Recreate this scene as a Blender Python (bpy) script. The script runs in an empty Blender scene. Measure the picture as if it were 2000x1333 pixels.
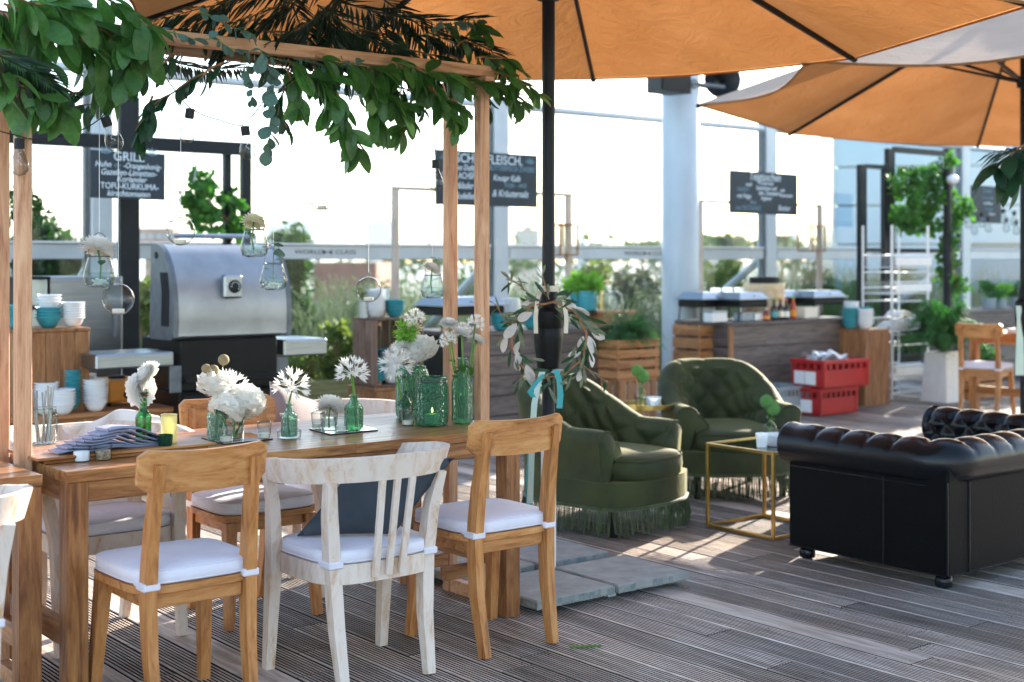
import bpy, math, random
import numpy as np
from mathutils import Vector, Matrix, Euler
R = math.radians
random.seed(7); NP = np.random.default_rng(7)
sc = bpy.context.scene; col = sc.collection
# ---------------------------------------------------------------- camera, sky, sun, exposure
# world X runs along the dining table, Y along the deck boards; the lens axis is turned 38.5 degrees from Y
FPX, HOR, CAMH, YAW = 2650.0, 508.0, 1.43, R(38.5)
CC, SS = math.cos(YAW), math.sin(YAW)
cd = bpy.data.cameras.new('camera'); cam = bpy.data.objects.new('camera', cd); col.objects.link(cam)
cam.location = (0, 0, CAMH); cam.rotation_euler = (R(90), 0, -YAW)
cd.sensor_width = 36; cd.lens = FPX / 2000 * 36; cd.shift_y = -(666.5 - HOR) / 2000
cd.clip_start = 0.05; cd.clip_end = 6000
cd.dof.use_dof = True; cd.dof.focus_distance = 5.0; cd.dof.aperture_fstop = 2.5
sc.camera = cam
SUN_EL, SUN_AZ = R(18.8), math.atan2(0.934, 0.356)      # azimuth clockwise from +Y
w = bpy.data.worlds.new('World'); sc.world = w; w.use_nodes = True
nt = w.node_tree; bg = nt.nodes['Background']
sky = nt.nodes.new('ShaderNodeTexSky'); sky.sky_type = 'NISHITA'; sky.sun_disc = False
sky.sun_elevation = SUN_EL; sky.sun_rotation = SUN_AZ; sky.air_density = 1.0; sky.dust_density = 0.9; sky.ozone_density = 1.0
nt.links.new(sky.outputs[0], bg.inputs[0]); bg.inputs[1].default_value = 0.15
sl = bpy.data.lights.new('sun', 'SUN'); sl.energy = 5.0; sl.angle = R(0.6); sl.color = (1.0, 0.90, 0.76)
so = bpy.data.objects.new('sun', sl); col.objects.link(so)
d = Vector((math.sin(SUN_AZ) * math.cos(SUN_EL), math.cos(SUN_AZ) * math.cos(SUN_EL), math.sin(SUN_EL)))
so.rotation_euler = d.to_track_quat('Z', 'Y').to_euler(); so.location = (20, 8, 12)
vs = sc.view_settings; vs.view_transform = 'Standard'; vs.look = 'None'; vs.gamma = 1; vs.exposure = 2.1; vs.use_curve_mapping = False
sc.render.engine = 'CYCLES'; cy = sc.cycles
cy.use_denoising = True
try: cy.denoiser = 'OPENIMAGEDENOISE'
except Exception: pass
cy.max_bounces = 8; cy.diffuse_bounces = 4; cy.glossy_bounces = 4; cy.transmission_bounces = 6; cy.transparent_max_bounces = 24
cy.caustics_reflective = False; cy.caustics_refractive = False; cy.sample_clamp_indirect = 6.0
# ---------------------------------------------------------------- pixel helpers (2000 px wide picture)
def G(x, y, z=0.0):
    Z = (CAMH - z) * FPX / (y - HOR); u = (x - 1000) / FPX
    return Vector((Z * (SS + CC * u), Z * (CC - SS * u), z))
def W(x, y, b):
    u = (x - 1000) / FPX; Z = b / (CC - SS * u)
    return Vector((Z * (SS + CC * u), b, CAMH + (HOR - y) * Z / FPX))
def D(x, y, Z):
    u = (x - 1000) / FPX
    return Vector((Z * (SS + CC * u), Z * (CC - SS * u), CAMH + (HOR - y) * Z / FPX))
# ---------------------------------------------------------------- materials
def lin(h):
    h = h.lstrip('#'); o = []
    for i in (0, 2, 4):
        c = int(h[i:i + 2], 16) / 255
        o.append(c / 12.92 if c < .04045 else ((c + .055) / 1.055) ** 2.4)
    return (*o, 1)
def C(c): return lin(c) if isinstance(c, str) else (*c[:3], 1)
def newmat(name):
    m = bpy.data.materials.new(name); m.use_nodes = True; n = m.node_tree
    for x in list(n.nodes): n.nodes.remove(x)
    return m, n, n.nodes.new('ShaderNodeOutputMaterial')
def coords(n, scale=(1, 1, 1), rand=True):
    tc = n.nodes.new('ShaderNodeTexCoord'); mp = n.nodes.new('ShaderNodeMapping'); mp.inputs['Scale'].default_value = scale
    n.links.new(tc.outputs['Object'], mp.inputs['Vector'])
    if rand:
        oi = n.nodes.new('ShaderNodeObjectInfo'); mu = n.nodes.new('ShaderNodeMath'); mu.operation = 'MULTIPLY'; mu.inputs[1].default_value = 37
        n.links.new(oi.outputs['Random'], mu.inputs[0]); n.links.new(mu.outputs[0], mp.inputs['Location'])
    return mp.outputs[0]
def noise(n, vec, scale, detail=3, rough=.55, dist=0):
    t = n.nodes.new('ShaderNodeTexNoise'); t.inputs['Scale'].default_value = scale; t.inputs['Detail'].default_value = detail
    t.inputs['Roughness'].default_value = rough; t.inputs['Distortion'].default_value = dist
    n.links.new(vec, t.inputs['Vector']); return t.outputs['Fac']
def ramp(n, fac, stops):
    r = n.nodes.new('ShaderNodeValToRGB'); e = r.color_ramp.elements
    e[0].position, e[0].color = stops[0][0], C(stops[0][1]); e[1].position, e[1].color = stops[-1][0], C(stops[-1][1])
    for p, c in stops[1:-1]:
        q = e.new(p); q.color = C(c)
    n.links.new(fac, r.inputs[0]); return r.outputs[0]
def vary(n, colr, amt):
    oi = n.nodes.new('ShaderNodeObjectInfo'); mr = n.nodes.new('ShaderNodeMapRange'); mr.inputs['To Min'].default_value = 1 - amt; mr.inputs['To Max'].default_value = 1 + amt
    n.links.new(oi.outputs['Random'], mr.inputs[0]); hs = n.nodes.new('ShaderNodeHueSaturation')
    n.links.new(mr.outputs[0], hs.inputs['Value']); n.links.new(colr, hs.inputs['Color']); return hs.outputs[0]
def bumpn(n, fac, strength, dist):
    b = n.nodes.new('ShaderNodeBump'); b.inputs['Strength'].default_value = strength; b.inputs['Distance'].default_value = dist
    n.links.new(fac, b.inputs['Height']); return b.outputs[0]
def prin(n, out, rough=.5, metal=0, coat=0, sheen=0, spec=.5):
    p = n.nodes.new('ShaderNodeBsdfPrincipled'); p.inputs['Roughness'].default_value = rough; p.inputs['Metallic'].default_value = metal
    p.inputs['Coat Weight'].default_value = coat; p.inputs['Sheen Weight'].default_value = sheen; p.inputs['Specular IOR Level'].default_value = spec
    if out: n.links.new(p.outputs[0], out.inputs['Surface'])
    return p
def plain(name, c1, c2=None, rough=.5, metal=0, scale=12, bump=0, bscale=None, bd=.002, coat=0, sheen=0, var=0, stretch=(1, 1, 1), spec=.5, stint=None):
    m, n, o = newmat(name); p = prin(n, o, rough, metal, coat, sheen, spec)
    v = coords(n, stretch); f = noise(n, v, scale, 4)
    c = ramp(n, f, [(.3, c1), (.7, c2 or c1)])
    if var: c = vary(n, c, var)
    n.links.new(c, p.inputs['Base Color'])
    if bump: n.links.new(bumpn(n, noise(n, v, bscale or scale * 4, 3), bump, bd), p.inputs['Normal'])
    if sheen: p.inputs['Sheen Roughness'].default_value = .35
    if stint: p.inputs['Sheen Tint'].default_value = C(stint)
    return m
def wood(name, dark, mid, light, axis='x', rough=.5, var=.12, grain=9.0, bump=.25, coat=0, knots=False):
    m, n, o = newmat(name); p = prin(n, o, rough, 0, coat)
    s = {'x': (.9, grain, grain), 'y': (grain, .9, grain), 'z': (grain, grain, .9)}[axis]
    v = coords(n, s); f = noise(n, v, 3.2, 6, .62, 1.1); f2 = noise(n, v, 14, 3, .6, .3)
    mx = n.nodes.new('ShaderNodeMath'); mx.operation = 'MULTIPLY_ADD'; mx.inputs[1].default_value = .35
    n.links.new(f2, mx.inputs[0]); n.links.new(f, mx.inputs[2])
    c = ramp(n, mx.outputs[0], [(.45, dark), (.62, mid), (.85, light)])
    c = vary(n, c, var); n.links.new(c, p.inputs['Base Color'])
    n.links.new(bumpn(n, mx.outputs[0], bump, .002), p.inputs['Normal'])
    return m
def leafm(name, c1, c2, trans=.35, rough=.45, var=.2, tc=None):
    m, n, o = newmat(name); p = prin(n, None, rough)
    f = noise(n, coords(n), 9, 2); c = vary(n, ramp(n, f, [(.3, c1), (.7, c2)]), var); n.links.new(c, p.inputs['Base Color'])
    t = n.nodes.new('ShaderNodeBsdfTranslucent'); t.inputs[0].default_value = C(tc or c2)
    x = n.nodes.new('ShaderNodeMixShader'); x.inputs[0].default_value = trans
    n.links.new(p.outputs[0], x.inputs[1]); n.links.new(t.outputs[0], x.inputs[2]); n.links.new(x.outputs[0], o.inputs['Surface']); return m
def canvas(name, c1, c2, trans=.4):
    m, n, o = newmat(name); v = coords(n, (1, 1, 1), False)
    c = ramp(n, noise(n, v, 2.5, 4), [(.3, c1), (.7, c2)])
    df = n.nodes.new('ShaderNodeBsdfDiffuse'); t = n.nodes.new('ShaderNodeBsdfTranslucent'); n.links.new(c, df.inputs[0]); n.links.new(c, t.inputs[0])
    b = bumpn(n, noise(n, v, 7, 5, .6, 2.0), .6, .035); n.links.new(b, df.inputs['Normal']); n.links.new(b, t.inputs['Normal'])
    x = n.nodes.new('ShaderNodeMixShader'); x.inputs[0].default_value = trans
    n.links.new(df.outputs[0], x.inputs[1]); n.links.new(t.outputs[0], x.inputs[2]); n.links.new(x.outputs[0], o.inputs['Surface']); return m
def glassm(name, tint, rough=.03, ior=1.5, bump=0, bscale=60, milky=0, pattern=None):
    m, n, o = newmat(name)
    tr = n.nodes.new('ShaderNodeBsdfTransparent'); t0 = C(tint); t1 = tuple(c ** (1 if 'pane' in name else 4) * (1 if 'pane' in name else .3) for c in t0[:3])
    lw = n.nodes.new('ShaderNodeLayerWeight'); p3 = n.nodes.new('ShaderNodeMath'); p3.operation = 'POWER'; p3.inputs[1].default_value = 2.2; n.links.new(lw.outputs['Facing'], p3.inputs[0])
    mc = n.nodes.new('ShaderNodeMix'); mc.data_type = 'RGBA'; mc.inputs[6].default_value = t0; mc.inputs[7].default_value = (*t1, 1); n.links.new(p3.outputs[0], mc.inputs[0])
    if pattern == 'cells':
        vt = n.nodes.new('ShaderNodeTexVoronoi'); vt.inputs['Scale'].default_value = bscale; n.links.new(coords(n, (1, 1, 1)), vt.inputs['Vector'])
        dk = n.nodes.new('ShaderNodeMix'); dk.data_type = 'RGBA'; n.links.new(mc.outputs[2], dk.inputs[6]); dk.inputs[7].default_value = tuple(c * .62 for c in t0[:3]) + (1,)
        mr = n.nodes.new('ShaderNodeMapRange'); mr.inputs['From Min'].default_value = .15; mr.inputs['From Max'].default_value = .65; n.links.new(vt.outputs['Distance'], mr.inputs[0]); n.links.new(mr.outputs[0], dk.inputs[0]); n.links.new(dk.outputs[2], tr.inputs[0])
    else: n.links.new(mc.outputs[2], tr.inputs[0])
    g = n.nodes.new('ShaderNodeBsdfGlossy'); g.inputs['Roughness'].default_value = rough
    fr = n.nodes.new('ShaderNodeLayerWeight'); fr.inputs[0].default_value = .5
    pw = n.nodes.new('ShaderNodeMath'); pw.operation = 'POWER'; pw.inputs[1].default_value = 4; n.links.new(fr.outputs['Facing'], pw.inputs[0])
    f0 = ((ior - 1) / (ior + 1)) ** 2; ma = n.nodes.new('ShaderNodeMath'); ma.operation = 'MULTIPLY_ADD'; ma.inputs[1].default_value = 1 - f0; ma.inputs[2].default_value = f0; n.links.new(pw.outputs[0], ma.inputs[0])
    x = n.nodes.new('ShaderNodeMixShader'); n.links.new(ma.outputs[0], x.inputs[0]); n.links.new(tr.outputs[0], x.inputs[1]); n.links.new(g.outputs[0], x.inputs[2])
    last = x.outputs[0]
    if bump:
        v = coords(n)
        if pattern == 'cells':
            t = n.nodes.new('ShaderNodeTexVoronoi'); t.inputs['Scale'].default_value = bscale; n.links.new(v, t.inputs['Vector']); f = t.outputs['Distance']
        else: f = noise(n, v, bscale, 2)
        b = bumpn(n, f, bump, .01); n.links.new(b, g.inputs['Normal']); n.links.new(b, fr.inputs['Normal'])
    if milky:
        df = n.nodes.new('ShaderNodeBsdfTranslucent'); df.inputs[0].default_value = C(tint)
        d2 = n.nodes.new('ShaderNodeBsdfDiffuse'); d2.inputs[0].default_value = C(tint)
        a = n.nodes.new('ShaderNodeAddShader'); n.links.new(df.outputs[0], a.inputs[0]); n.links.new(d2.outputs[0], a.inputs[1])
        x2 = n.nodes.new('ShaderNodeMixShader'); x2.inputs[0].default_value = milky
        n.links.new(last, x2.inputs[1]); n.links.new(a.outputs[0], x2.inputs[2]); last = x2.outputs[0]
    n.links.new(last, o.inputs['Surface']); return m
def whitewash():
    m, n, o = newmat('whitewashed wood'); p = prin(n, o, .6)
    v = coords(n, (9, 9, 3)); f = noise(n, v, 2.6, 7, .7, .5)
    c = ramp(n, f, [(.30, '#b98d63'), (.42, '#d0b7a2'), (.52, '#d9c8bb'), (.8, '#dfd1c6')]); n.links.new(c, p.inputs['Base Color'])
    n.links.new(bumpn(n, f, .2, .002), p.inputs['Normal']); return m
def deckmat(name, dark, mid, light):
    m, n, o = newmat(name); p = prin(n, o, .62)
    tc = n.nodes.new('ShaderNodeTexCoord'); oi = n.nodes.new('ShaderNodeObjectInfo'); ge = n.nodes.new('ShaderNodeNewGeometry')
    mp = n.nodes.new('ShaderNodeMapping'); mp.inputs['Scale'].default_value = (9, .8, 9); n.links.new(ge.outputs['Position'], mp.inputs[0])
    f = noise(n, mp.outputs[0], 3, 6, .65, .8)
    c = ramp(n, f, [(.3, dark), (.52, mid), (.75, light)])
    f3 = noise(n, ge.outputs['Position'], 1.1, 4)
    hs = n.nodes.new('ShaderNodeHueSaturation'); mr = n.nodes.new('ShaderNodeMapRange'); mr.inputs['To Min'].default_value = .55; mr.inputs['To Max'].default_value = 1.45
    n.links.new(oi.outputs['Random'], mr.inputs[0]); n.links.new(mr.outputs[0], hs.inputs['Value'])
    ms = n.nodes.new('ShaderNodeMapRange'); ms.inputs['From Min'].default_value = .3; ms.inputs['From Max'].default_value = .7; ms.inputs['To Min'].default_value = .45; ms.inputs['To Max'].default_value = 1.5
    n.links.new(f3, ms.inputs[0]); n.links.new(ms.outputs[0], hs.inputs['Saturation']); n.links.new(c, hs.inputs['Color'])
    n.links.new(hs.outputs[0], p.inputs['Base Color']); n.links.new(bumpn(n, f, .3, .002), p.inputs['Normal'])
    mr2 = n.nodes.new('ShaderNodeMapRange'); mr2.inputs['To Min'].default_value = .45; mr2.inputs['To Max'].default_value = .7; n.links.new(f3, mr2.inputs[0]); n.links.new(mr2.outputs[0], p.inputs['Roughness'])
    return m
MT = dict(
 deck=deckmat('weathered deck boards', '#786a61', '#ad9e92', '#d0c4b8'), deckgap=plain('painted groove shade', '#1d1613', '#2b221d', .9, scale=9),  # deckgap: shade of grooves and board gaps put into a dark colour
 teak_x=wood('teak along x', '#532c11', '#8a5527', '#b57f4a', 'x', .38, .16, coat=.1), teak_z=wood('teak upright', '#4f2a10', '#855126', '#ab7744', 'z', .42, .1),
 teak_y=wood('teak along y', '#532c11', '#8a5527', '#b57f4a', 'y', .4, .12),
 chair_z=wood('oiled chair timber', '#774420', '#ab6e38', '#c78d55', 'z', .42, .08, 7), chair_x=wood('oiled chair rail', '#7c4a22', '#b1743c', '#ca925a', 'x', .42, .06, 7),
 lath_z=wood('larch lath upright', '#93603f', '#bd8a66', '#d3a680', 'z', .6, .1), lath_x=wood('larch lath', '#8a5836', '#b98660', '#d0a27c', 'x', .6, .1),
 pale_z=wood('pale lath', '#9c8878', '#b7a596', '#cbbcae', 'z', .6, .06),
 grey_x=wood('smoked grey board', '#3a3230', '#584d49', '#746862', 'x', .6, .2), grey_y=wood('smoked grey board end', '#3a3230', '#524743', '#6b5f59', 'y', .6, .2),
 box_z=wood('reclaimed board upright', '#553417', '#85552c', '#a8764a', 'z', .6, .14), crate_x=wood('fruit crate slat', '#6d4322', '#a06a3c', '#c08a58', 'x', .65, .18),
 crate_y=wood('fruit crate slat end', '#6d4322', '#a06a3c', '#c08a58', 'y', .65, .18), crate_z=wood('fruit crate upright', '#5d3c22', '#8a5d38', '#a97a50', 'z', .65, .18),
 dark_z=wood('old dark crate slat', '#36241a', '#5a4031', '#775a47', 'z', .65, .2), dark_y=wood('old dark crate slat side', '#4a3427', '#735644', '#907161', 'z', .65, .15),
 planter_x=wood('green stained planter board', '#5c5a30', '#84804c', '#9d9868', 'x', .7, .1),
 wash=whitewash(),
 cushion=plain('white cushion cotton', '#d5d0da', '#e0dce4', .8, scale=6, bump=.45, bscale=16, bd=.01, sheen=.2),
 cushion_w=plain('white linen', '#ded9d4', '#ece8e3', .85, scale=5, bump=.4, bscale=30, bd=.006, sheen=.3),
 slate=plain('slate grey cotton', '#323a43', '#3e4851', .9, scale=8, bump=.3, bscale=200, bd=.001), greycush=plain('taupe grey cotton', '#7d7478', '#91888c', .9, scale=8, bump=.3, bscale=200, bd=.001),
 napkin=plain('blue grey linen', '#8288a0', '#9498ac', .85, scale=9, bump=.3, bscale=220, bd=.001),
 velvet=plain('green velvet', '#1f280f', '#3a421b', .8, scale=5, bump=.4, bscale=30, bd=.004, sheen=.32, stint='#b7b06a'), fringe=plain('green cord', '#1e2a14', '#4a5a2c', .8, scale=30, sheen=.5),
 leather=plain('black leather', '#03070b', '#050c13', .27, scale=9, bump=.2, bscale=130, bd=.002, spec=.3), leatherp=plain('black leather panel', '#030405', '#05070a', .5, scale=9, bump=.3, bscale=60, bd=.003, spec=.08), maroon=plain('maroon cloth', '#4a1a1e', '#5c2226', .8),
 gold=plain('brushed brass', '#cba75a', '#dcbd78', .28, 1, scale=30), black=plain('black steel', '#080b0d', '#0e1215', .5, 0, scale=20, bump=.1, spec=.2), blackp=plain('black plastic', '#070809', '#0d0f10', .45, scale=20, spec=.2),
 navy=plain('blue black powder coat', '#0d141a', '#131b22', .45, scale=15, spec=.25), steel=plain('brushed steel', '#8d9398', '#aab0b4', .3, 1, scale=5, bump=.2, bscale=20, stretch=(1, 40, 40)),
 hood=plain('silver grill hood', '#8f9295', '#a2a5a8', .4, .75, scale=6, bump=.05, bscale=60), gunmetal=plain('grey cast side', '#596066', '#6b7278', .42, .5, scale=20),
 alu=plain('pale grey painted steel', '#b6bec4', '#c3cace', .42, .2, scale=6), column=plain('pale blue painted column', '#aab6be', '#b6c1c8', .4, 0, scale=3, coat=.2),
 whitep=plain('white paint', '#dfe0e0', '#ecebe9', .45, scale=10), wirew=plain('white wire', '#dcdedf', '#e8e8e8', .4), china=plain('white china', '#e2e4e6', '#edeeee', .18, scale=3, coat=.3), teal=plain('teal glaze', '#2b8793', '#4aa5ae', .25, scale=9, coat=.3),
 red=plain('red crate plastic', '#9e0f14', '#b8161a', .35, scale=6), greyp=plain('grey crate plastic', '#8a979f', '#99a5ac', .45, scale=6), orange=plain('orange enamel', '#d8830c', '#e8930f', .35, scale=8),
 concrete=plain('concrete slab', '#81827e', '#9a9a95', .85, scale=14, bump=.5, bscale=90, bd=.004), slabside=plain('rough slab edge', '#6d7572', '#8b928f', .9, scale=40, bump=1, bscale=70, bd=.008),
 board=plain('chalkboard', '#17262f', '#1e303a', .6, scale=8), chalk=plain('chalk', '#c3d4da', '#dbe6ea', .9, scale=60), chalk2=plain('faint chalk', '#5f7f8c', '#7d9aa5', .9, scale=60), print=plain('dark print', '#333a42', '#3b434b', .6),
 canvas=canvas('orange parasol cloth', '#a5784c', '#b08458', .5), ctop=canvas('pale parasol top', '#ecd8c2', '#f2e2cf', .55), canvas2=canvas('terracotta parasol cloth', '#a97c52', '#b4885e', .5),
 leaf=leafm('broad leaf green', '#345f26', '#52853a', .45, .36, .35), leafd=leafm('dark leaf green', '#17391f', '#24502c', .3, .4), leafl=leafm('light leaf', '#5f8f4c', '#82a862', .4, .42),
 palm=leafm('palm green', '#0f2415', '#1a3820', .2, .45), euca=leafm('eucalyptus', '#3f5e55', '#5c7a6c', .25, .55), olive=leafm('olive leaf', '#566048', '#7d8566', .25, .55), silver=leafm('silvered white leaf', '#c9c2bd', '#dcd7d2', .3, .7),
 ivy=leafm('ivy green', '#2b5a1c', '#4c8a2b', .4, .5), fern=leafm('fern green', '#22551f', '#3a7a2c', .4, .55), hedge=leafm('hedge green', '#23431d', '#3b6429', .3, .6), shrub=leafm('shrub green', '#55702f', '#88993f', .35, .6),
 lavender=leafm('lavender haze', '#566848', '#7a8763', .22, .8), grassm=leafm('reed green', '#3f6029', '#5d7d3a', .25, .7), basil=leafm('basil green', '#5d9a2a', '#86bd3c', .45, .5), treeg=leafm('far tree', '#3d5a35', '#5a7746', .2, .8),
 petal=leafm('white petal', '#e8e6dd', '#f1efea', .45, .6, .04), petaly=leafm('cream petal', '#e3dfb9', '#efecd2', .45, .6, .04), stem=leafm('stem green', '#4d7a2c', '#6d963c', .2, .5), poppy=plain('dry seed pod', '#6d5c3c', '#a3906a', .8, scale=60, bump=.5, bscale=90),
 pom=plain('green pompom', '#4fae28', '#79c93f', .9, scale=80, bump=1, bscale=160, bd=.01, sheen=.5),
 glass=glassm('clear glass', '#f4f8f8'), pane=glassm('window pane', '#f2f7f8', .02, 1.3), bulb=glassm('bulb glass', '#eef1f0', .05), ribg=glassm('ribbed glass', '#eef3f2', .06, 1.5, .6, 50),
 ggreen=glassm('green bottle glass', '#86d890', .04, 1.5, .2, 30), gaqua=glassm('pale green pressed glass', '#bfe6d2', .06, 1.55, 1, 110, .08, 'cells'), gdeep=glassm('deep green pressed glass', '#5cb389', .06, 1.55, 1, 100, .1, 'cells'), gmid=glassm('mid green pressed glass', '#93d3a6', .06, 1.55, 1, 120, .1, 'cells'),
 gdark=glassm('dark green glass', '#0e5a40', .05, 1.5, .3, 60, .25), gamber=glassm('gilded glass', '#e3dca2', .1, 1.55, 1, 130, .35, 'cells'), gyellow=glassm('yellow green glass', '#cfd25a', .05, 1.5, 1, 100, .2, 'cells'), frost=glassm('frosted glass', '#e9ecec', .2, 1.5, 0, 10, .45),
 water=glassm('water', '#eef6f4', .02, 1.33), pebble=plain('white pebbles', '#dfe0de', '#f0f0ee', .35, scale=60), wax=plain('candle wax', '#efe6d0', '#f4ecd9', .5), mirror=plain('mirror', '#e6ebec', '#eef1f2', .03, 1), thread=plain('white thread', '#e6e3de', '#f0ede8', .7), wire=plain('thin wire', '#6d6a66', '#7d7a75', .4, .8),
 spice=plain('mixed pepper', '#3b2a1e', '#b59a78', .8, scale=160, bump=1, bscale=200), salt=plain('salt', '#eceef2', '#f4f5f8', .8, scale=100, bump=.4), ribbon=plain('teal ribbon', '#2b8e92', '#3fa6a8', .5, scale=6), ribbonl=plain('pale ribbon', '#a9c9c8', '#cdd8c4', .55, scale=4), cream=plain('cream ribbon', '#cfc3ad', '#ddd3bf', .7),
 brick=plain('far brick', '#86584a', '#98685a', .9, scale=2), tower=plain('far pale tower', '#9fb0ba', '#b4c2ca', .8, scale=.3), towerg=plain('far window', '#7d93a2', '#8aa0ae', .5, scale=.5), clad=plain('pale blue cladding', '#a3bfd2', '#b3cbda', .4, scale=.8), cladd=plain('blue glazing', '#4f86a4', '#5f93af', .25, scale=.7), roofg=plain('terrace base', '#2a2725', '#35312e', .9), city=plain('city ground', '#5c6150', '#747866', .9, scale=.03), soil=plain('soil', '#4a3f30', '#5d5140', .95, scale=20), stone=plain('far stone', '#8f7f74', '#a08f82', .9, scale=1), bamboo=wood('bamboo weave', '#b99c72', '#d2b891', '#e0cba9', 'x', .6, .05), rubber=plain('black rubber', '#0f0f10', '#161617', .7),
)
# ---------------------------------------------------------------- mesh building
class MB:
    def __init__(s): s.v = []; s.f = []
    def add(s, vs, fs, M=None):
        o = len(s.v)
        s.v += [tuple(M @ Vector(p)) for p in vs] if M is not None else [tuple(p) for p in vs]
        s.f += [tuple(i + o for i in f) for f in fs]; return s
    def box(s, x0, x1, y0, y1, z0, z1, b=0, M=None):
        if x0 > x1: x0, x1 = x1, x0
        if y0 > y1: y0, y1 = y1, y0
        if z0 > z1: z0, z1 = z1, z0
        if not b:
            v = [(x, y, z) for z in (z0, z1) for y in (y0, y1) for x in (x0, x1)]
            return s.add(v, [(0, 2, 3, 1), (4, 5, 7, 6), (0, 1, 5, 4), (1, 3, 7, 5), (3, 2, 6, 7), (2, 0, 4, 6)], M)
        b = min(b, (x1 - x0) * .49, (y1 - y0) * .49, (z1 - z0) * .49)
        v = []; ix = {}
        for i, (X, sx) in enumerate(((x0, 1), (x1, -1))):
            for j, (Y, sy) in enumerate(((y0, 1), (y1, -1))):
                for k, (Z, sz) in enumerate(((z0, 1), (z1, -1))):
                    for a in range(3):
                        ix[i, j, k, a] = len(v)
                        v.append((X + (0 if a == 0 else sx * b), Y + (0 if a == 1 else sy * b), Z + (0 if a == 2 else sz * b)))
        f = []
        for i in (0, 1):
            q = [ix[i, 0, 0, 0], ix[i, 1, 0, 0], ix[i, 1, 1, 0], ix[i, 0, 1, 0]]; f.append(q if i else q[::-1])
            q = [ix[0, i, 0, 1], ix[0, i, 1, 1], ix[1, i, 1, 1], ix[1, i, 0, 1]]; f.append(q if i else q[::-1])
            q = [ix[0, 0, i, 2], ix[1, 0, i, 2], ix[1, 1, i, 2], ix[0, 1, i, 2]]; f.append(q if i else q[::-1])
        for p in (0, 1):
            for q in (0, 1):
                e = [ix[0, p, q, 1], ix[1, p, q, 1], ix[1, p, q, 2], ix[0, p, q, 2]]; f.append(e if p != q else e[::-1])
                e = [ix[p, 0, q, 0], ix[p, 1, q, 0], ix[p, 1, q, 2], ix[p, 0, q, 2]]; f.append(e if p == q else e[::-1])
                e = [ix[p, q, 0, 0], ix[p, q, 1, 0], ix[p, q, 1, 1], ix[p, q, 0, 1]]; f.append(e if p != q else e[::-1])
                for r in (0, 1):
                    t = [ix[p, q, r, 0], ix[p, q, r, 1], ix[p, q, r, 2]]; f.append(t if (p + q + r) % 2 else t[::-1])
        return s.add(v, f, M)
    def tube(s, path, r, n=8, cap=True, up=(0, 0, 1), sx=1.0, sy=1.0, square=False):
        P = [Vector(p) for p in path]; m = len(P); rs = r if isinstance(r, (list, tuple)) else [r] * m
        t0 = (P[1] - P[0]).normalized(); u = Vector(up)
        if abs(u.dot(t0)) > .95: u = Vector((1, 0, 0)) if abs(t0.x) < .9 else Vector((0, 1, 0))
        a = (u - t0 * u.dot(t0)).normalized(); vs = []; fs = []
        for i in range(m):
            t = (P[min(i + 1, m - 1)] - P[max(i - 1, 0)]).normalized(); a = (a - t * a.dot(t)).normalized(); b = t.cross(a)
            for k in range(n):
                an = 2 * math.pi * (k + (.5 if square else 0)) / n; q = rs[i] * (1.4142 if square else 1)
                vs.append(P[i] + a * math.cos(an) * q * sx + b * math.sin(an) * q * sy)
        for i in range(m - 1):
            for k in range(n):
                l = (k + 1) % n; fs.append((i * n + k, i * n + l, (i + 1) * n + l, (i + 1) * n + k))
        if cap: fs.append(tuple(range(n))[::-1]); fs.append(tuple(range((m - 1) * n, m * n)))
        return s.add(vs, fs)
    def lathe(s, prof, n=20, M=None, c=(0, 0, 0), capb=False, capt=False, rib=0, nr=0):
        vs = []; fs = []; m = len(prof)
        for r, z in prof:
            for k in range(n):
                an = 2 * math.pi * k / n; q = r * (1 + (rib * (1 if k % 2 else -1) if rib else 0))
                vs.append((c[0] + q * math.cos(an), c[1] + q * math.sin(an), c[2] + z))
        for i in range(m - 1):
            for k in range(n):
                l = (k + 1) % n; fs.append((i * n + k, i * n + l, (i + 1) * n + l, (i + 1) * n + k))
        if capb: fs.append(tuple(range(n))[::-1])
        if capt: fs.append(tuple(range((m - 1) * n, m * n)))
        return s.add(vs, fs, M)
    def grid(s, fn, nu, nv, cu=False, cv=False, M=None):
        vs = []; fs = []
        U = nu if cu else nu + 1; V = nv if cv else nv + 1
        for i in range(U):
            for j in range(V): vs.append(fn(i / nu, j / nv))
        for i in range(nu):
            for j in range(nv):
                a = i * V + j; b = ((i + 1) % U) * V + j; cc = ((i + 1) % U) * V + (j + 1) % V; dd = i * V + (j + 1) % V
                fs.append((a, b, cc, dd))
        return s.add(vs, fs, M)
    def ball(s, c, r, n=12, m=8, sz=1.0):
        return s.lathe([(max(r * math.sin(math.pi * i / m), 1e-4), -r * sz * math.cos(math.pi * i / m)) for i in range(m + 1)], n, None, c)
    def prism(s, pts, z0, z1, M=None):
        n = len(pts); v = [(x, y, z0) for x, y in pts] + [(x, y, z1) for x, y in pts]
        f = [tuple(range(n))[::-1], tuple(range(n, 2 * n))] + [(i, (i + 1) % n, n + (i + 1) % n, n + i) for i in range(n)]
        return s.add(v, f, M)
    def mesh(s, name, mat, smooth=True, ang=38):
        me = bpy.data.meshes.new(name); me.from_pydata(s.v, [], s.f); me.materials.append(mat if not isinstance(mat, str) else MT[mat])
        if smooth:
            me.polygons.foreach_set('use_smooth', [True] * len(me.polygons)); me.update(); me.set_sharp_from_angle(angle=R(ang))
        return me
    def build(s, name, mat, parent=None, smooth=True, ang=38, loc=None, rot=None):
        return link(name, s.mesh(name, mat, smooth, ang), parent, loc, rot)
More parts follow.
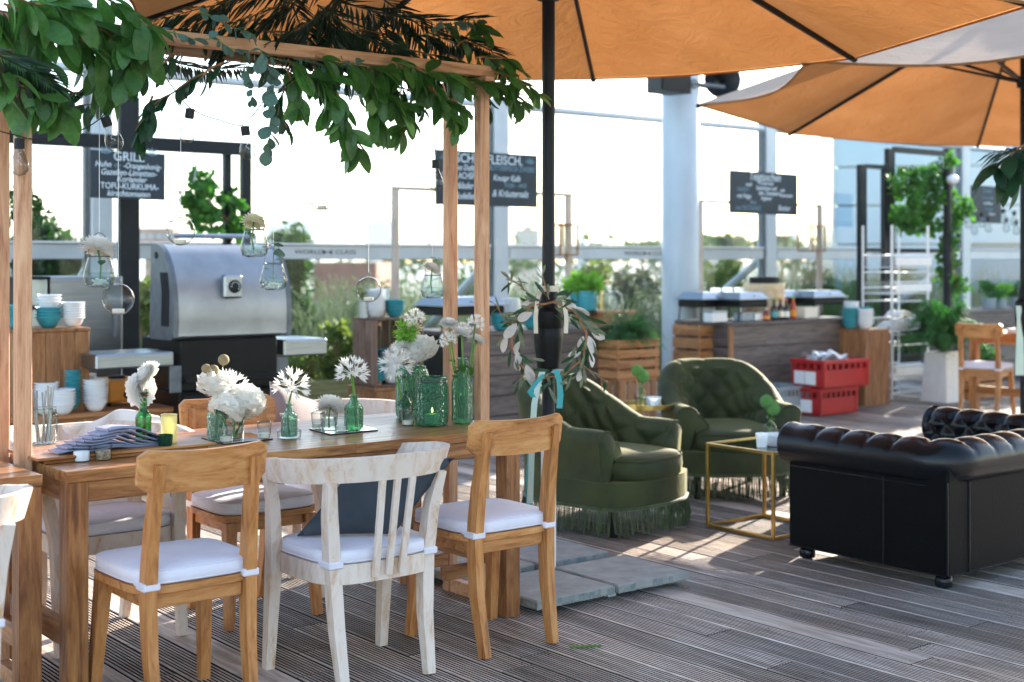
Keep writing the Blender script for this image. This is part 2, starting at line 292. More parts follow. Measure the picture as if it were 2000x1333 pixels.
def link(name, me, parent=None, loc=None, rot=None, scale=None, M=None):
    o = bpy.data.objects.new(name, me); col.objects.link(o); o.parent = parent
    if M is not None: o.matrix_basis = M
    if loc is not None: o.location = loc
    if rot is not None: o.rotation_euler = rot
    if scale is not None: o.scale = scale if hasattr(scale, '__len__') else (scale,) * 3
    return o
def tag(o, label, cat, group=None):
    o['label'] = label; o['category'] = cat
    if group: o['group'] = group
    return o
def thing(name, label, cat, loc=(0, 0, 0), rz=0, group=None):
    o = bpy.data.objects.new(name, None); col.objects.link(o); o.empty_display_size = .05
    o.location = loc; o.rotation_euler = (0, 0, rz); return tag(o, label, cat, group)
def struct(o): o['kind'] = 'structure'; return o
def stuff(o): o['kind'] = 'stuff'; return o
def dup(root, label, loc, rz=0, scale=None):
    def cp(o, par):
        c = o.copy(); col.objects.link(c); c.parent = par
        for ch in list(o.children): cp(ch, c)
        return c
    c = cp(root, None); c.location = loc; c.rotation_euler = (0, 0, rz); c['label'] = label
    if scale: c.scale = (scale,) * 3
    return c
def pt(name, mat, parent, *boxes, b=.003):
    m = MB()
    for q in boxes: m.box(*q, b=b)
    return m.build(name, mat, parent, smooth=False)
def text(parent, s, size, mat, loc, rot, align='CENTER', shear=0, name='lettering', sx=1.0, bold=0):
    cu = bpy.data.curves.new('txt', 'FONT'); cu.body = s; cu.size = size; cu.align_x = align; cu.align_y = 'CENTER'; cu.shear = shear; cu.extrude = .0006; cu.offset = bold; cu.resolution_u = 3
    to = bpy.data.objects.new('txt', cu); col.objects.link(to); bpy.context.view_layer.update()
    me = bpy.data.meshes.new_from_object(to); bpy.data.objects.remove(to); me.materials.clear(); me.materials.append(MT[mat])
    return link(name, me, parent, loc, rot, (sx, 1, 1))
def basis(p, fwd, up):
    f = Vector(fwd).normalized(); u = Vector(up); r = f.cross(u)
    if r.length < 1e-4: r = f.cross(Vector((1, 0, .1)))
    r.normalize(); u = r.cross(f)
    return Matrix(((r.x, f.x, u.x, p[0]), (r.y, f.y, u.y, p[1]), (r.z, f.z, u.z, p[2]), (0, 0, 0, 1)))
def leaf_mesh(name, mat, w=.42, bend=.25, cup=.12, nl=8, tip=.5):
    m = MB()
    def fn(u, v):
        y = v; x = (u - .5) * 2; wd = w * .5 * (math.sin(math.pi * min(1, v ** 1.25)) ** .62 if 0 < v < 1 else .02)
        return (x * wd, y, -bend * y * y + cup * abs(x) * wd)
    m.grid(fn, 2, nl); return m.mesh(name, mat)
LEAF = {'broad': [leaf_mesh('broad leaf', 'leaf', .46 + .05 * (i % 2), .08 + .11 * i, .12 + .12 * (i % 3)) for i in range(5)], 'dark': [leaf_mesh('dark leaf', 'leafd', .36, .2 + .2 * i, .3) for i in range(2)],
        'light': [leaf_mesh('light leaf', 'leafl', .42, .25, .2)], 'euca': [leaf_mesh('round leaf', 'euca', .8, .15, .15)], 'olive': [leaf_mesh('olive leaf', 'olive', .22, .1, .1), leaf_mesh('slim leaf', 'leafd', .2, .2, .1)], 'silver': [leaf_mesh('silver leaf', 'silver', .5, .2, .2)]}
def cloud(name, mat, parent, pos, size, aspect=.5, up=0.3, seed=1, jit=.4):
    """many small bent leaves as one mesh"""
    g = np.random.default_rng(seed); n = len(pos); pos = np.asarray(pos, float)
    d1 = g.normal(size=(n, 3)); d1[:, 2] += up; d1 /= np.linalg.norm(d1, axis=1)[:, None]
    d2 = np.cross(d1, g.normal(size=(n, 3))); d2 /= np.linalg.norm(d2, axis=1)[:, None] + 1e-9; d3 = np.cross(d1, d2)
    L = (size * (1 + jit * g.normal(size=n).clip(-1.5, 1.5)))[:, None]; Wd = L * aspect * .5
    v = np.stack([pos, pos + d1 * L * .5 + d2 * Wd + d3 * L * .08, pos + d1 * L, pos + d1 * L * .5 - d2 * Wd + d3 * L * .08], 1).reshape(-1, 3)
    i = np.arange(n) * 4; f = np.concatenate([np.stack([i, i + 1, i + 2], 1), np.stack([i, i + 2, i + 3], 1)])
    me = bpy.data.meshes.new(name); me.from_pydata(v.tolist(), [], f.tolist()); me.materials.append(MT[mat]); return link(name, me, parent)
def blobpos(n, c, r, seed=1, lumps=7, surf=.5):
    g = np.random.default_rng(seed); c = np.array(c); r = np.array(r)
    lc = g.normal(size=(lumps, 3)); lc /= np.linalg.norm(lc, axis=1)[:, None]; lc *= g.uniform(.35, .75, (lumps, 1)); k = g.integers(0, lumps, n)
    d = g.normal(size=(n, 3)); d /= np.linalg.norm(d, axis=1)[:, None]; rad = g.uniform(0, 1, (n, 1)) ** surf * g.uniform(.35, .55, lumps)[k][:, None]
    return c + (lc[k] + d * rad) * r
# ================================================================ SETTING
city = struct(MB().box(-2500, 4000, -600, 5000, -15.2, -15).build('ground', 'city', smooth=False))
base = struct(MB().box(-8, 26, -3, 17, -.6, -.055).build('roof_slab', 'roofg', smooth=False))
deck = struct(MB().box(-6, 24, -2, 10.45, -.054, -.045).build('terrace_deck', 'roofg', smooth=False))
def board_mesh(ribs, wd=.137, th=.024):
    m = MB(); pr = []
    if ribs:
        n = 9; s = wd / n
        for i in range(n):
            x = -wd / 2 + i * s; pr += [(x + s * .1, -.009), (x + s * .18, 0), (x + s * .68, 0), (x + s * .76, -.009)]
        pr[0] = (-wd / 2, -.003); pr[-1] = (wd / 2, -.003)
    else: pr = [(-wd / 2, -.003), (-wd / 2 + .003, 0), (wd / 2 - .003, 0), (wd / 2, -.003)]
    pr = [(-wd / 2, -th)] + pr + [(wd / 2, -th)]; k = len(pr)
    v = [(x, y, z) for y in (-.5, .5) for x, z in pr]; f = [(i, i + k, i + k + 1, i + 1) for i in range(k - 1)] + [tuple(range(k)), tuple(range(k, 2 * k))[::-1]]
    m.add(v, [q[::-1] for q in f]); return m
bm_rib = board_mesh(True); bm_flat = board_mesh(False); me_rib = bm_rib.mesh('ribbed board', 'deck', False); me_flat = bm_flat.mesh('smooth board', 'deck', False)
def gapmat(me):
    me.materials.append(MT['deckgap'])  # groove and side faces painted dark so the gaps read as shaded
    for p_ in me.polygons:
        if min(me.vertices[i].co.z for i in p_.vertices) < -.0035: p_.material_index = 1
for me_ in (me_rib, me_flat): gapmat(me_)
PITCH = .148; boards = []; rr = random.Random(3)
for i in range(-40, 105):
    X = .02 + PITCH * i; y = -2 + rr.uniform(0, 2.2)
    while y < 10.4:
        L = rr.choice((1.5, 2.0, 2.4, 2.4, 3.0)); e = min(y + L, 10.42)
        if e - y > .2: boards.append((X, y, e))
        y = e
def inview(b):
    X, y0, y1 = b
    for k in range(9):
        Y = y0 + (y1 - y0) * k / 8; Z = X * SS + Y * CC
        if Z < 3.8: continue
        x = 1000 + FPX * (X * CC - Y * SS) / Z; yy = HOR + CAMH * FPX / Z
        if -30 < x < 2030 and yy < 1400: return True
    return False
vis = sorted([b for b in boards if inview(b)], key=lambda b: math.hypot(b[0] - 3.0, (b[1] + b[2]) / 2 - 4.2)); parts = vis[:298]; ps = set(parts)
for b in parts:
    X, y0, y1 = b; flat = rr.random() < .1
    link('deck_board', me_flat if flat else me_rib, deck, (X, (y0 + y1) / 2, -.0002 * rr.random() - rr.choice((0, .001, .002))), None, (1, y1 - y0 - .004, 1))
mj = MB()
for b in boards:
    if b in ps: continue
    X, y0, y1 = b; src = bm_flat; mj.add([(x + X, y * (y1 - y0 - .004) + (y0 + y1) / 2, z) for x, y, z in src.v], src.f)
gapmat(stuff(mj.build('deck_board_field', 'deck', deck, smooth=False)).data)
ms = MB()
for X, y0, y1 in vis:
    ys = [y0 + .03, y1 - .03]; q = math.ceil(y0 / .5) * .5
    while q < y1 - .1:
        if q > y0 + .1: ys.append(q)
        q += .5
    for Y in ys:
        if X * SS + Y * CC > 9: continue
        for dx in (-.042, .042): ms.lathe([(.0035, 0), (.0001, .0006)], 6, None, (X + dx + rr.uniform(-.004, .004), Y + rr.uniform(-.006, .006), .0003))
stuff(ms.build('deck_screws', 'rubber', deck))

# ---------------- glass windscreen along the terrace edge
DW = 10.4; BAYX = [.168, 4.118, 8.107, 12.05, 15.95, 19.9]
gw = thing('glass_windscreen', 'tall glass windscreen with pale grey posts along the terrace edge', 'glass screen', (0, DW, 0))
for X in BAYX:
    pt('post', 'alu', gw, (X - .09, X + .09, -.06, .10, -.05, 3.0), b=.012)
    m = MB(); m.box(X - .13, X - .1, -.03, .03, 0, 2.9); m.build('glazing_bead', 'gunmetal', gw, False)
    m = MB(); m.tube([(X, .1, 1.45), (X, 1.9, .25)], .05, 8); m.build('brace', 'alu', gw)
for a, b in zip(BAYX, BAYX[1:]):
    pt('mid_rail', 'alu', gw, (a + .1, b - .14, -.05, .08, 1.435, 1.555), b=.006)
    pt('rail_cap', 'whitep', gw, (a + .1, b - .14, -.07, .1, 1.557, 1.575), b=.004)
    for z0, z1 in ((.12, 1.43), (1.58, 2.88)):
        MB().box(a + .1, b - .14, .01, .022, z0, z1).build('pane', 'pane', gw, False)
    m = MB(); m.tube([(a + .1, .0, 2.93), (b - .1, .0, 2.93)], .035, 10); m.build('top_tube', 'alu', gw)
    pt('sill', 'alu', gw, (a + .1, b - .14, -.05, .08, 0.0, .11), b=.006)
for px_ in (637, 1262, 1735):
    p = W(px_, 495, DW - .052)
    text(gw, 'WORLD', .052, 'print', (p.x - .17, -.053, 1.497), (R(90), 0, 0), sx=1.5)
    text(gw, 'CLASS', .052, 'print', (p.x + .2, -.053, 1.497), (R(90), 0, 0), sx=1.5)
    m = MB(); c = p.x + .015
    for s_ in (-1, 1): m.add([(c + s_ * .045, -.0535, 1.475), (c + s_ * .045, -.0535, 1.52), (c + s_ * .008, -.0535, 1.4975)], [(0, 1, 2)])
    m.add([(c - .012, -.0535, 1.494), (c + .012, -.0535, 1.494), (c + .012, -.0535, 1.501), (c - .012, -.0535, 1.501)], [(0, 1, 2, 3)])
    m.build('bow_emblem', 'print', gw, False)
# ---------------- column with loudspeakers
pc = W(1329, 500, 9.45); colm = thing('round_column', 'thick pale blue round steel column rising behind the food counters', 'column', (pc.x, pc.y, 0))
m = MB(); m.lathe([(.185, 0), (.185, 3.5), (.17, 3.53), (.0001, 3.53)], 32); m.build('shaft', 'column', colm)
m = MB(); m.lathe([(.23, 0), (.23, .02), (.19, .025)], 32); m.build('base_plate', 'alu', colm)
m = MB(); m.tube([(-.35, -.19, 3.15), (.42, -.19, 3.15)], .02, 8); m.tube([(0, -.17, 3.15), (0, -.2, 3.15)], .05, 8); m.build('bracket', 'gunmetal', colm)
q = W(1303, 158, 9.1) - pc; spk = thing('loudspeaker', 'black box loudspeaker fixed to the top of the round column', 'speaker', pc + Vector((q.x, q.y, q.z)))
m = MB(); m.prism([(-.2, -.12), (.2, -.12), (.15, .12), (-.15, .12)], -.12, .14); m.build('cabinet', 'navy', spk, False)
pt('grille', 'blackp', spk, (-.185, .185, -.13, -.121, -.105, .125))
pt('yoke', 'gunmetal', spk, (.1, .26, -.02, .02, -.02, .02))
q = W(1405, 160, 9.45); hs = thing('horn_speaker', 'dark green horn loudspeaker beside the column top', 'speaker', q, R(-35))
m = MB(); m.lathe([(.045, -.16), (.06, -.1), (.09, -.02), (.15, .1), (.185, .14), (.19, .15), (.15, .11), (.05, .0)], 20, Matrix.Rotation(R(90), 4, 'X')); m.build('horn', 'navy', hs)
m = MB(); m.lathe([(.001, -.24), (.055, -.235), (.06, -.16), (.001, -.155)], 16, Matrix.Rotation(R(90), 4, 'X')); m.build('driver', 'gunmetal', hs)
m = MB(); m.tube([(0, .1, -.05), (-.1, .1, -.05), (-.22, .1, -.03)], .015, 8); m.build('arm', 'gunmetal', hs)

# ---------------- counters
def plank_counter(name, label, x0, x1, y0, y1, h, rows, leftend=True, post=True):
    t = thing(name, label, 'counter', (x0, y0, 0)); w_ = x1 - x0; dp = y1 - y0; rh = (h - .05) / rows
    for r in range(rows):
        z0 = .03 + r * rh
        x = 0
        while x < w_ - .05:
            e = min(w_, x + random.uniform(1.6, 2.6)); pt('front_plank', 'grey_x', t, (x + .002, e - .002, 0, .024, z0 + .003, z0 + rh - .003)); x = e
        if leftend: pt('side_plank', 'grey_y', t, (.012, .034, .026, dp, z0 + .003, z0 + rh - .003))
    pt('worktop', 'grey_x', t, (-.02, w_ + .02, -.015, dp + .02, h - .02, h + .012))
    if post: pt('corner_post', 'crate_z', t, (-.035, .008, -.012, .02, .02, h - .022))
    pt('carcass', 'blackp', t, (.04, w_ - .03, .03, dp - .02, 0.0, h - .03))
    return t
cl0, cl1 = W(905, 650, 8.5).x, W(1185, 650, 8.5).x
counterL = plank_counter('plank_counter', 'dark grey plank counter behind the olive wreath and parasol pole', cl0, cl1, 8.5, 9.2, .85, 5, False, False)
cr0, cr1 = W(1430, 640, 8.5).x, W(1678, 640, 8.5).x
counterR = plank_counter('plank_counter', 'dark plank buffet counter with chafing dishes behind the red crates', cr0, cr1, 8.5, 9.2, .84, 4)
cq0 = W(1885, 620, 9.0).x
counterQ = plank_counter('plank_counter', 'dark plank counter with potted herbs under the small menu board', cq0, cq0 + 2.4, 9.0, 9.6, .83, 4, True, False)

# ---------------- chalkboards on lath frames
def menu(name, label, x0, x1, yb, z0, z1, lines, frame=None, tilt=0.0):
    cx = (x0 + x1) / 2; t = thing(name, label, 'menu board', (cx, yb, z0)); w_ = (x1 - x0) / 2; h = z1 - z0; piv = Matrix.Rotation(tilt, 4, 'Y')
    m = MB(); m.box(-w_, w_, -.012, .012, 0, h, .002, piv); m.build('panel', 'board', t, False)
    for s, sz, px_, pz, mt, sh, sx in lines:
        p = piv @ Vector((px_, -.014, h * pz)); text(t, s, sz, mt, p, (R(90), -tilt, 0) if False else (R(90), tilt, 0), 'CENTER', sh, sx=sx, bold=.0008)
    return t
def doodle(t, cx, cz, s, flip=1):
    m = MB()
    for k in range(5):
        a = R(20 + 32 * k); dx = math.cos(a) * s * flip; dz = math.sin(a) * s
        m.add([(cx, -.0135, cz), (cx + dx * .5 - dz * .1, -.0135, cz + dz * .5 + dx * .1), (cx + dx, -.0135, cz + dz), (cx + dx * .5 + dz * .1, -.0135, cz + dz * .5 - dx * .1)], [(0, 1, 2, 3)])
    m.build('leaf_drawing', 'chalk2', t, False)
a, b = W(176, 285, 9.25), W(321, 391, 9.25); hh = a.z - b.z
t = menu('menu_board', 'black chalk board headed GRILL on the dark steel post', a.x, b.x, 9.25, b.z, a.z - .03,
 [('GRILL', .09, .0, .885, 'chalk', 0, 1), ('Huhn', .056, -.19, .71, 'chalk', .25, .95), ('cig', .045, -.085, .705, 'chalk2', 0, 1), ('-Orangenhonig-', .056, .1, .70, 'chalk', .25, .8), ('Gazellen-Limetten-', .06, .0, .55, 'chalk', .25, .9), ('Koriander', .056, .02, .41, 'chalk', .25, .95), ('TOFU-KURKUMA-', .06, .01, .26, 'chalk', 0, .9), ('kirschtomaten', .058, .0, .105, 'chalk', .25, .95)], tilt=R(0.5))
doodle(t, -.16, hh * .86, .07, -1); doodle(t, .17, hh * .86, .07)
a, b = W(851, 292, 9.3), W(1048, 406, 9.3); w2 = b.x - a.x
t = menu('menu_board', 'wide chalk board reading FISCH and FLEISCH seen behind the lath posts', a.x, b.x, 9.3, b.z, a.z + .0,
 [('FISCH.', .11, -.28, .86, 'chalk', 0, .95), ('FLEISCH.', .11, .18, .86, 'chalk', 0, .95), ('Gemüse Duftkohl', .07, -.27, .69, 'chalk', .25, .8), ('BUTTERFISCH ZWEIES', .065, .26, .71, 'chalk2', 0, .8), ('WILDLACHSFILET', .075, -.27, .54, 'chalk', 0, .75), ('Knuspr Kalb', .075, .2, .53, 'chalk', .25, .8), ('Bratklader -', .08, -.28, .36, 'chalk', .25, .8), ('SOJA - AKE', .05, .3, .40, 'chalk2', 0, 1), ('- Nudelletten', .08, -.24, .17, 'chalk', .25, .8), ('& Kräutersalz', .085, .24, .24, 'chalk', .25, .85)])
doodle(t, -w2 * .42, .38, .07, -1); doodle(t, w2 * .42, .38, .07)
a, b = W(1425, 329, 9.3), W(1556, 421, 9.3)
menu('menu_board', 'chalk board headed Teigtaschen on a slim lath frame', a.x, b.x, 9.3, b.z, a.z - .02,
 [('Teigtaschen', .12, .0, .88, 'chalk', .2, .85), ('Couscous', .06, .02, .74, 'chalk', .2, .9), ('und', .06, -.25, .69, 'chalk', .2, 1), ('Saubohnen und', .06, .02, .62, 'chalk', .2, .85), ('mit', .055, .27, .59, 'chalk', .2, 1), ('ORIENT', .06, -.33, .56, 'chalk2', 0, .9), ('fein Zwiebeln', .065, .06, .5, 'chalk', .2, .9), ('Rosmarin', .06, .33, .47, 'chalk', .2, .9), ('mit Feige', .065, -.32, .41, 'chalk', .2, .9), ('Ingwer', .06, .02, .38, 'chalk', .2, 1), ('Mais', .055, -.18, .27, 'chalk2', .2, 1), ('mit PASTINAKE', .075, -.25, .13, 'chalk2', 0, .75), ('Butter', .08, .3, .16, 'chalk', .2, .9)], tilt=R(.3))
a, b = W(1897, 362, 9.3), W(1954, 437, 9.3)
menu('menu_board', 'small chalk board hung with string lights above the herb counter', a.x, b.x, 9.3, b.z, a.z,
 [('Salate', .09, 0, .87, 'chalk2', .2, .9), ('Gurkensalat', .06, 0, .68, 'chalk2', .2, .85), ('mit Minze', .055, .02, .53, 'chalk', .2, .9), ('Tomaten', .06, .03, .38, 'chalk2', .2, .9), ('Kresse', .055, .1, .25, 'chalk', .2, .9), ('Oliven', .055, -.07, .1, 'chalk2', .2, .9)])
def lath_frame(label, xa, xb, ytop, Yb, zb=.86):
    a, b = W(xa, ytop, Yb), W(xb, ytop + (xb - xa) * .03, Yb); t = thing('sign_frame', label, 'sign frame', (a.x, Yb, zb)); w_ = b.x - a.x; h = (a.z + b.z) / 2 - zb
    pt('post', 'pale_z', t, (-.028, .028, -.02, .02, 0, h)); pt('post', 'pale_z', t, (w_ - .028, w_ + .028, -.02, .02, 0, h)); pt('cross_bar', 'pale_z', t, (-.03, w_ + .03, -.018, .018, h + .001, h + .03)); return t
lath_frame('pale lath frame carrying the wide fish and meat board', 772, 1110, 373, 9.34, .865)
lath_frame('pale lath frame carrying the Teigtaschen board', 1367, 1600, 397, 9.34, .855)
def lantern(label, x, y0, y1, Yb):
    a, b = W(x, y0, Yb), W(x, y1, Yb); h = a.z - b.z; s = h * .27; t = thing('lantern', label, 'lantern', (a.x, Yb, b.z))
    m = MB()
    for sx in (-s, s):
        for sy in (-s, s): m.box(sx - .007, sx + .007, sy - .007, sy + .007, 0, h * .72)
    for z in (0, h * .72): m.box(-s - .008, s + .008, -s - .008, s + .008, z, z + .014)
    m.build('frame', 'crate_z', t, False); MB().box(-s + .008, s - .008, -s + .008, s - .008, .02, h * .7).build('glass_box', 'glass', t, False)
    m = MB(); m.lathe([(.03, .016), (.03, .09), (.0001, .09)], 12); m.build('candle', 'wax', t)
    m = MB(); m.tube([(0, 0, h * .72), (-.02, 0, h * .86), (0, 0, h), (.02, 0, h * .86), (0, 0, h * .74)], .005, 6); m.build('handle', 'wire', t); return t
lantern('small wooden lantern hanging from the fish and meat board frame', 1097, 418, 500, 9.3)
lantern('small wooden lantern hanging from the Teigtaschen board frame', 1585, 425, 492, 9.3)

# ---------------- black steel frames
def steel_frame(label, parts_, Yb):
    p0 = W(parts_[0][0], parts_[0][3], Yb); t = thing('metal_gateway', label, 'steel frame', (p0.x, Yb, 0))
    for x0, x1, y0, y1 in parts_:
        a, b = W(x0, y0, Yb), W(x1, y1, Yb); vert = (y1 - y0) > (x1 - x0)
        za, zb = (a.z + W(x1, y0, Yb).z) / 2, (b.z + W(x0, y1, Yb).z) / 2
        if y1 > 600: zb = 0.0
        pt('upright' if vert else 'cross_bar', 'navy', t, (a.x - p0.x, b.x - p0.x, (-.03 if vert else -.025), (.03 if vert else .025), zb, za))
    return t
steel_frame('tall dark steel gateway of posts and top bar behind the grill', [(232, 270, 190, 700), (-190, -155, 170, 700)], 9.6)
a = W(-190, 186, 9.6); b = W(478, 256, 9.6)
pt('top_bar', 'navy', bpy.data.objects['metal_gateway'], (a.x - bpy.data.objects['metal_gateway'].location.x, b.x - bpy.data.objects['metal_gateway'].location.x, .032, .09, 2.25, 2.35))
steel_frame('narrow dark steel frame hung with ivy beside the grill', [(437, 449, 283, 700), (471, 488, 280, 700), (450, 470, 280, 292), (450, 470, 480, 492)], 9.75)
steel_frame('low dark steel frame beside the white wire rack', [(1677, 1689, 322, 700), (1724, 1729, 322, 700), (1690, 1723, 322, 330), (1690, 1723, 485, 493)], 8.95)
steel_frame('tall dark steel frame draped with ivy over the white wire rack', [(1731, 1744, 291, 700), (1846, 1858, 291, 700), (1745, 1845, 291, 302), (1745, 1845, 486, 494)], 8.98)
# ================================================================ FURNITURE
def table(label, x0, x1, y0, y1, h=.757, loc=None):
    t = thing('dining_table', label, 'table', (x0, y0, 0)); L, Wd = x1 - x0, y1 - y0; n = 7; s = Wd / n; rt = random.Random(int(x0 * 100))
    for i in range(n):
        x = 0.0
        cuts = sorted([0, L] + [rt.uniform(.25, L - .25) for _ in range(2)])
        for a, b in zip(cuts, cuts[1:]):
            if b - a > .02: pt('top_plank', 'teak_x', t, (a + .0004, b - .0004, i * s + .0004, (i + 1) * s - .0004, h - .036, h - rt.uniform(0, .0004)), b=.0012)
    lg = .071
    for a, b in ((0.001, .001), (L - lg - .001, .001), (0.001, Wd - lg - .001), (L - lg - .001, Wd - lg - .001)): pt('leg', 'teak_z', t, (a, a + lg, b, b + lg, 0, h - .0365), b=.003)
    for y in (.012, Wd - .036): pt('apron', 'teak_x', t, (lg + .002, L - lg - .002, y, y + .024, h - .104, h - .037))
    for x in (.012, L - .036): pt('apron', 'teak_y', t, (x, x + .024, lg + .002, Wd - lg - .002, h - .104, h - .037)); pt('stretcher', 'teak_y', t, (x + .004, x + .044 if x < .1 else x + .02, lg + .002, Wd - lg - .002, .18, .255))
    return t
TX0, TX1, TY0, TY1, TH = 1.5725, 3.42, 4.2435, 5.01, .757
table('long teak dining table laid with flowers and green bottles', TX0, TX1, TY0, TY1)
table('second teak table end beside the whitewashed chair at the lath posts', TX0 - .077 - 1.85, TX0 - .077, TY0, TY1)
# ---- lath canopy frame standing over the table
fr = thing('lath_canopy_frame', 'slim larch lath frame standing over the dining table carrying foliage', 'wooden frame', (1.534, 4.54, 0))
FX1 = 3.449 - 1.534; PH = 2.2
for x in (0, FX1):
    for y in (0, .225):
        pt('post', 'lath_z', fr, (x - .024, x + .024, y - .024, y + .024, 0, PH - .05))
    pt('foot_rail', 'lath_x', fr, (x - .022, x + .022, .026, .199, .0, .055)); pt('end_rail', 'lath_x', fr, (x - .023, x + .023, -.06, .285, PH - .0495, PH - .003))
for y in (0, .225): pt('top_beam', 'lath_x', fr, (-.12, FX1 + .06, y - .023, y + .023, PH - .002, PH + .045))
for y in (-.004, .21): pt('tie_bar', 'lath_x', fr, (FX1 - .32, FX1 - .026, y - .02, y + .025, .12, .175)) if False else None
for y in (.0, .225): pt('tie_block', 'crate_x', fr, (FX1 - .2, FX1 - .026, y - .024, y + .022, .115, .165))
# ---- oiled wooden side chair; local front is +y
def side_chair(label, loc, rz, group=None):
    t = thing('wooden_chair', label, 'chair', loc, rz, group)
    for s in (-1, 1):
        m = MB(); m.tube([(s * .158, -.215, 0), (s * .165, -.175, .22), (s * .168, -.165, .42), (s * .165, -.185, .6), (s * .158, -.222, .815)], [.0165, .02, .022, .02, .017], 4, square=True, sx=1.25, sy=.85, up=(0, 1, 0)); m.build('rear_leg', 'chair_z', t, True, 30)
        m = MB(); m.tube([(s * .195, .205, 0), (s * .175, .165, .405)], [.0165, .023], 4, square=True, up=(0, 1, 0)); m.build('front_leg', 'chair_z', t, True, 30)
        m = MB(); m.lathe([(.0135, -.001), (.0135, .006)], 10, None, (s * .195, .205, -.003), True); m.lathe([(.0135, -.001), (.0135, .006)], 10, None, (s * .158, -.215, -.003), True); m.build('glide', 'rubber', t)
        pt('side_rail', 'chair_x', t, (s * .163 - .011, s * .163 + .011, -.145, .14, .365, .412))
    pt('rear_rail', 'chair_x', t, (-.145, .145, -.172, -.15, .365, .41)); pt('front_rail', 'chair_x', t, (-.15, .15, .145, .167, .365, .41))
    def outline(k, ins=0):
        pts = []
        for i in range(28):
            a = 2 * math.pi * i / 28; ca, sa = math.cos(a), math.sin(a); ex = .42
            x = math.copysign(abs(ca) ** ex, ca) * (.215 - ins) * (1 + .07 * sa); y = math.copysign(abs(sa) ** ex, sa) * (.2 - ins); pts.append((x, y + .01))
        return pts
    m = MB(); m.prism(outline(0), .413, .436); m.build('seat', 'chair_x', t, True, 30)
    cushion(t, outline(0, .004), .437, .048)
    def back(u, v):
        x = (u - .5) * .43; q = 1 - (2 * u - 1) ** 2; n = 12
        z = .722 + .128 * v + .008 * (1 - q) ; y = -.196 - .045 * q - .012 * v
        e = abs(2 * u - 1); z += (.06 - .12 * v) * max(0, (e - .93) / .07) ** 2 * .35
        return (x, y, z)
    m = MB(); nu, nv = 16, 4
    m.grid(back, nu, nv); m.grid(lambda u, v: Vector(back(1 - u, v)) + Vector((0, .017, 0)), nu, nv)
    ring = [(0, v / 8) for v in range(9)] + [(u / nu, 1) for u in range(1, nu + 1)] + [(1, 1 - v / 8) for v in range(1, 9)] + [(1 - u / nu, 0) for u in range(1, nu)]
    k = len(ring); vs_ = [back(u, v) for u, v in ring] + [tuple(Vector(back(u, v)) + Vector((0, .017, 0))) for u, v in ring]
    m.add(vs_, [(i, (i + 1) % k, k + (i + 1) % k, k + i) for i in range(k)]); m.build('backrest', 'chair_x', t, True, 30)
    return t
def cushion(t, pts, z, th, mat='cushion', straps=True, posts=((-.167, -.166), (.167, -.166))):
    c = Vector((sum(p[0] for p in pts) / len(pts), sum(p[1] for p in pts) / len(pts), 0)); m = MB(); n = len(pts); ring = []
    for sc_, zz in ((.95, 0), (.99, .006), (1.0, th * .45), (.99, th * .9), (.94, th * 1.02), (.7, th * 1.14), (.35, th * 1.2), (.01, th * 1.2)):
        ring.append([(c.x + (p[0] - c.x) * sc_, c.y + (p[1] - c.y) * sc_, z + zz) for p in pts])
    vs_ = [p for r in ring for p in r]; m.add(vs_, [(i * n + k, i * n + (k + 1) % n, (i + 1) * n + (k + 1) % n, (i + 1) * n + k) for i in range(len(ring) - 1) for k in range(n)] + [tuple(range(n))[::-1]])
    o = m.build('seat_cushion', mat, t, True, 60)
    m = MB()
    for zz, sc_ in ((z + .007, .995), (z + th * .92, .985)): m.tube([(c.x + (p[0] - c.x) * sc_, c.y + (p[1] - c.y) * sc_, zz) for p in pts + pts[:1]], .0025, 5, False)
    m.build('piping', mat, o)
    if straps:
        for px_, py in posts:
            m = MB(); q = .028; m.box(px_ - q, px_ + q, py - q - .002, py + q + .02, z - .012, z + .012, .004); m.build('strap', mat, o, False)
    return o
side_chair('oiled wooden chair with white seat pad drawn up to the salt and pepper jars', (1.87, 4.085, 0), 0)
side_chair('oiled wooden chair with white seat pad between the whitewashed armchair and the parasol slabs', (3.113, 4.085, 0), 0)
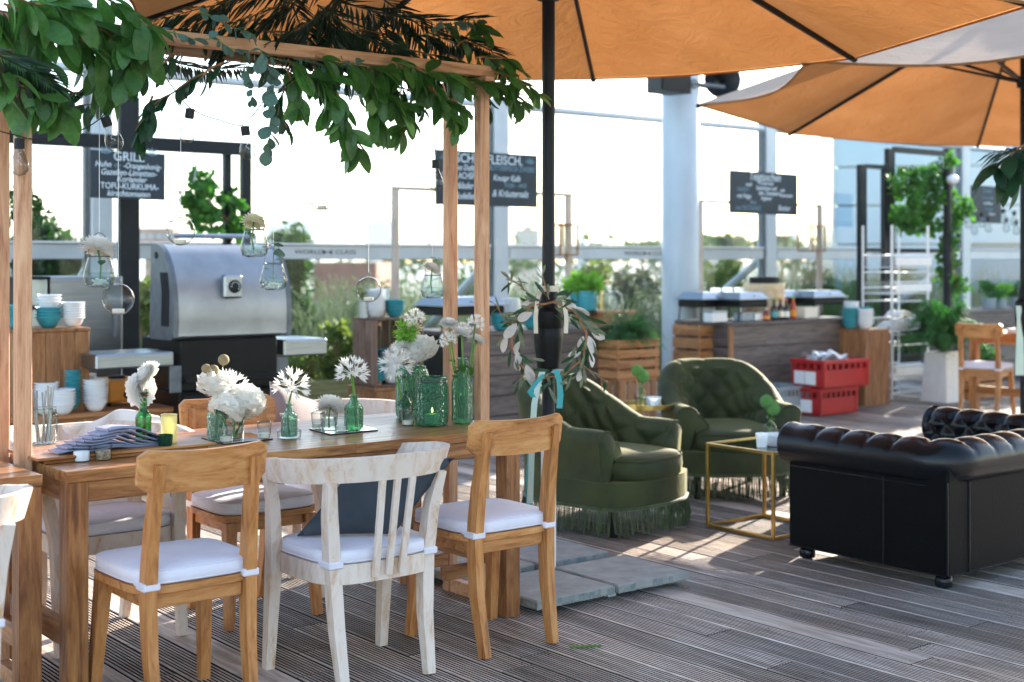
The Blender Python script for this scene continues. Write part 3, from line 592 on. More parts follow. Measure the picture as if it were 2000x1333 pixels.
# ---- whitewashed armchair with bent rail
def wash_chair(label, loc, rz, pillow=True):
    t = thing('whitewashed_armchair', label, 'chair', loc, rz)
    def U(a, r=1.0): return Vector((-math.cos(a) * .315 * r, -math.sin(a) * .245 * r - .02, 0))
    path = [(-.325, .2), (-.322, .1), (-.318, .0)] + [tuple(U(math.pi * i / 18).xy) for i in range(1, 18)] + [(.318, .0), (.322, .1), (.325, .2)]
    m = MB(); n = len(path); vs_ = []
    for i, (x, y) in enumerate(path):
        a = Vector(path[max(i - 1, 0)]); b = Vector(path[min(i + 1, n - 1)]); nn = Vector(((b - a).y, -(b - a).x)).normalized(); e = min(i, n - 1 - i); hh = .042 if e > 1 else (.03 if e == 1 else .02); z = .722 + .018 * math.sin(math.pi * i / (n - 1)); w_ = .013
        lean = .012
        vs_ += [(x + nn.x * (w_ + lean), y + nn.y * (w_ + lean), z + hh), (x - nn.x * (w_ - lean), y - nn.y * (w_ - lean), z + hh), (x - nn.x * (w_ + lean), y - nn.y * (w_ + lean), z - hh), (x + nn.x * (w_ - lean), y + nn.y * (w_ - lean), z - hh)]
    m.add(vs_, [(i * 4 + k, i * 4 + (k + 1) % 4, i * 4 + 4 + (k + 1) % 4, i * 4 + 4 + k) for i in range(n - 1) for k in range(4)] + [(3, 2, 1, 0), (n * 4 - 4, n * 4 - 3, n * 4 - 2, n * 4 - 1)])
    m.build('bent_rail', 'wash', t, True, 35)
    for s in (-1, 1):
        m = MB(); m.tube([(s * .172, -.2, 0), (s * .178, -.165, .2), (s * .188, -.152, .4), (s * .205, -.165, .58), (s * .222, -.195, .7)], [.0165, .021, .023, .021, .017], 4, square=True, up=(0, 1, 0)); m.build('rear_leg', 'wash', t, True, 30)
        m = MB(); m.tube([(s * .235, .2, 0), (s * .232, .165, .4), (s * .262, .12, .6), (s * .31, .06, .7)], [.0165, .023, .019, .015], 4, square=True, up=(0, 1, 0)); m.build('front_leg', 'wash', t, True, 30)
        m = MB(); m.lathe([(.0135, -.001), (.0135, .006)], 10, None, (s * .235, .2, -.003), True); m.lathe([(.0135, -.001), (.0135, .006)], 10, None, (s * .172, -.2, -.003), True); m.build('glide', 'rubber', t)
    for k in (-1, 0, 1):
        m = MB(); m.tube([(k * .052, -.206, .37), (k * .06, -.262, .7)], .0095, 4, square=True, sx=1.2, sy=.7); m.build('spindle', 'wash', t, False)
    pts = []
    for i in range(30):
        a = 2 * math.pi * i / 30; ca, sa = math.cos(a), math.sin(a); pts.append((math.copysign(abs(ca) ** .5, ca) * .232 * (1 + .05 * sa), math.copysign(abs(sa) ** .5, sa) * .2))
    m = MB(); m.prism(pts, .352, .418); m.build('seat_frame', 'wash', t, True, 30)
    cushion(t, [(x * .985, y * .985) for x, y in pts], .419, .045, posts=((-.19, -.157), (.19, -.157)))
    return t
def pillow(label, M, mat, s=.42, th=.12):
    t = thing('scatter_cushion', label, 'cushion'); m = MB()
    def sd(sg):
        def fn(u, v):
            x, y = 2 * u - 1, 2 * v - 1; q = (1 - x * x) * (1 - y * y); pin = 1 - .07 * (1 - abs(x)) * 0 - .05 * (1 - q) * (abs(x) * abs(y) < .6)
            return (x * s / 2 * (1 - .06 * (1 - y * y)), y * s / 2 * (1 - .06 * (1 - x * x)), sg * th / 2 * q ** .42)
        return fn
    m.grid(sd(1), 14, 14); m.grid(sd(-1), 14, 14); c_ = M.translation.copy(); t.location = c_; M2 = M.copy(); M2.translation = (0, 0, 0); m.v = [tuple(M2 @ Vector(p)) for p in m.v]; m.build('cover', mat, t, True, 80); m = MB(); q_ = s / 2 * .985; R4 = [(-q_, -q_), (q_, -q_), (q_, q_), (-q_, q_), (-q_, -q_)]; m.tube([M2 @ Vector((a[0] + (b[0] - a[0]) * k / 4, a[1] + (b[1] - a[1]) * k / 4, 0)) * (1 - .045 * math.sin(math.pi * k / 4)) for a, b in zip(R4, R4[1:]) for k in range(4)] + [M2 @ Vector((-q_, -q_, 0))], .003, 5, False); m.build('seam_piping', mat, t); return t
def skewM(A_, D_, C_, s=.4):
    A_, D_, C_ = Vector(A_), Vector(D_), Vector(C_); x = (D_ - A_).normalized(); y = (C_ - A_).normalized(); z = x.cross(y).normalized(); c = A_ + (D_ - A_).normalized() * s / 2 + (C_ - A_).normalized() * s / 2
    return Matrix(((x.x, y.x, z.x, c.x), (x.y, y.y, z.y, c.y), (x.z, y.z, z.z, c.z), (0, 0, 0, 1)))
wash_chair('whitewashed bent rail armchair with a dark grey cushion, back to the deck', (2.525, 4.05, 0), 0)
pillow('dark slate square cushion leaning in the whitewashed armchair', skewM((2.335, 4.13, .475), (2.61, 3.93, .48), (2.47, 4.06, .66), .335), 'slate', .335, .12)
wash_chair('whitewashed armchair at the second table with only its rail end showing', (1.03, 4.02, 0), 0)
wash_chair('whitewashed armchair across the table behind the stack of napkins', (2.0, 5.03, 0), math.pi)
side_chair('oiled wooden chair across the table behind the seed pod flowers', (2.6, 4.98, 0), math.pi)
wash_chair('whitewashed armchair across the table holding a taupe cushion', (3.2, 5.2, 0), math.pi)
pillow('taupe grey cushion in the whitewashed armchair across the table', Matrix.Translation((2.99, 5.27, .66)) @ Euler((R(72), R(18), R(25))).to_matrix().to_4x4(), 'greycush', .4, .12)
# ---- tufted velvet tub chair; local front +y
def tub_chair(label, loc, rz):
    t = thing('velvet_tub_chair', label, 'armchair', loc, rz); NT = 72
    ST, ARC = .34, .36; tot = 2 * ST + math.pi * ARC
    def O(u):
        s = u * tot
        if s < ST: return Vector((-ARC - .01 * (1 - s / ST), .26 - s, 0)), Vector((-1, 0, 0))
        if s > tot - ST: k = s - (tot - ST); return Vector((ARC + .01 * k / ST, -.08 + k, 0)), Vector((1, 0, 0))
        a = (s - ST) / ARC; return Vector((-math.cos(a) * ARC, -.08 - math.sin(a) * ARC, 0)), Vector((-math.cos(a), -math.sin(a), 0))
    def Hh(u):
        q = abs(2 * u - 1); k = min(1, max(0, (q - .2) / .62)); k = k * k * (3 - 2 * k); return .79 - .235 * k
    def sec(u, v):
        p, n = O(u); H = Hh(u); lean = .035 * (1 - abs(2 * u - 1)) 
        if v < .3: k = v / .3; off, z = -.012 + .03 * k * k + lean * k, .15 + (H - .05 - .15) * k
        elif v < .52:
            a = (v - .3) / .22 * math.pi; off = .018 + lean - .062 + .062 * math.cos(a); z = H - .05 + .05 * math.sin(a)
        else:
            k = (v - .52) / .48; z = H - .05 - (H - .05 - .34) * k; off = -.106 + lean * (1 - k) - .02 * math.sin(math.pi * k)
            Uu = u * 8.0; Vv = k * (H - .39) / .165
            q_ = abs(math.sin(math.pi * (Uu + Vv) / 1)) * abs(math.sin(math.pi * (Uu - Vv) / 1)); off -= .048 * (q_ ** .6) * min(1, 4 * (1 - k) + .2)
            if .12 > k: off += 0
        if .3 <= v < .56: z -= .008 * (1 - abs(math.sin(math.pi * u * 8.0)) ** .4); 
        return p + n * off + Vector((0, 0, z))
    m = MB(); m.grid(sec, NT * 2, 40); m.build('back_shell', 'velvet', t, True, 70)
    for uu, s in ((0, -1), (1, 1)):
        m = MB(); ring = [sec(uu, j / 40) for j in range(41)]; c = sum(ring, Vector()) / 41; ring2 = [c + (p - c) * .8 + Vector((0, .022, 0)) for p in ring]
        m.add([tuple(p) for p in ring + ring2] + [tuple(c + Vector((0, .028, 0)))], [(j, j + 1, 42 + j, 41 + j) for j in range(40)] + [(41 + j, 42 + j, 82) for j in range(40)] + [(0, 41, 82), (40, 82, 81), (0, 40, 81, 41)]); m.build('arm_front', 'velvet', t, True, 60)
        m = MB(); m.tube([p + Vector((0, .004, 0)) for p in ring[:34]], .006, 6, False); m.build('piping', 'velvet', t)
    for i in range(1, 16):
        for j in range(1, 6):
            if (i + j) % 2: continue
            u = i / 16; H = Hh(u); k = j * .5 * .165 / max(.05, H - .39)
            if k > .85: continue
            p_, n_ = O(u); bt_ = MB(); c_ = sec(u, .52 + .48 * k) - n_ * .004; bt_.ball(c_, .0085, 8, 5); bt_.build('button', 'velvet', t)
    def seatpts(sc_, fy=.40):
        P = []
        for i in range(40):
            a = 2 * math.pi * i / 40; ca, sa = math.cos(a), math.sin(a); e = .55
            x = math.copysign(abs(ca) ** e, ca) * .275 * sc_ * (1.0 + .12 * max(0, sa)); y = math.copysign(abs(sa) ** e, sa) * .34 * sc_ + .03; 
            if sa > 0: y += .05 * (1 - (x / .31) ** 2) * sa
            P.append((x, y))
        return P
    m = MB(); P = seatpts(1); n = len(P); rings = []
    for sc_, z in ((.985, .285), (1.03, .3), (1.045, .34), (1.035, .38), (.98, .402), (.8, .417), (.45, .429), (.01, .433)): rings.append([(x * sc_, (y - .03) * sc_ + .03, z) for x, y in P])
    m.add([p for r in rings for p in r], [(i * n + k, i * n + (k + 1) % n, (i + 1) * n + (k + 1) % n, (i + 1) * n + k) for i in range(len(rings) - 1) for k in range(n)]); m.build('seat_pad', 'velvet', t, True, 70)
    m = MB(); m.tube([(x * 1.03, (y - .03) * 1.03 + .03, .392) for x, y in P + P[:1]], .005, 6, False); m.tube([(x * 1.0, (y - .03) * 1.0 + .03, .286) for x, y in P + P[:1]], .006, 6, False); m.build('seat_piping', 'velvet', t)
    front = [(-.375, .25), (-.33, .34), (-.2, .405), (0, .425), (.2, .405), (.33, .34), (.375, .25)]
    outl = [tuple(O(i / 40)[0].xy) for i in range(41)]; outl = [(x * .995, y * .995) for x, y in outl][::-1] + []
    full = front + outl
    m = MB(); m.prism(full, .145, .29); m.build('base', 'velvet', t, True, 40)
    m = MB(); m.tube([(x * 1.006, y * 1.006, .155) for x, y in full + full[:1]], .009, 6, False); m.build('braid', 'fringe', t)
    # fringe
    m = MB(); g = random.Random(5); F = full + full[:1]
    for (xa, ya), (xb, yb) in zip(F, F[1:]):
        L = math.hypot(xb - xa, yb - ya); k = max(1, int(L / .0095))
        for i in range(k):
            q = (i + g.random() * .8) / k; x, y = xa + (xb - xa) * q, ya + (yb - ya) * q; l = g.uniform(.105, .14); dx, dy = g.gauss(0, .012), g.gauss(0, .012)
            m.tube([(x, y, .15), (x * 1.01 + dx * .4, y * 1.01 + dy * .4, .1), (x * 1.015 + dx, y * 1.015 + dy, .152 - l)], [.0028, .0036, .0042], 4, False)
    stuff(m.build('fringe', 'fringe', t))
    for x in (-.27, .27):
        for y in (-.3, .27): m = MB(); m.lathe([(.02, 0), (.026, .15)], 10, None, (x, y, 0), True); m.build('foot', 'black', t)
    return t
tub_chair('deep green velvet tub chair with fringe, seen from its side beside the parasol pole', (4.97, 5.47, 0), R(180 + 12))
tub_chair('deep green velvet tub chair with buttoned back facing out between the brass tables', (6.29, 5.78, 0), R(180 - 28))
# ---- black chesterfield
def chesterfield(label, loc):
    t = thing('chesterfield_sofa', label, 'sofa', loc); L, Dp, hz = 1.28, .9, .545; rr_ = .10
    # outer panels
    for nm, q in (('arm_panel', (0, .16, 0, Dp - .02, .06, hz - .02)), ('arm_panel', (L - .16, L, 0, Dp - .02, .06, hz - .02)), ('back_panel', (.162, L - .162, 0, .15, .06, hz - .02)), ('seat_base', (.162, L - .162, .152, Dp - .06, .06, .26))): pt(nm, 'leatherp', t, q, b=.012)
    for q_ in ([(.004, .004, .07), (.004, .004, .47)], [(-.001, .006, .066), (-.001, Dp - .03, .066)], [(.006, -.001, .066), (L - .006, -.001, .066)], [(-.001, .33, .07), (-.001, .33, .46)], [(.16, -.001, .07), (.16, -.001, .46)], [(-.002, .1, .445), (-.002, Dp - .04, .445)]): m = MB(); m.tube(q_, .0055, 6); m.build('piping', 'leather', t)
    pt('seat_cushion', 'leather', t, (.17, L - .17, .2, Dp - .03, .262, .43), b=.04)
    # rolled rail
    cx = .055; pts = []; 
    def arc(c, a0, a1, r, n=8): return [(c[0] + r * math.cos(R(a0 + (a1 - a0) * i / n)), c[1] + r * math.sin(R(a0 + (a1 - a0) * i / n))) for i in range(n + 1)]
    raw = [(cx, Dp)] + arc((cx + .1, cx + .1), 180, 270, .1) + arc((L - cx - .1, cx + .1), 270, 360, .1) + [(L - cx, Dp)]
    P = []
    for a, b in zip(raw, raw[1:]):
        k = max(1, int(math.hypot(b[0] - a[0], b[1] - a[1]) / .012))
        P += [(a[0] + (b[0] - a[0]) * i / k, a[1] + (b[1] - a[1]) * i / k) for i in range(k)]
    P.append(raw[-1]); m = MB(); n = 22; vs_ = []; s = 0; prev = P[0]
    for i, p in enumerate(P):
        s += math.hypot(p[0] - prev[0], p[1] - prev[1]); prev = p
        a = Vector(P[max(i - 2, 0)]); b = Vector(P[min(i + 2, len(P) - 1)]); d_ = (b - a).normalized(); nn = Vector((d_.y, -d_.x))   # outward (to -x on the left arm)
        if i < 3 or True: nn = -nn if (nn.dot(Vector((p[0] - L / 2, p[1] - .6))) < 0) else nn
        ph = ((s - .06) % .142) / .142; pinch = 1 - abs(2 * ph - 1); fold = (1 - pinch) ** 7 if .1 < s < 99 else 0
        for k in range(n):
            an = 2 * math.pi * k / n; ca, sa = math.cos(an), math.sin(an); wgt = max(0, sa * .75 - ca * .55 + .25); wgt = min(1, wgt)
            r = rr_ * (1 + .06 * wgt * (pinch - .5)) - .026 * fold * wgt
            vs_.append((p[0] + nn.x * r * ca * 1.05, p[1] + nn.y * r * ca * 1.05, hz + r * sa))
    q = len(P); m.add(vs_, [(i * n + k, i * n + (k + 1) % n, (i + 1) * n + (k + 1) % n, (i + 1) * n + k) for i in range(q - 1) for k in range(n)]); m.build('rolled_rail', 'leather', t, True, 80)
    for x in (cx, L - cx):
        m = MB(); m.lathe([(rr_ * 1.02, 0), (rr_, .012), (rr_ * .8, .022), (.0001, .026)], 22, Matrix.Translation((x, Dp - .001, hz)) @ Matrix.Rotation(R(-90), 4, 'X')); m.build('scroll_end', 'leather', t)
    # buttoned inner faces
    def tuft(fn, nm):
        def g(u, v):
            p, nrm, su, sv = fn(u, v); a = su / .13; b = sv / .12; qq = abs(math.sin(math.pi * (a + b) / 1)) * abs(math.sin(math.pi * (a - b))); return Vector(p) + Vector(nrm) * (.034 * qq ** .45)
        m = MB(); m.grid(g, 60, 24); m.build(nm, 'leather', t, True, 80)
    tuft(lambda u, v: ((.165 + u * (L - .33), .155 + .03 * (1 - v), .4 + v * .2), (0, 1, 0), u * (L - .33), v * .22), 'buttoned_back')
    tuft(lambda u, v: ((.16, .16 + u * (Dp - .2), .4 + v * .2), (1, 0, 0), u * (Dp - .2), v * .22), 'buttoned_arm')
    tuft(lambda u, v: ((L - .16, .16 + u * (Dp - .2), .4 + v * .2), (-1, 0, 0), u * (Dp - .2), v * .22), 'buttoned_arm')
    m2 = [(.06, .06), (L - .06, .06), (.06, Dp - .09), (L - .06, Dp - .09)]
    for x, y in m2:
        m = MB(); m.lathe([(.02, 0), (.036, .008), (.04, .03), (.034, .05), (.022, .062)], 14, None, (x, y, 0), True); m.build('bun_foot', 'leather', t)
    return t
chesterfield('black leather chesterfield with rolled buttoned rail, its back to the open deck', (5.10, 3.40, 0))
ms_ = thing('low_stool', 'maroon upholstered stool hidden behind the chesterfield', 'stool', (5.95, 4.75, 0)); m = MB(); m.lathe([(.16, .0), (.17, .02), (.175, .38), (.16, .41), (.001, .425)], 20, capb=True); m.build('upholstery', 'maroon', ms_); m = MB(); m.tube([(math.cos(i / 3.1831) * .176, math.sin(i / 3.1831) * .176, .37) for i in range(21)], .005, 5, False); m.build('piping', 'maroon', ms_)
# ---- brass tables
bt = thing('brass_cube_table', 'square brass frame table with dark glass top before the green chair', 'side table', (5.35, 4.585, 0)); S_, hB, r_ = .455, .45, .0085
for x in (0, S_):
    for y in (0, S_): pt('leg', 'gold', bt, (x - r_, x + r_, y - r_, y + r_, 0, hB), b=.001)
for z in (r_, hB - r_):
    for a in (0, S_):
        pt('edge_bar', 'gold', bt, (r_ + .0005, S_ - r_ - .0005, a - r_ * .98, a + r_ * .98, z - r_ * .98, z + r_ * .98), b=.001); pt('edge_bar', 'gold', bt, (a - r_ * .98, a + r_ * .98, r_ + .0005, S_ - r_ - .0005, z - r_ * .98, z + r_ * .98), b=.001)
MB().box(r_ + .001, S_ - r_ - .001, r_ + .001, S_ - r_ - .001, hB - .014, hB - .006).build('glass_top', glassm('smoked glass', '#4a524a', .03, 1.6), bt, False)
BT = Vector((5.35, 4.585, hB - .006))
rt_ = thing('brass_round_table', 'round brass tray table standing between the two green chairs', 'side table', (5.83, 6.0, 0)); hR = .54
m = MB(); m.lathe([(.0001, hR - .012), (.165, hR - .012), (.168, hR + .012), (.172, hR + .012), (.172, hR - .016), (.0001, hR - .016)], 36); m.build('tray_top', 'gold', rt_)
for k in range(3):
    a = R(90 + 120 * k); m = MB(); m.tube([(.16 * math.cos(a), .16 * math.sin(a), 0), (.15 * math.cos(a), .15 * math.sin(a), hR - .016)], .007, 6); m.build('leg', 'gold', rt_)
m = MB(); m.tube([(.155 * math.cos(R(10 * i)), .155 * math.sin(R(10 * i)), .12) for i in range(37)], .004, 6, False); m.build('ring', 'gold', rt_)
RTP = Vector((5.83, 6.0, hR - .012))
# ---- parasols
def parasol(label, pole, tips, apex, zr, mat, poleR=.029, crank=1.0, zb=0.0, strut=.42):
    t = thing('parasol', label, 'parasol', (pole[0], pole[1], 0)); A = Vector(apex) - Vector((pole[0], pole[1], 0)); T = [Vector(q) - Vector((pole[0], pole[1], 0)) for q in tips]; n = len(T)
    m = MB(); m.tube([(0, 0, zb), (0, 0, A.z + .05)], poleR, 18); m.build('pole', 'navy', t)
    m = MB(); m.lathe([(.03, A.z + .02), (.05, A.z + .03), (.02, A.z + .09), (.0001, A.z + .1)], 14); m.build('finial', 'navy', t)
    m = MB(); m.lathe([(poleR, zr - .05), (.05, zr - .045), (.055, zr), (.05, zr + .03), (poleR, zr + .04)], 16); m.build('runner', 'navy', t)
    for i in range(n):
        a, b = T[i], T[(i + 1) % n]; pm = MB()
        def fn(u, v, a=a, b=b):
            e = a.lerp(b, u); mid = (a + b) / 2; e = e + (Vector((A.x, A.y, e.z)) - e) * (.07 * math.sin(math.pi * u)); p = A.lerp(e, v); p.z -= .05 * math.sin(math.pi * u) * math.sin(math.pi * min(1, v * .85)) + .02 * math.sin(math.pi * u) * v; return p
        pm.grid(fn, 10, 14)
        k = len(pm.v)
        pm.build('canopy_panel', mat, t, True, 80); p2_ = MB(); p2_.v = [(x, y, z + .006) for x, y, z in pm.v]; p2_.f = list(pm.f); p2_.build('canopy_top', 'ctop', t, True, 80)  # canopy_top: paler cloth layer just above each panel
        hm_ = MB(); hm_.tube([fn(k_ / 10, 1.0) + Vector((0, 0, -.004)) for k_ in range(11)], .006, 5, False); hm_.build('hem', mat, t); d_ = (a - A); rb = MB(); rb.tube([A + Vector((0, 0, -.025)), A.lerp(a, .5) + Vector((0, 0, -.022)), a + Vector((0, 0, -.012))], .011, 4, square=True, sx=1.2, sy=.8); rb.build('rib', 'navy', t, False)
        st = MB(); st.tube([Vector((0, 0, zr)) + (Vector((d_.x, d_.y, 0)).normalized() * .045), A.lerp(a, strut) + Vector((0, 0, -.035))], .009, 4, square=True); st.build('strut', 'navy', t, False)
        tp = MB(); tp.ball(a + Vector((0, 0, -.008)), .018, 8, 6); tp.build('rib_cap', 'navy', t)
    if crank:
        m = MB(); m.lathe([(poleR, crank - .13), (.05, crank - .125), (.06, crank - .05), (.066, crank + .01), (.066, crank + .05), (.063, crank + .055), (.066, crank + .06), (.064, crank + .13), (.045, crank + .15), (.04, crank + .22), (poleR, crank + .25)], 18); m.build('crank_housing', 'blackp', t)
    return t
PP = (3.92, 4.665)
def camxy(xr, Z): return Vector((xr * CC + Z * SS, -xr * SS + Z * CC, 0))
pc_ = Vector((PP[0], PP[1], 0)); tips1 = []
for k in range(8):
    a = R(81 - 45 * k); tips1.append(pc_ + camxy(math.cos(a) * 2.08, math.sin(a) * 2.08) + Vector((0, 0, 2.52)))
par1 = parasol('large orange parasol over the dining table, pole in concrete slabs', PP, tips1, (PP[0], PP[1], 3.2), 2.64, 'canvas', crank=1.07, zb=.3)
m = MB(); m.tube([(0, 0, .02), (0, 0, .62)], .034, 18); m.lathe([(.034, .62), (.031, .64)], 18); m.build('pole_socket', 'whitep', par1)
m = MB(); m.box(-.42, .42, -.022, .022, .002, .022); m.box(-.022, .022, -.42, .42, .0, .024); m.build('base_cross', 'alu', par1, False)
c2 = camxy(3.7, 9.8); o4 = [camxy(1.615, 7.44), camxy(1.31, 9.53), camxy(2.39, 11.69), camxy(4.43, 12.9)]
tips2 = [Vector((p.x, p.y, 2.52)) for p in o4] + [Vector((2 * c2.x - p.x, 2 * c2.y - p.y, 2.52)) for p in o4]
par2 = parasol('terracotta parasol over the lounge with visible struts and pale top', (c2.x, c2.y), tips2, (c2.x, c2.y, 3.38), 2.72, 'canvas2', crank=1.0)
ps_ = .425
for i, (x, y) in enumerate(((3.463, 4.19), (3.903, 4.19), (3.463, 4.715), (3.903, 4.715))):
    lab = ['front left, at the foot of the table leg', 'front right, bare with a chipped edge', 'rear left, under the table end', 'rear right, beside the velvet chair'][i]
    s = thing('concrete_slab', 'square concrete weight slab of the parasol base, ' + lab, 'slab', (x, y, 0), R(random.uniform(-1, 1)), 'parasol base slabs')
    m = MB(); m.box(0, ps_, 0, ps_, .0255, .062, .006); m.build('slab_top', 'concrete', s, False); g = random.Random(i); 
    m = MB(); N = 14
    ring = [(j / N * ps_, 0) for j in range(N)] + [(ps_, j / N * ps_) for j in range(N)] + [(ps_ - j / N * ps_, ps_) for j in range(N)] + [(0, ps_ - j / N * ps_) for j in range(N)]
    r1 = [(px_ + (px_ - ps_ / 2) * g.uniform(-.01, .012), py + (py - ps_ / 2) * g.uniform(-.01, .012)) for px_, py in ring]; k = len(ring)
    zt = [.056 + g.uniform(-.006, .004) for _ in ring]
    m.add([(a, b, .0255) for a, b in r1] + [(a, b, z) for (a, b), z in zip(r1, zt)], [(j, (j + 1) % k, k + (j + 1) % k, k + j) for j in range(k)] + [tuple(range(k))[::-1]]); m.build('broken_edge', 'slabside', s, True, 20)
# ================================================================ FLOWERS AND GLASS
def dahlia_mesh(name, mat, n=90, r=1.0, cup=.75, seed=1, wide=.46):
    g = random.Random(seed); m = MB()
    for i in range(n):
        k = (i + .5) / n; th = math.acos(1 - k * 1.45); ph = i * 2.39996; L = r * (.45 + .55 * k ** .5) * g.uniform(.9, 1.08)
        d_ = Vector((math.sin(th) * math.cos(ph), math.sin(th) * math.sin(ph), math.cos(th) * cup)); M = basis(d_ * .12 * r, d_, Vector((0, 0, 1)) if th > .3 else Vector((1, 0, 0)))
        w_ = L * wide; v = [(0, 0, 0), (w_ * .5, L * .55, L * .06), (w_ * .32, L * .85, L * .05), (0, L, L * .1), (-w_ * .32, L * .85, L * .05), (-w_ * .5, L * .55, L * .06), (0, L * .55, -L * .03)]
        m.add(v, [(0, 1, 6), (1, 2, 6), (2, 3, 6), (3, 4, 6), (4, 5, 6), (5, 0, 6)], M)
    return m.mesh(name, mat)
def agapanthus_mesh(name, seed=2, n=24):
    g = random.Random(seed); m = MB()
    for i in range(n):
        th = math.acos(1 - 1.35 * (i + .5) / n); ph = i * 2.39996 + g.uniform(-.2, .2); d_ = Vector((math.sin(th) * math.cos(ph), math.sin(th) * math.sin(ph), math.cos(th))); l = g.uniform(.5, .68)
        m.tube([(0, 0, 0), d_ * l], .014, 3, False); M = basis(d_ * l, d_, (0, 0, 1))
        for k in range(6):
            a = math.pi / 3 * k; q = Matrix.Rotation(a, 4, 'Y'); s_ = g.uniform(.85, 1.1)
            m.add([(0, 0, 0), (.055, .2 * s_, .1), (.02, .4 * s_, .22), (-.055, .2 * s_, .1)], [(0, 1, 2, 3)], M @ q)
    return m.mesh(name, 'petal')
def ruffle_mesh(name, seed=3, n=36):
    g = random.Random(seed); m = MB()
    for i in range(n):
        k = (i + .5) / n; th = math.acos(1 - 1.6 * k); ph = i * 2.39996; d_ = Vector((math.sin(th) * math.cos(ph), math.sin(th) * math.sin(ph), math.cos(th) * .8)); tz = Vector((0, 0, 1)) - d_ * d_.z; tz = tz.normalized() if tz.length > .05 else Vector((1, 0, 0)); M = basis(d_ * (.52 + .2 * g.random()) - tz * .2, tz * .85 + d_ * .42, d_); w_ = g.uniform(.42, .56)
        v = []; 
        for j in range(5):
            for l in range(4):
                x = (j / 4 - .5) * 2 * w_ * math.sin(math.pi * (.25 + .25 * l)) ** .6; v.append((x, l / 3 * .45, .13 * (l / 3) ** 2 * (1 + g.uniform(-.5, .5)) + g.uniform(-.018, .018)))
        m.add(v, [(j * 4 + l, j * 4 + 4 + l, j * 4 + 5 + l, j * 4 + 1 + l) for j in range(4) for l in range(3)], M)
    return m.mesh(name, 'petal')
ME_DAH = dahlia_mesh('dahlia', 'petal', 130, .95, .7, 1, .52); ME_CAC = dahlia_mesh('cactus dahlia', 'petal', 170, 1, .95, 2, .3); ME_AGA = agapanthus_mesh('agapanthus'); ME_RUF = ruffle_mesh('peony'); ME_RUF2 = ruffle_mesh('peony two', 9, 48); ME_CRM = dahlia_mesh('cream dahlia', 'petaly', 90, 1, .8, 5, .55)
def flower(label, base, top, r, me, tilt=(0, 0), leaves=0, mat='stem', name='white_flower', cat='flower', sr=.0035):
    b, t_ = Vector(base), Vector(top); o = thing(name, label, cat, b); q = t_ - b
    mid = q * .5 + Vector((random.uniform(-.012, .012), random.uniform(-.012, .012), 0)); m = MB(); m.tube([(0, 0, 0), mid * .5, mid, q * .8 + mid * .08, q], [sr * 1.2, sr, sr, sr, sr * 1.3], 6); m.build('stem', mat, o)
    link('bloom', me, o, q, (tilt[0], tilt[1], random.uniform(0, 6)), r)
    for k in range(leaves):
        h = .55 + .12 * k; d_ = Vector((random.uniform(-1, 1), random.uniform(-1, 1), .4)).normalized(); link('leaf', LEAF['broad'][0], o, None, None, None, basis(mid + (q - mid) * (h - .5), d_, (0, 0, 1)) @ Matrix.Scale(.06, 4))
    return o
def vessel(name, label, p, prof, mat, cat='bottle', n=24, rib=0, wall=.0025, water=None, rz=0):
    o = thing(name, label, cat, p, rz); m = MB(); m.lathe(prof, n, rib=rib, capb=True); m.build('glass_wall', mat, o, True, 50)
    rm, zm = prof[-1]; m = MB(); m.tube([(rm * math.cos(R(15 * i)), rm * math.sin(R(15 * i)), zm) for i in range(25)], .0022, 5, False); m.build('rim', mat, o)
    if water:
        pw = [(r * .93, z + .003) for r, z in prof if z < water]; 
        if len(pw) > 1: pw.append((pw[-1][0], water)); m = MB(); m.lathe(pw + [(.0005, water)], 18); m.build('water', 'water', o)
    return o
def bottle(r, h, neck=.011, sh=.72): return [(r * .55, .0), (r * .95, .003), (r, .012), (r, h * sh * .85), (r * .92, h * sh * .95), (r * .55, h * sh * 1.06), (neck * 1.05, h * sh * 1.18), (neck, h * .95), (neck * 1.35, h * .965), (neck * 1.35, h)]
TT = lambda x, y: G(x, y, TH + .0005)
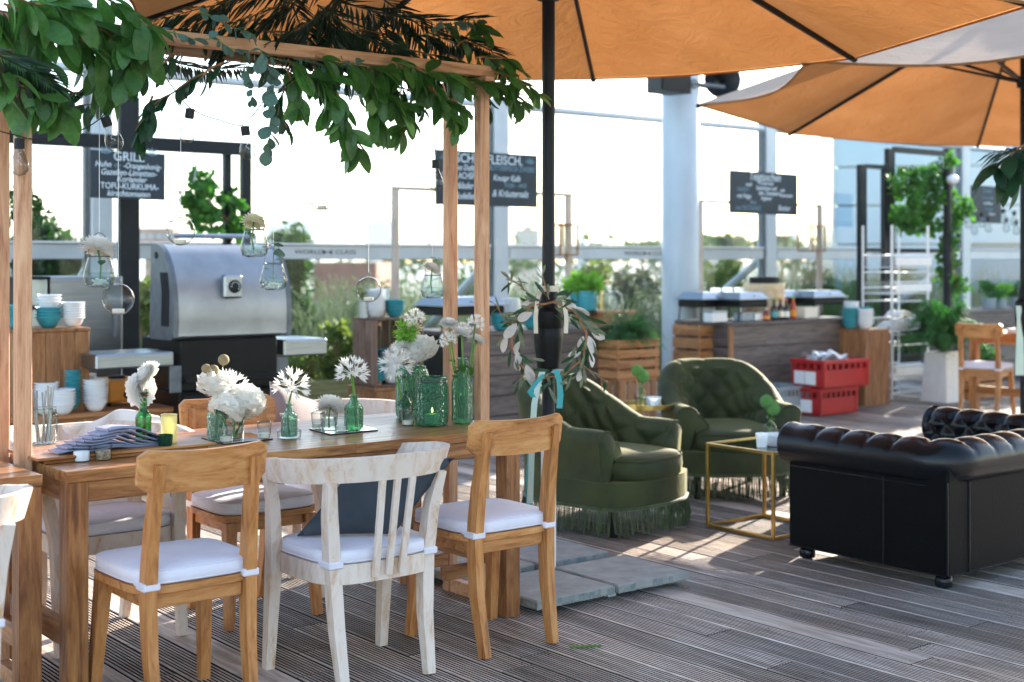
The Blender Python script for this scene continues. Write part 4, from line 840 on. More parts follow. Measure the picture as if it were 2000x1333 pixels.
# ---- napkins, tray, cutlery
a = TT(55, 905); tr = thing('wooden_tray', 'long narrow wooden tray under the folded napkins and green bottle', 'tray', (TX0 - .03, 4.43, TH + .001))
tw = TT(386, 868).x - TX0 + .03; pt('board', 'teak_x', tr, (0, tw, 0, .29, .012, .022)); pt('runner', 'teak_x', tr, (.03, tw - .03, .006, .03, 0, .0118)); pt('runner', 'teak_x', tr, (.03, tw - .03, .26, .284, 0, .0118))
TZ = TH + .024
for i in range(7):
    o = thing('folded_napkin', 'blue grey linen napkin, one in the fanned stack on the tray', 'napkin', (TX0 + .06 + i * .028, 4.47, TZ + .0105 * i), R(4 + i * .5), 'fanned napkins on the tray')
    m = MB(); L_ = .30
    def prof(k, i=i): return [(x, -.016 * i * max(0, (x - .12) / .18) + .004 * math.sin(x * 40 + i) + .002) for x in [j / 10 * L_ for j in range(11)]]
    P_ = prof(0); vs_ = []; 
    for lay, zz in enumerate((0, .0035, .0075)):
        for x, z in P_:
            for y in (0, .09): vs_.append((x, y + .012 * (x / L_) * (1 if y else 0), z + zz - (.002 if lay == 1 else 0)))
    k = len(P_)
    for lay in range(3): m.add(vs_[lay * 2 * k:(lay + 1) * 2 * k], [(2 * j, 2 * j + 1, 2 * j + 3, 2 * j + 2) for j in range(k - 1)])
    e0 = [(x, 0, z) for x, z in P_] + [(x, -.006, z + .004) for x, z in P_] + [(x, 0, z + .0075) for x, z in P_]; m.add(e0, [(r_0 * k + j, r_0 * k + j + 1, (r_0 + 1) * k + j + 1, (r_0 + 1) * k + j) for r_0 in (0, 1) for j in range(k - 1)])
    e1 = [(L_ * 0, y, z) for y, z in ((0, .0), (.045, -.001), (.09, .0), (0, .0075), (.045, .009), (.09, .0075))]; m.add([(p[0] - .001, p[1], P_[0][1] + p[2]) for p in e1], [(0, 1, 4, 3), (1, 2, 5, 4)])
    m.build('linen', 'napkin', o, True, 50)
jar = vessel('cutlery_jar', 'clear ribbed glass jar full of cutlery behind the lath post', TT(88, 868) + Vector((0, .02, 0)), [(.03, 0), (.046, .004), (.05, .03), (.05, .1), (.044, .125), (.046, .13)], 'ribg', 'jar', 32, .02)
jp = jar.location
for i in range(9):
    a_ = i * 2.4; o = thing('table_knife' if i % 2 else 'table_fork', 'steel cutlery piece standing in the glass jar', 'cutlery', jp, 0, 'cutlery in the jar'); b_ = Vector((.022 * math.cos(a_), .022 * math.sin(a_), .006)); t_ = Vector((.036 * math.cos(a_ + .4), .036 * math.sin(a_ + .4), .185 + .012 * (i % 3)))
    m = MB(); m.tube([b_, b_.lerp(t_, .6)], .003, 6); m.build('neck', 'steel', o); m = MB(); m.tube([b_.lerp(t_, .6), b_.lerp(t_, .75), t_], [.003, .006, .007], 6, sx=.4); m.build('handle', 'steel', o)
# white throw over the far chair rail
th_ = thing('white_throw', 'crumpled white linen throw over the chair rail behind the napkins', 'throw'); g = random.Random(4)
def thf(u, v):
    x = 1.62 + u * .70; s_ = v * 2 - 1; bump = .018 * math.sin(u * 17 + v * 3) + .012 * math.sin(u * 31 - v * 9) + .012 * math.sin(v * 16 + u * 5)
    top = .785 + .03 * math.exp(-((u - .8) / .13) ** 2) + .012 * math.sin(u * 9); yb = 5.03 + .02 + .245 * math.sqrt(max(0, 1 - ((x - 2.0) / .40) ** 2)) ** .7
    return (x, yb + s_ * (.035 + .045 * abs(s_) ** .5) + bump * .8, top - .36 * abs(s_) ** 1.7 + bump * .5 * abs(s_) ** .4)
m = MB(); m.grid(thf, 44, 36); m.build('cloth', 'cushion_w', th_, True, 80)
# jars of salt and pepper
for nm, x, y, fill, lb in (('salt_jar', 158, 903, 'salt', 'small glass pot of white salt at the near table edge'), ('pepper_jar', 200, 900, 'spice', 'small glass pot of mixed peppercorns beside the salt')):
    o = vessel(nm, lb, TT(x, y) + Vector((.01, .02, 0)), [(.022, 0), (.028, .003), (.029, .03), (.026, .038), (.031, .044), (.031, .047)], 'glass', 'jar')
    m = MB(); m.lathe([(.026, .003), (.0265, .033), (.0001, .035)], 20, capb=True); m.build('contents', fill, o)
def onT(x, y, dy=.02, z=TH + .0005): return G(x, y, z) + Vector((.0, dy, 0))
# green bottle with two dahlias
p = onT(287, 872, .03, TZ); vessel('green_bottle', 'tall bright green glass bottle with two dahlias on the wooden tray', p, bottle(.0275, .185, .0125, .62), 'ggreen', water=.1)
m = MB(); m.lathe([(.0165, .172), (.0175, .178), (.0165, .186)], 16); m.build('neck_band', 'maroon', bpy.data.objects['green_bottle'])
flower('white dahlia facing away, high in the bright green bottle', p + Vector((0, 0, .01)), p + Vector((.012, .0, .245)), .058, ME_DAH, (R(-50), R(30)), 0, sr=.004)
flower('white dahlia hanging low over the neck of the bright green bottle', p + Vector((.003, 0, .02)), p + Vector((.0, .02, .195)), .066, ME_DAH, (R(-80), R(8)), 0)
o = vessel('gilded_tumbler', 'gold patterned glass tumbler on the wooden tray', onT(337, 866, .03, TZ), [(.026, 0), (.027, .003), (.0285, .09), (.027, .093), (.028, .098)], 'gamber', 'glass', 28)
o = vessel('tealight_glass', 'dark green fluted tealight glass beside the gilded tumbler', onT(325, 871, .01, TZ), [(.022, 0), (.0235, .003), (.026, .034), (.026, .036)], 'gdark', 'tealight', 36, .03)
# mirror tray one
def mirror_tray(label, pts):
    P_ = [TT(*q) for q in pts]; o = thing('mirror_tray', label, 'tray', P_[0]); q = [(v.x - P_[0].x, v.y - P_[0].y) for v in P_]; m = MB(); m.prism(q, 0, .004); m.build('backing', 'blackp', o, False); c = Vector((sum(a_[0] for a_ in q) / 4, sum(a_[1] for a_ in q) / 4)); m = MB(); m.prism([(c.x + (x - c.x) * .99, c.y + (y - c.y) * .99) for x, y in q], .0042, .006); m.build('mirror_face', 'mirror', o, False); return o
mirror_tray('square mirror tile under the seed pods and big white bouquet', [(437, 869), (533, 859), (487, 848), (393, 857)])
mirror_tray('square mirror tile under the round dahlia and ribbed tealights', [(645, 851), (738, 842), (697, 831), (604, 840)])
MZ = TH + .007
p = onT(427, 861, .02, MZ); vessel('green_bottle', 'pale green pressed bottle with seed pods and a white peony', p, bottle(.034, .155, .013, .68), 'gaqua', water=.08)
flower('white peony in the pale green bottle beside the seed pods', p + Vector((0, 0, .01)), p + Vector((-.005, 0, .205)), .075, ME_RUF, (R(-20), 0))
for i, (dx, dy, h, r_) in enumerate(((-.035, .01, .265, .018), (.0, .02, .258, .019), (.03, .0, .295, .021))): 
    me_p = bpy.data.meshes.get('seed pod') or (lambda mm: mm.mesh('seed pod', 'poppy'))(MB().ball((0, 0, 0), 1, 14, 10))
    flower('dried round seed pod standing above the white peony', p + Vector((0, 0, .02)), p + Vector((dx, dy, h)), r_, me_p, group_none := (0, 0), 0, 'poppy', 'seed_pod', 'seed pod', .0016)['group'] = 'dried seed pods'
p2 = onT(470, 862, .05, MZ); vessel('glass_vase', 'clear glass vase with the big bouquet of white hydrangea', p2, [(.03, 0), (.034, .004), (.036, .085), (.034, .09), (.036, .095)], 'ribg', 'vase', 30, .02, water=.06)
flower('spidery white nerine bloom above the big bouquet', p2 + Vector((0, 0, .01)), p2 + Vector((-.02, .0, .185)), .08, ME_AGA, (R(-20), R(-10)), 1)
flower('full white hydrangea head in the clear vase', p2 + Vector((.005, 0, .01)), p2 + Vector((.035, -.01, .13)), .09, ME_RUF2, (R(15), R(25)))
flower('ruffled white peony low over the rim of the clear vase', p2 + Vector((-.005, 0, .01)), p2 + Vector((-.035, -.02, .12)), .078, ME_RUF, (R(30), R(-20)))
flower('white peony at the back of the clear vase', p2 + Vector((0, .01, .01)), p2 + Vector((.07, .02, .125)), .07, ME_RUF, (R(10), R(40)))
def ribbed(label, x, y, z, r=.029, h=.055, dy=.02):
    o = vessel('tealight_glass', label, onT(x, y, dy, z), [(r * .75, 0), (r * .8, .003), (r, h), (r * .99, h + .002)], 'ribg', 'tealight', 40, .03); m = MB(); m.lathe([(r * .74, .004), (r * .78, .02), (.0001, .021)], 16, capb=True); m.build('candle', 'wax', o); return o
ribbed('clear fluted tealight glass before the pale green bottle', 446, 865, MZ)
ribbed('clear fluted tealight glass beside the big bouquet vase', 521, 858, MZ, .027, .06)
p = onT(570, 857, .02); o = vessel('glass_dish', 'round clear glass dish holding a pale green bottle', p, [(.03, 0), (.044, .003), (.047, .026), (.044, .028)], 'glass', 'dish', 30)
vessel('green_bottle', 'pale green pressed bottle standing in the glass dish', p + Vector((0, 0, .004)), bottle(.031, .125, .011, .74), 'gaqua', water=.07)
flower('white agapanthus leaning in the bottle on the glass dish', p + Vector((0, 0, .012)), p + Vector((.015, .01, .19)), .076, ME_AGA, (R(-15), R(15)), sr=.0045)
p = onT(653, 843, .04, MZ); vessel('glass_vase', 'low fluted glass vase with one round white dahlia', p, [(.027, 0), (.03, .003), (.033, .065), (.033, .067)], 'ribg', 'vase', 40, .03, water=.05)
flower('round full white dahlia in the low fluted vase', p + Vector((0, 0, .01)), p + Vector((0, -.01, .098)), .062, ME_CAC, (R(18), R(5)))
ribbed('clear fluted tealight glass left of the round dahlia', 627, 838, MZ, .029, .06); ribbed('clear fluted tealight glass right of the round dahlia', 672, 843, MZ, .028, .05)
p = onT(699, 842, .03, MZ); vessel('green_bottle', 'mint green apothecary bottle on the mirror tile with agapanthus', p, bottle(.037, .135, .014, .76), 'gmid', water=.09)
flower('white agapanthus upright in the mint green bottle', p + Vector((.012, 0, .012)), p + Vector((-.008, .0, .22)), .074, ME_AGA, (R(-5), R(-8)), sr=.006)
ribbed('lone clear tealight glass before the deep green lantern jar', 802, 832, TH + .0005, .029, .066)
# green group
p = onT(858, 833, .05); o = vessel('lantern_jar', 'deep green pressed glass lantern jar with a candle flame', p, [(.055, 0), (.064, .004), (.066, .03), (.066, .10), (.064, .106), (.066, .112), (.066, .155), (.063, .16), (.058, .175), (.058, .19), (.06, .195)], 'gdeep', 'jar', 40, .012)
m = MB(); m.lathe([(.03, .006), (.03, .045), (.0001, .046)], 18, capb=True); m.build('candle', 'wax', o)
fm, n_, o_ = newmat('flame'); e_ = n_.nodes.new('ShaderNodeEmission'); e_.inputs[0].default_value = (1, .55, .15, 1); e_.inputs[1].default_value = 8; n_.links.new(e_.outputs[0], o_.inputs['Surface'])
m = MB(); m.lathe([(.0005, .05), (.004, .056), (.003, .064), (.0003, .074)], 8); m.build('flame', fm, o)
m = MB(); m.tube([(.061 * math.cos(R(15 * i)), .061 * math.sin(R(15 * i)), .178) for i in range(25)], .0025, 5, False); m.tube([(-.061, 0, .178), (-.075, 0, .21), (-.06, .01, .1), (-.066, 0, .02)], .002, 5, False); m.build('wire_clasp', 'wire', o)
pv = onT(856, 823, .19); vessel('green_vase', 'big mid green glass vase of white flowers behind the lantern jar', pv, [(.05, 0), (.068, .005), (.072, .03), (.073, .17), (.066, .2), (.055, .21), (.058, .216)], 'gmid', 'vase', 36, .015, water=.12)
for i, (dx, dy, h, r_, me_, lb) in enumerate(((-.03, -.03, .27, .075, ME_RUF, 'white peony at the front of the big green vase'), (.035, -.02, .285, .08, ME_RUF2, 'full white hydrangea in the big green vase'), (-.07, -.01, .30, .055, ME_DAH, 'white dahlia at the left of the big green vase'), (.0, .02, .37, .06, ME_CRM, 'cream flower rising behind the hydrangea'), (.035, .03, .415, .05, ME_AGA, 'tall white spray above the big green vase'))): flower(lb, pv + Vector((0, 0, .02)), pv + Vector((dx, dy, h)), r_, me_, (R(random.uniform(-10, 30)), R(random.uniform(-25, 25))), 1)
hy = thing('green_hydrangea', 'lime green drooping flower head beside the hydrangea', 'flower', pv + Vector((-.045, 0, .36))); cloud('bloom', 'basil', hy, blobpos(260, (0, 0, 0), (.05, .05, .045), 4), .03, .25, -.4, 6)
m = MB(); m.tube([(.03, 0, -.3), (.01, 0, -.1), (0, 0, 0)], .003, 6); m.build('stem', 'stem', hy)
p = onT(818, 828, .10); vessel('green_bottle', 'small deep green flask half hidden by the lantern jar', p, bottle(.032, .125, .012, .76), 'gdeep')
flower('white agapanthus leaning left from the small deep green flask', p + Vector((0, 0, .012)), p + Vector((-.045, .0, .235)), .08, ME_AGA, (R(-10), R(-25)), sr=.005)
p = onT(917, 829, .05); vessel('green_bottle', 'tall hobnail green bottle with white blossom at the table end', p, [(.03, 0), (.042, .004), (.0445, .02), (.0445, .165), (.04, .185), (.026, .205), (.0165, .22), (.0155, .255), (.022, .262), (.022, .266)], 'gmid', n=30, rib=.015, water=.12)
for i in range(6):
    a_ = i * 1.05; dx, dy = .07 * math.cos(a_), .05 * math.sin(a_); flower('small white blossom sprig in the tall hobnail bottle', p + Vector((0, 0, .02)), p + Vector((dx, dy, .34 + .035 * (i % 3))), .042, ME_AGA if i % 2 else ME_DAH, (R(random.uniform(-20, 20)), R(dx * 300)), 2)['group'] = 'blossom sprigs in the hobnail bottle'
# ---- green pompom vases on the brass tables
pm_ = MB().ball((0, 0, 0), .9, 18, 12); g_ = random.Random(2)
for i in range(420):
    th = math.acos(1 - 2 * (i + .5) / 420); ph = i * 2.39996; d_ = Vector((math.sin(th) * math.cos(ph), math.sin(th) * math.sin(ph), math.cos(th))); sd_ = d_.orthogonal().normalized() * .045; q_ = d_ * g_.uniform(1.0, 1.14) + Vector((g_.gauss(0, .03), g_.gauss(0, .03), g_.gauss(0, .03))); pm_.add([d_ * .86 - sd_, d_ * .86 + sd_, q_], [(0, 1, 2)]); sd2 = d_.cross(sd_).normalized() * .045; pm_.add([d_ * .86 - sd2, d_ * .86 + sd2, q_], [(0, 1, 2)])
ME_POM = pm_.mesh('pompom', 'pom')
for q, lab in ((RTP + Vector((-.05, .0, .001)), 'on the round brass table'), (BT + Vector((.29, .27, .001)), 'on the square brass table')):
    vessel('flower_vase', 'small clear vase with green pompom flowers ' + lab, q, bottle(.035, .14, .013, .7), 'glass', 'vase', water=.06)
    for k, (dx, dy, h) in enumerate(((-.03, .0, .225), (.035, .02, .195), (.0, -.02, .185))): flower('round green pompom flower in the clear vase ' + lab, q + Vector((0, 0, .01)), q + Vector((dx, dy, h)), .038, ME_POM, (0, 0), 1 if 'square' in lab else 0, name='pompom_flower')['group'] = 'pompoms ' + lab
o = vessel('china_bowl', 'white china bowl beside the pompom vase on the round brass table', RTP + Vector((.075, .02, .001)), [(.025, 0), (.04, .004), (.05, .05), (.05, .052)], 'china', 'bowl'); ribbed_ = vessel('tealight_glass', 'clear tealight glass on the round brass table', RTP + Vector((.015, -.04, .001)), [(.022, 0), (.028, .05)], 'frost', 'tealight')
o = vessel('china_bowl', 'white ribbed china bowl before the pompom vase on the square table', BT + Vector((.21, .17, .001)), [(.035, 0), (.04, .004), (.058, .05), (.06, .062), (.056, .064)], 'china', 'bowl', 28, .012)
o = vessel('tealight_glass', 'clear tealight glass at the edge of the square brass table', BT + Vector((.13, .19, .001)), [(.026, 0), (.032, .07)], 'frost', 'tealight', 30, .02)
o = vessel('yellow_tumbler', 'yellow green pressed glass tumbler beside the chesterfield arm', BT + Vector((.3, .06, .001)), [(.032, 0), (.034, .003), (.04, .085), (.04, .088)], 'gyellow', 'glass', 28)
# ================================================================ HANGING GLASS
BEAMZ = PH
def hang_line(o, top, z): m = MB(); m.tube([(0, 0, z), (0, 0, top)], .0012, 4); m.build('thread', 'thread', o)
def globe(label, x, y, r, Yb):
    p = W(x, y, Yb); o = thing('glass_globe', label, 'hanging globe', p); Z = p.x * SS + p.y * CC; rr_ = r * Z / FPX; m = MB()
    hd = Vector((-.75 * CC - .55 * SS, .75 * SS - .55 * CC, .15)).normalized()       # side opening
    n1, n2 = 24, 20; M = hd.to_track_quat('Z', 'Y').to_matrix().to_4x4(); a0 = R(34)
    m.lathe([(rr_ * math.sin(a0 + (math.pi - a0) * i / n2), rr_ * math.cos(a0 + (math.pi - a0) * i / n2)) for i in range(n2 + 1)], n1, M); m.build('globe', 'glass', o)
    m = MB(); m.tube([M @ Vector((rr_ * math.sin(a0) * math.cos(R(15 * i)), rr_ * math.sin(a0) * math.sin(R(15 * i)), rr_ * math.cos(a0))) for i in range(25)], .0028, 6, False); m.build('opening_rim', 'glass', o)
    m = MB(); m.tube([(.008 * math.cos(R(20 * i)), 0, rr_ + .009 + .009 * math.sin(R(20 * i))) for i in range(19)], .0022, 5, False); m.build('loop', 'glass', o)
    m = MB(); m.lathe([(rr_ * .38, -rr_ * .88), (rr_ * .38, -rr_ * .6), (.0001, -rr_ * .6)], 16, capb=True); m.build('tealight', 'wax', o)
    hang_line(o, BEAMZ - p.z, rr_ + .018); return o
globe('clear glass globe with tealight hanging beside the tallest flower jar', 231, 585, 31, 4.54)
globe('clear glass globe hanging at the corner of the silver grill hood', 353, 452, 28, 4.72)
globe('clear glass globe hanging highest, before the open sky', 629, 388, 24, 4.76)
globe('clear glass globe hanging above the old dark crate', 720, 566, 25, 4.76)
def hang_vase(label, x, y0, y1, w_, Yb, fl, flab):
    a, b = W(x, y0, Yb), W(x, y1, Yb); h = a.z - b.z; Z = b.x * SS + b.y * CC; r = w_ * .5 * Z / FPX; o = thing('hanging_vase', label, 'hanging vase', b)
    m = MB(); m.lathe([(r * .45, 0), (r * .85, h * .06), (r, h * .3), (r * .97, h * .42), (r * .72, h * .85), (r * .66, h * .93), (r * .72, h)], 16, capb=True); m.build('faceted_jar', 'ribg', o, True, 20)
    m = MB(); m.lathe([(r * .42, .003), (r * .8, h * .07), (r * .94, h * .3), (r * .9, h * .45), (.0005, h * .45)], 16); m.build('water', 'water', o)
    m = MB(); g = random.Random(int(x))
    for k in range(38):
        q = g.uniform(0, r * .72); a_ = g.uniform(0, 6.28); m.ball((q * math.cos(a_), q * math.sin(a_), h * .07 + g.uniform(0, h * .2)), g.uniform(.005, .008), 6, 4, .7)
    stuff(m.build('pebbles', 'pebble', o))
    m = MB(); m.tube([(r * .7 * math.cos(R(15 * i)), r * .7 * math.sin(R(15 * i)), h * .93) for i in range(25)], .0018, 5, False); m.tube([(-r * .72 * math.cos(R(9 * i)), 0, h * .93 + r * 1.5 * math.sin(R(9 * i))) for i in range(21)], .0014, 5, False); m.build('wire_handle', 'wire', o)
    hang_line(o, BEAMZ - b.z, h * .93 + r * 1.5)
    if fl: flower(flab, b + Vector((0, 0, .01)), b + Vector((-.004, 0, h + .022)), fl[1], fl[0], (R(fl[2]), R(fl[3])), 1)
    return b, h
hang_vase('faceted hanging jar with a wide white dahlia by the lath post', 194, 497, 562, 62, 4.54, (ME_CAC, .062, 5, -18), 'wide shaggy white dahlia in the hanging jar by the lath post')
hang_vase('faceted hanging jar with a cream flower over the grill', 497, 445, 503, 56, 4.6, (ME_CRM, .048, 15, 10), 'cream double dahlia in the hanging jar over the grill')
b_, h_ = hang_vase('faceted hanging jar with eucalyptus before the grill thermometer', 534, 512, 567, 54, 4.74, None, '')
hang_vase('faceted hanging jar with white flower beside the right lath posts', 845, 535, 583, 48, 4.74, (ME_DAH, .045, 0, 30), 'white flower in the hanging jar beside the right lath posts')
def sprig(name, label, base, dirs, kind, n, ls, cat='foliage', stemr=.002):
    o = thing(name, label, cat, base); rnd = random.Random(int(abs(base[0]) * 1000)); P_ = [Vector((0, 0, 0))] + [Vector(q) for q in dirs]; m = MB(); m.tube(P_, [stemr * (1.3 - .8 * i / len(P_)) for i in range(len(P_))], 5); m.build('stem', 'stem' if kind != 'dark' else 'leafd', o)
    L_ = len(P_) - 1
    for i in range(n):
        u = (i + .6) / n * L_; k = min(int(u), L_ - 1); p = P_[k].lerp(P_[k + 1], u - k); t_ = (P_[k + 1] - P_[k]).normalized(); sd = t_.cross(Vector((rnd.gauss(0, 1), rnd.gauss(0, 1), rnd.gauss(0, 1)))).normalized()
        d_ = (sd * (1 if kind != 'broad' else .8) + t_ * .55 + Vector((0, 0, -.35))).normalized(); link('leaf', rnd.choice(LEAF[kind]), o, None, None, None, basis(p, d_, Vector((rnd.gauss(0, .35), rnd.gauss(0, .35), 1))) @ Matrix.Scale(ls * rnd.uniform(.75, 1.15), 4))
    return o
sprig('eucalyptus_sprig', 'grey green eucalyptus sprig in the hanging jar before the grill', b_ + Vector((0, 0, .02)), [(0, 0, h_), (.005, 0, h_ + .05), (.02, .01, h_ + .1)], 'euca', 9, .05)
# ---- festoon lights
def festoon(label, pts, bulbs, drop=.0, bs=1.0, sm=6):
    o = thing('festoon_lights', label, 'string lights', pts[0]); P_ = [p - pts[0] for p in pts]; path = []
    for a, b in zip(P_, P_[1:]):
        for i in range(sm): 
            q = a.lerp(b, i / sm); q.z -= .05 * (b - a).length * math.sin(math.pi * i / sm); path.append(q)
    path.append(P_[-1]); m = MB(); m.tube(path, .0022, 5); m.build('cable', 'rubber', o)
    for p, tl in bulbs:
        q = p - pts[0]; M = Matrix.Translation(q) @ Euler((R(tl[0]), R(tl[1]), 0)).to_matrix().to_4x4() @ Matrix.Scale(bs, 4)
        m = MB(); m.lathe([(.001, .0), (.016, -.002), (.0165, -.034), (.0145, -.036)], 14, M); sk = m.build('socket', 'rubber', o)
        m = MB(); m.lathe([(.014, -.036), (.0145, -.046), (.022, -.062), (.0295, -.08), (.0305, -.095), (.027, -.109), (.018, -.12), (.0005, -.125)], 18, M); m.build('bulb', 'bulb', o)
        m = MB(); m.tube([M @ Vector((.006 * math.cos(1.2 * i), .006 * math.sin(1.2 * i), -.045 - .004 * i)) for i in range(12)], .0008 * bs, 4, False); m.build('filament', 'thread', o)
    return o
F = lambda x, y, Yb=4.5: W(x, y, Yb)
festoon('black festoon cable with clear bulbs looping under the foliage', [F(-60, 230), F(38, 266), F(62, 272), F(150, 258), F(196, 232), F(250, 160), F(292, 98), F(330, 160), F(372, 212), F(430, 235), F(474, 246), F(520, 190), F(600, 130), F(760, 150), F(846, 200, 4.56), F(851, 312, 4.56)],
        [(F(38, 270), (0, 0)), (F(204, 228), (0, -22)), (F(372, 212), (0, 8)), (F(478, 246), (0, -8)), (F(292, 102), (0, -28)), (F(851, 312, 4.56), (0, 0))])
# ================================================================ FOLIAGE ON THE LATH FRAME
FN = 0
def px_branch(name, label, pts, kind, n, ls, Yb=4.5, droop=.45, group='leafy branches on the lath frame', sr=.004, cat='branch', out=.7, both=True):
    global FN; FN += 1; rnd = random.Random(FN * 11); P0 = [W(x, y, Yb + (q[0] if q else 0)) for x, y, *q in pts]; o = thing(name, label, cat, P0[0]); P_ = [p - P0[0] for p in P0]; path = []
    for i in range(len(P_) - 1):
        for k in range(4): path.append(P_[i].lerp(P_[i + 1], k / 4) + Vector((rnd.gauss(0, .004), rnd.gauss(0, .006), rnd.gauss(0, .004))))
    path.append(P_[-1]); m = MB(); m.tube(path, [sr * (1.2 - .8 * i / len(path)) for i in range(len(path))], 5); m.build('stem', 'crate_z' if kind in ('dark', 'broad') else 'stem', o); L_ = len(path) - 1
    for i in range(n):
        u = (i + rnd.uniform(.2, .9)) / n * L_; k = min(int(u), L_ - 1); p = path[k].lerp(path[k + 1], u - k); t_ = (path[k + 1] - path[k]).normalized()
        sd = t_.cross(Vector((rnd.gauss(0, 1), rnd.gauss(0, 1), rnd.gauss(0, 1)))).normalized(); d_ = (sd * out + t_ * .6 + Vector((0, 0, -droop))).normalized()
        link('leaf', rnd.choice(LEAF[kind] + (LEAF['light'] if kind == 'broad' and rnd.random() < .3 else [])), o, None, None, None, basis(p, d_, Vector((rnd.gauss(0, .5), rnd.gauss(-.5, .5), 1))) @ Matrix.Scale(ls * rnd.uniform(.7, 1.15), 4))
    return o
BR = [('broad', [(10, 10), (110, 50), (210, 110)], 16, .145, 4.42, 'arching over the left post with pale upturned leaves'), ('broad', [(50, 40), (95, 120), (85, 190)], 14, .14, 4.44, 'hanging down the left lath post'), ('broad', [(130, 20), (215, 70), (290, 95)], 16, .14, 4.46, 'spreading along the beam above the festoon bulbs'),
 ('broad', [(190, -10), (250, 20), (300, 60)], 12, .13, 4.4, 'tilted upward at the top of the left corner'), ('broad', [(160, 60), (190, 130), (200, 175)], 14, .125, 4.48, 'dropping in a dense tuft beside the left post'), ('broad', [(-20, 120), (40, 165), (105, 195), (130, 215)], 14, .125, 4.42, 'sagging low across both left posts'), ('broad', [(-30, 20), (40, 30), (90, 10)], 14, .14, 4.5, 'filling the corner above the second table'), ('broad', [(60, -20), (140, 10), (190, 60)], 14, .14, 4.55, 'crossing behind the left corner'), ('broad', [(20, 60), (30, 120), (20, 190)], 12, .13, 4.5, 'hanging outside the left posts'),
 ('broad', [(610, 130), (640, 180), (655, 225), (690, 285)], 16, .105, 4.5, 'hanging lowest in a bunch of oval leaves'), ('broad', [(690, 130), (745, 180), (790, 225)], 15, .10, 4.52, 'drooping at the middle of the right half'), ('broad', [(800, 140), (850, 185), (905, 215)], 16, .10, 4.5, 'falling across the right lath posts'), ('broad', [(870, 165), (950, 158), (1015, 160)], 16, .095, 4.5, 'reaching out past the right posts to the parasol pole'), ('broad', [(930, 110), (985, 115), (1010, 135)], 9, .095, 4.52, 'raised against the parasol cloth'), ('broad', [(890, 90), (930, 65), (945, 50)], 9, .09, 4.55, 'standing up at the end of the beam'), ('broad', [(700, 160), (735, 210), (740, 250)], 12, .09, 4.62, 'thin and half dry under the beam'), ('broad', [(930, 180), (1000, 185), (1020, 205)], 12, .085, 4.56, 'hanging outside the right posts'), ('broad', [(560, 120), (600, 150), (640, 150)], 10, .11, 4.48, 'with broad leaves pressed on the beam'), ('broad', [(780, 180), (800, 235), (780, 260)], 10, .08, 4.66, 'trailing behind the right posts'),
 ('dark', [(310, 120), (225, 155), (150, 185), (95, 185)], 18, .085, 4.55, 'slender and sweeping back to the left posts'), ('dark', [(430, 125), (365, 165), (300, 205), (265, 255)], 18, .085, 4.6, 'slender, crossing in front of the GRILL board'), ('dark', [(340, 110), (260, 160), (185, 200), (140, 215)], 16, .08, 4.66, 'thin and ragged between the festoon bulbs'), ('dark', [(300, 190), (285, 230), (270, 270)], 10, .075, 4.6, 'short with hanging slim leaves over the GRILL board'), ('dark', [(470, 120), (560, 140), (650, 160)], 16, .09, 4.6, 'dark along the middle of the beam'), ('dark', [(640, 145), (740, 165), (850, 185)], 20, .085, 4.6, 'dark and tangled below the right half of the beam'), ('dark', [(720, 130), (800, 150), (900, 160)], 20, .085, 4.68, 'dark and thick before the right posts'), ('dark', [(800, 100), (870, 110), (930, 130)], 16, .085, 4.7, 'dark over the right corner'), ('dark', [(420, 70), (520, 90), (620, 100)], 18, .09, 4.72, 'dark and flat on top of the beam'), ('dark', [(600, 90), (700, 100), (800, 105)], 20, .09, 4.72, 'dark and flat over the right half of the beam'), ('dark', [(250, 40), (350, 60), (450, 80)], 18, .09, 4.75, 'dark behind the eucalyptus'), ('dark', [(560, 150), (545, 200), (560, 250)], 10, .08, 4.7, 'dropping beside the eucalyptus strand')]
BR += [('broad', [(560, 140), (585, 185), (580, 215)], 10, .09, 4.5, 'short and bunched left of the lowest tuft'), ('broad', [(760, 120), (830, 140), (890, 150)], 14, .1, 4.46, 'lying across the front of the beam'), ('broad', [(620, 110), (690, 125), (760, 140)], 14, .1, 4.46, 'covering the middle of the beam'), ('broad', [(840, 170), (880, 215), (890, 250)], 12, .085, 4.47, 'hanging between the right posts'), ('broad', [(720, 170), (770, 200), (830, 210)], 14, .09, 4.55, 'hanging in a fringe under the right half'), ('broad', [(960, 140), (1030, 165), (1050, 185)], 10, .085, 4.48, 'ending in a fan before the parasol pole'), ('dark', [(880, 110), (930, 150), (950, 210)], 14, .085, 4.6, 'dark over the right posts'), ('dark', [(500, 60), (600, 70), (700, 60)], 18, .1, 4.7, 'dark and upright above the beam'), ('dark', [(700, 60), (800, 70), (900, 80)], 18, .1, 4.7, 'dark and upright above the right half'), ('broad', [(230, 60), (260, 110), (250, 150)], 12, .12, 4.44, 'with big leaves before the festoon bulbs'), ('broad', [(0, -10), (80, 10), (160, 10)], 14, .14, 4.38, 'pale and upturned at the top left corner'), ('broad', [(660, 180), (670, 230), (700, 290)], 12, .1, 4.48, 'doubling the lowest hanging tuft')]
for k, pts, n, ls, Yb, lab in BR:
    n = int(n * ((1.9 if pts[0][0] > 450 else 1.35) if k == 'broad' else 1.4)); ls *= 1.12 if pts[0][0] > 450 else 1.0; px_branch('leafy_branch', ('broad leaved green branch ' if k == 'broad' else 'dark green branch ') + lab, pts, k, n, ls, Yb, .5 if k == 'broad' else .75)
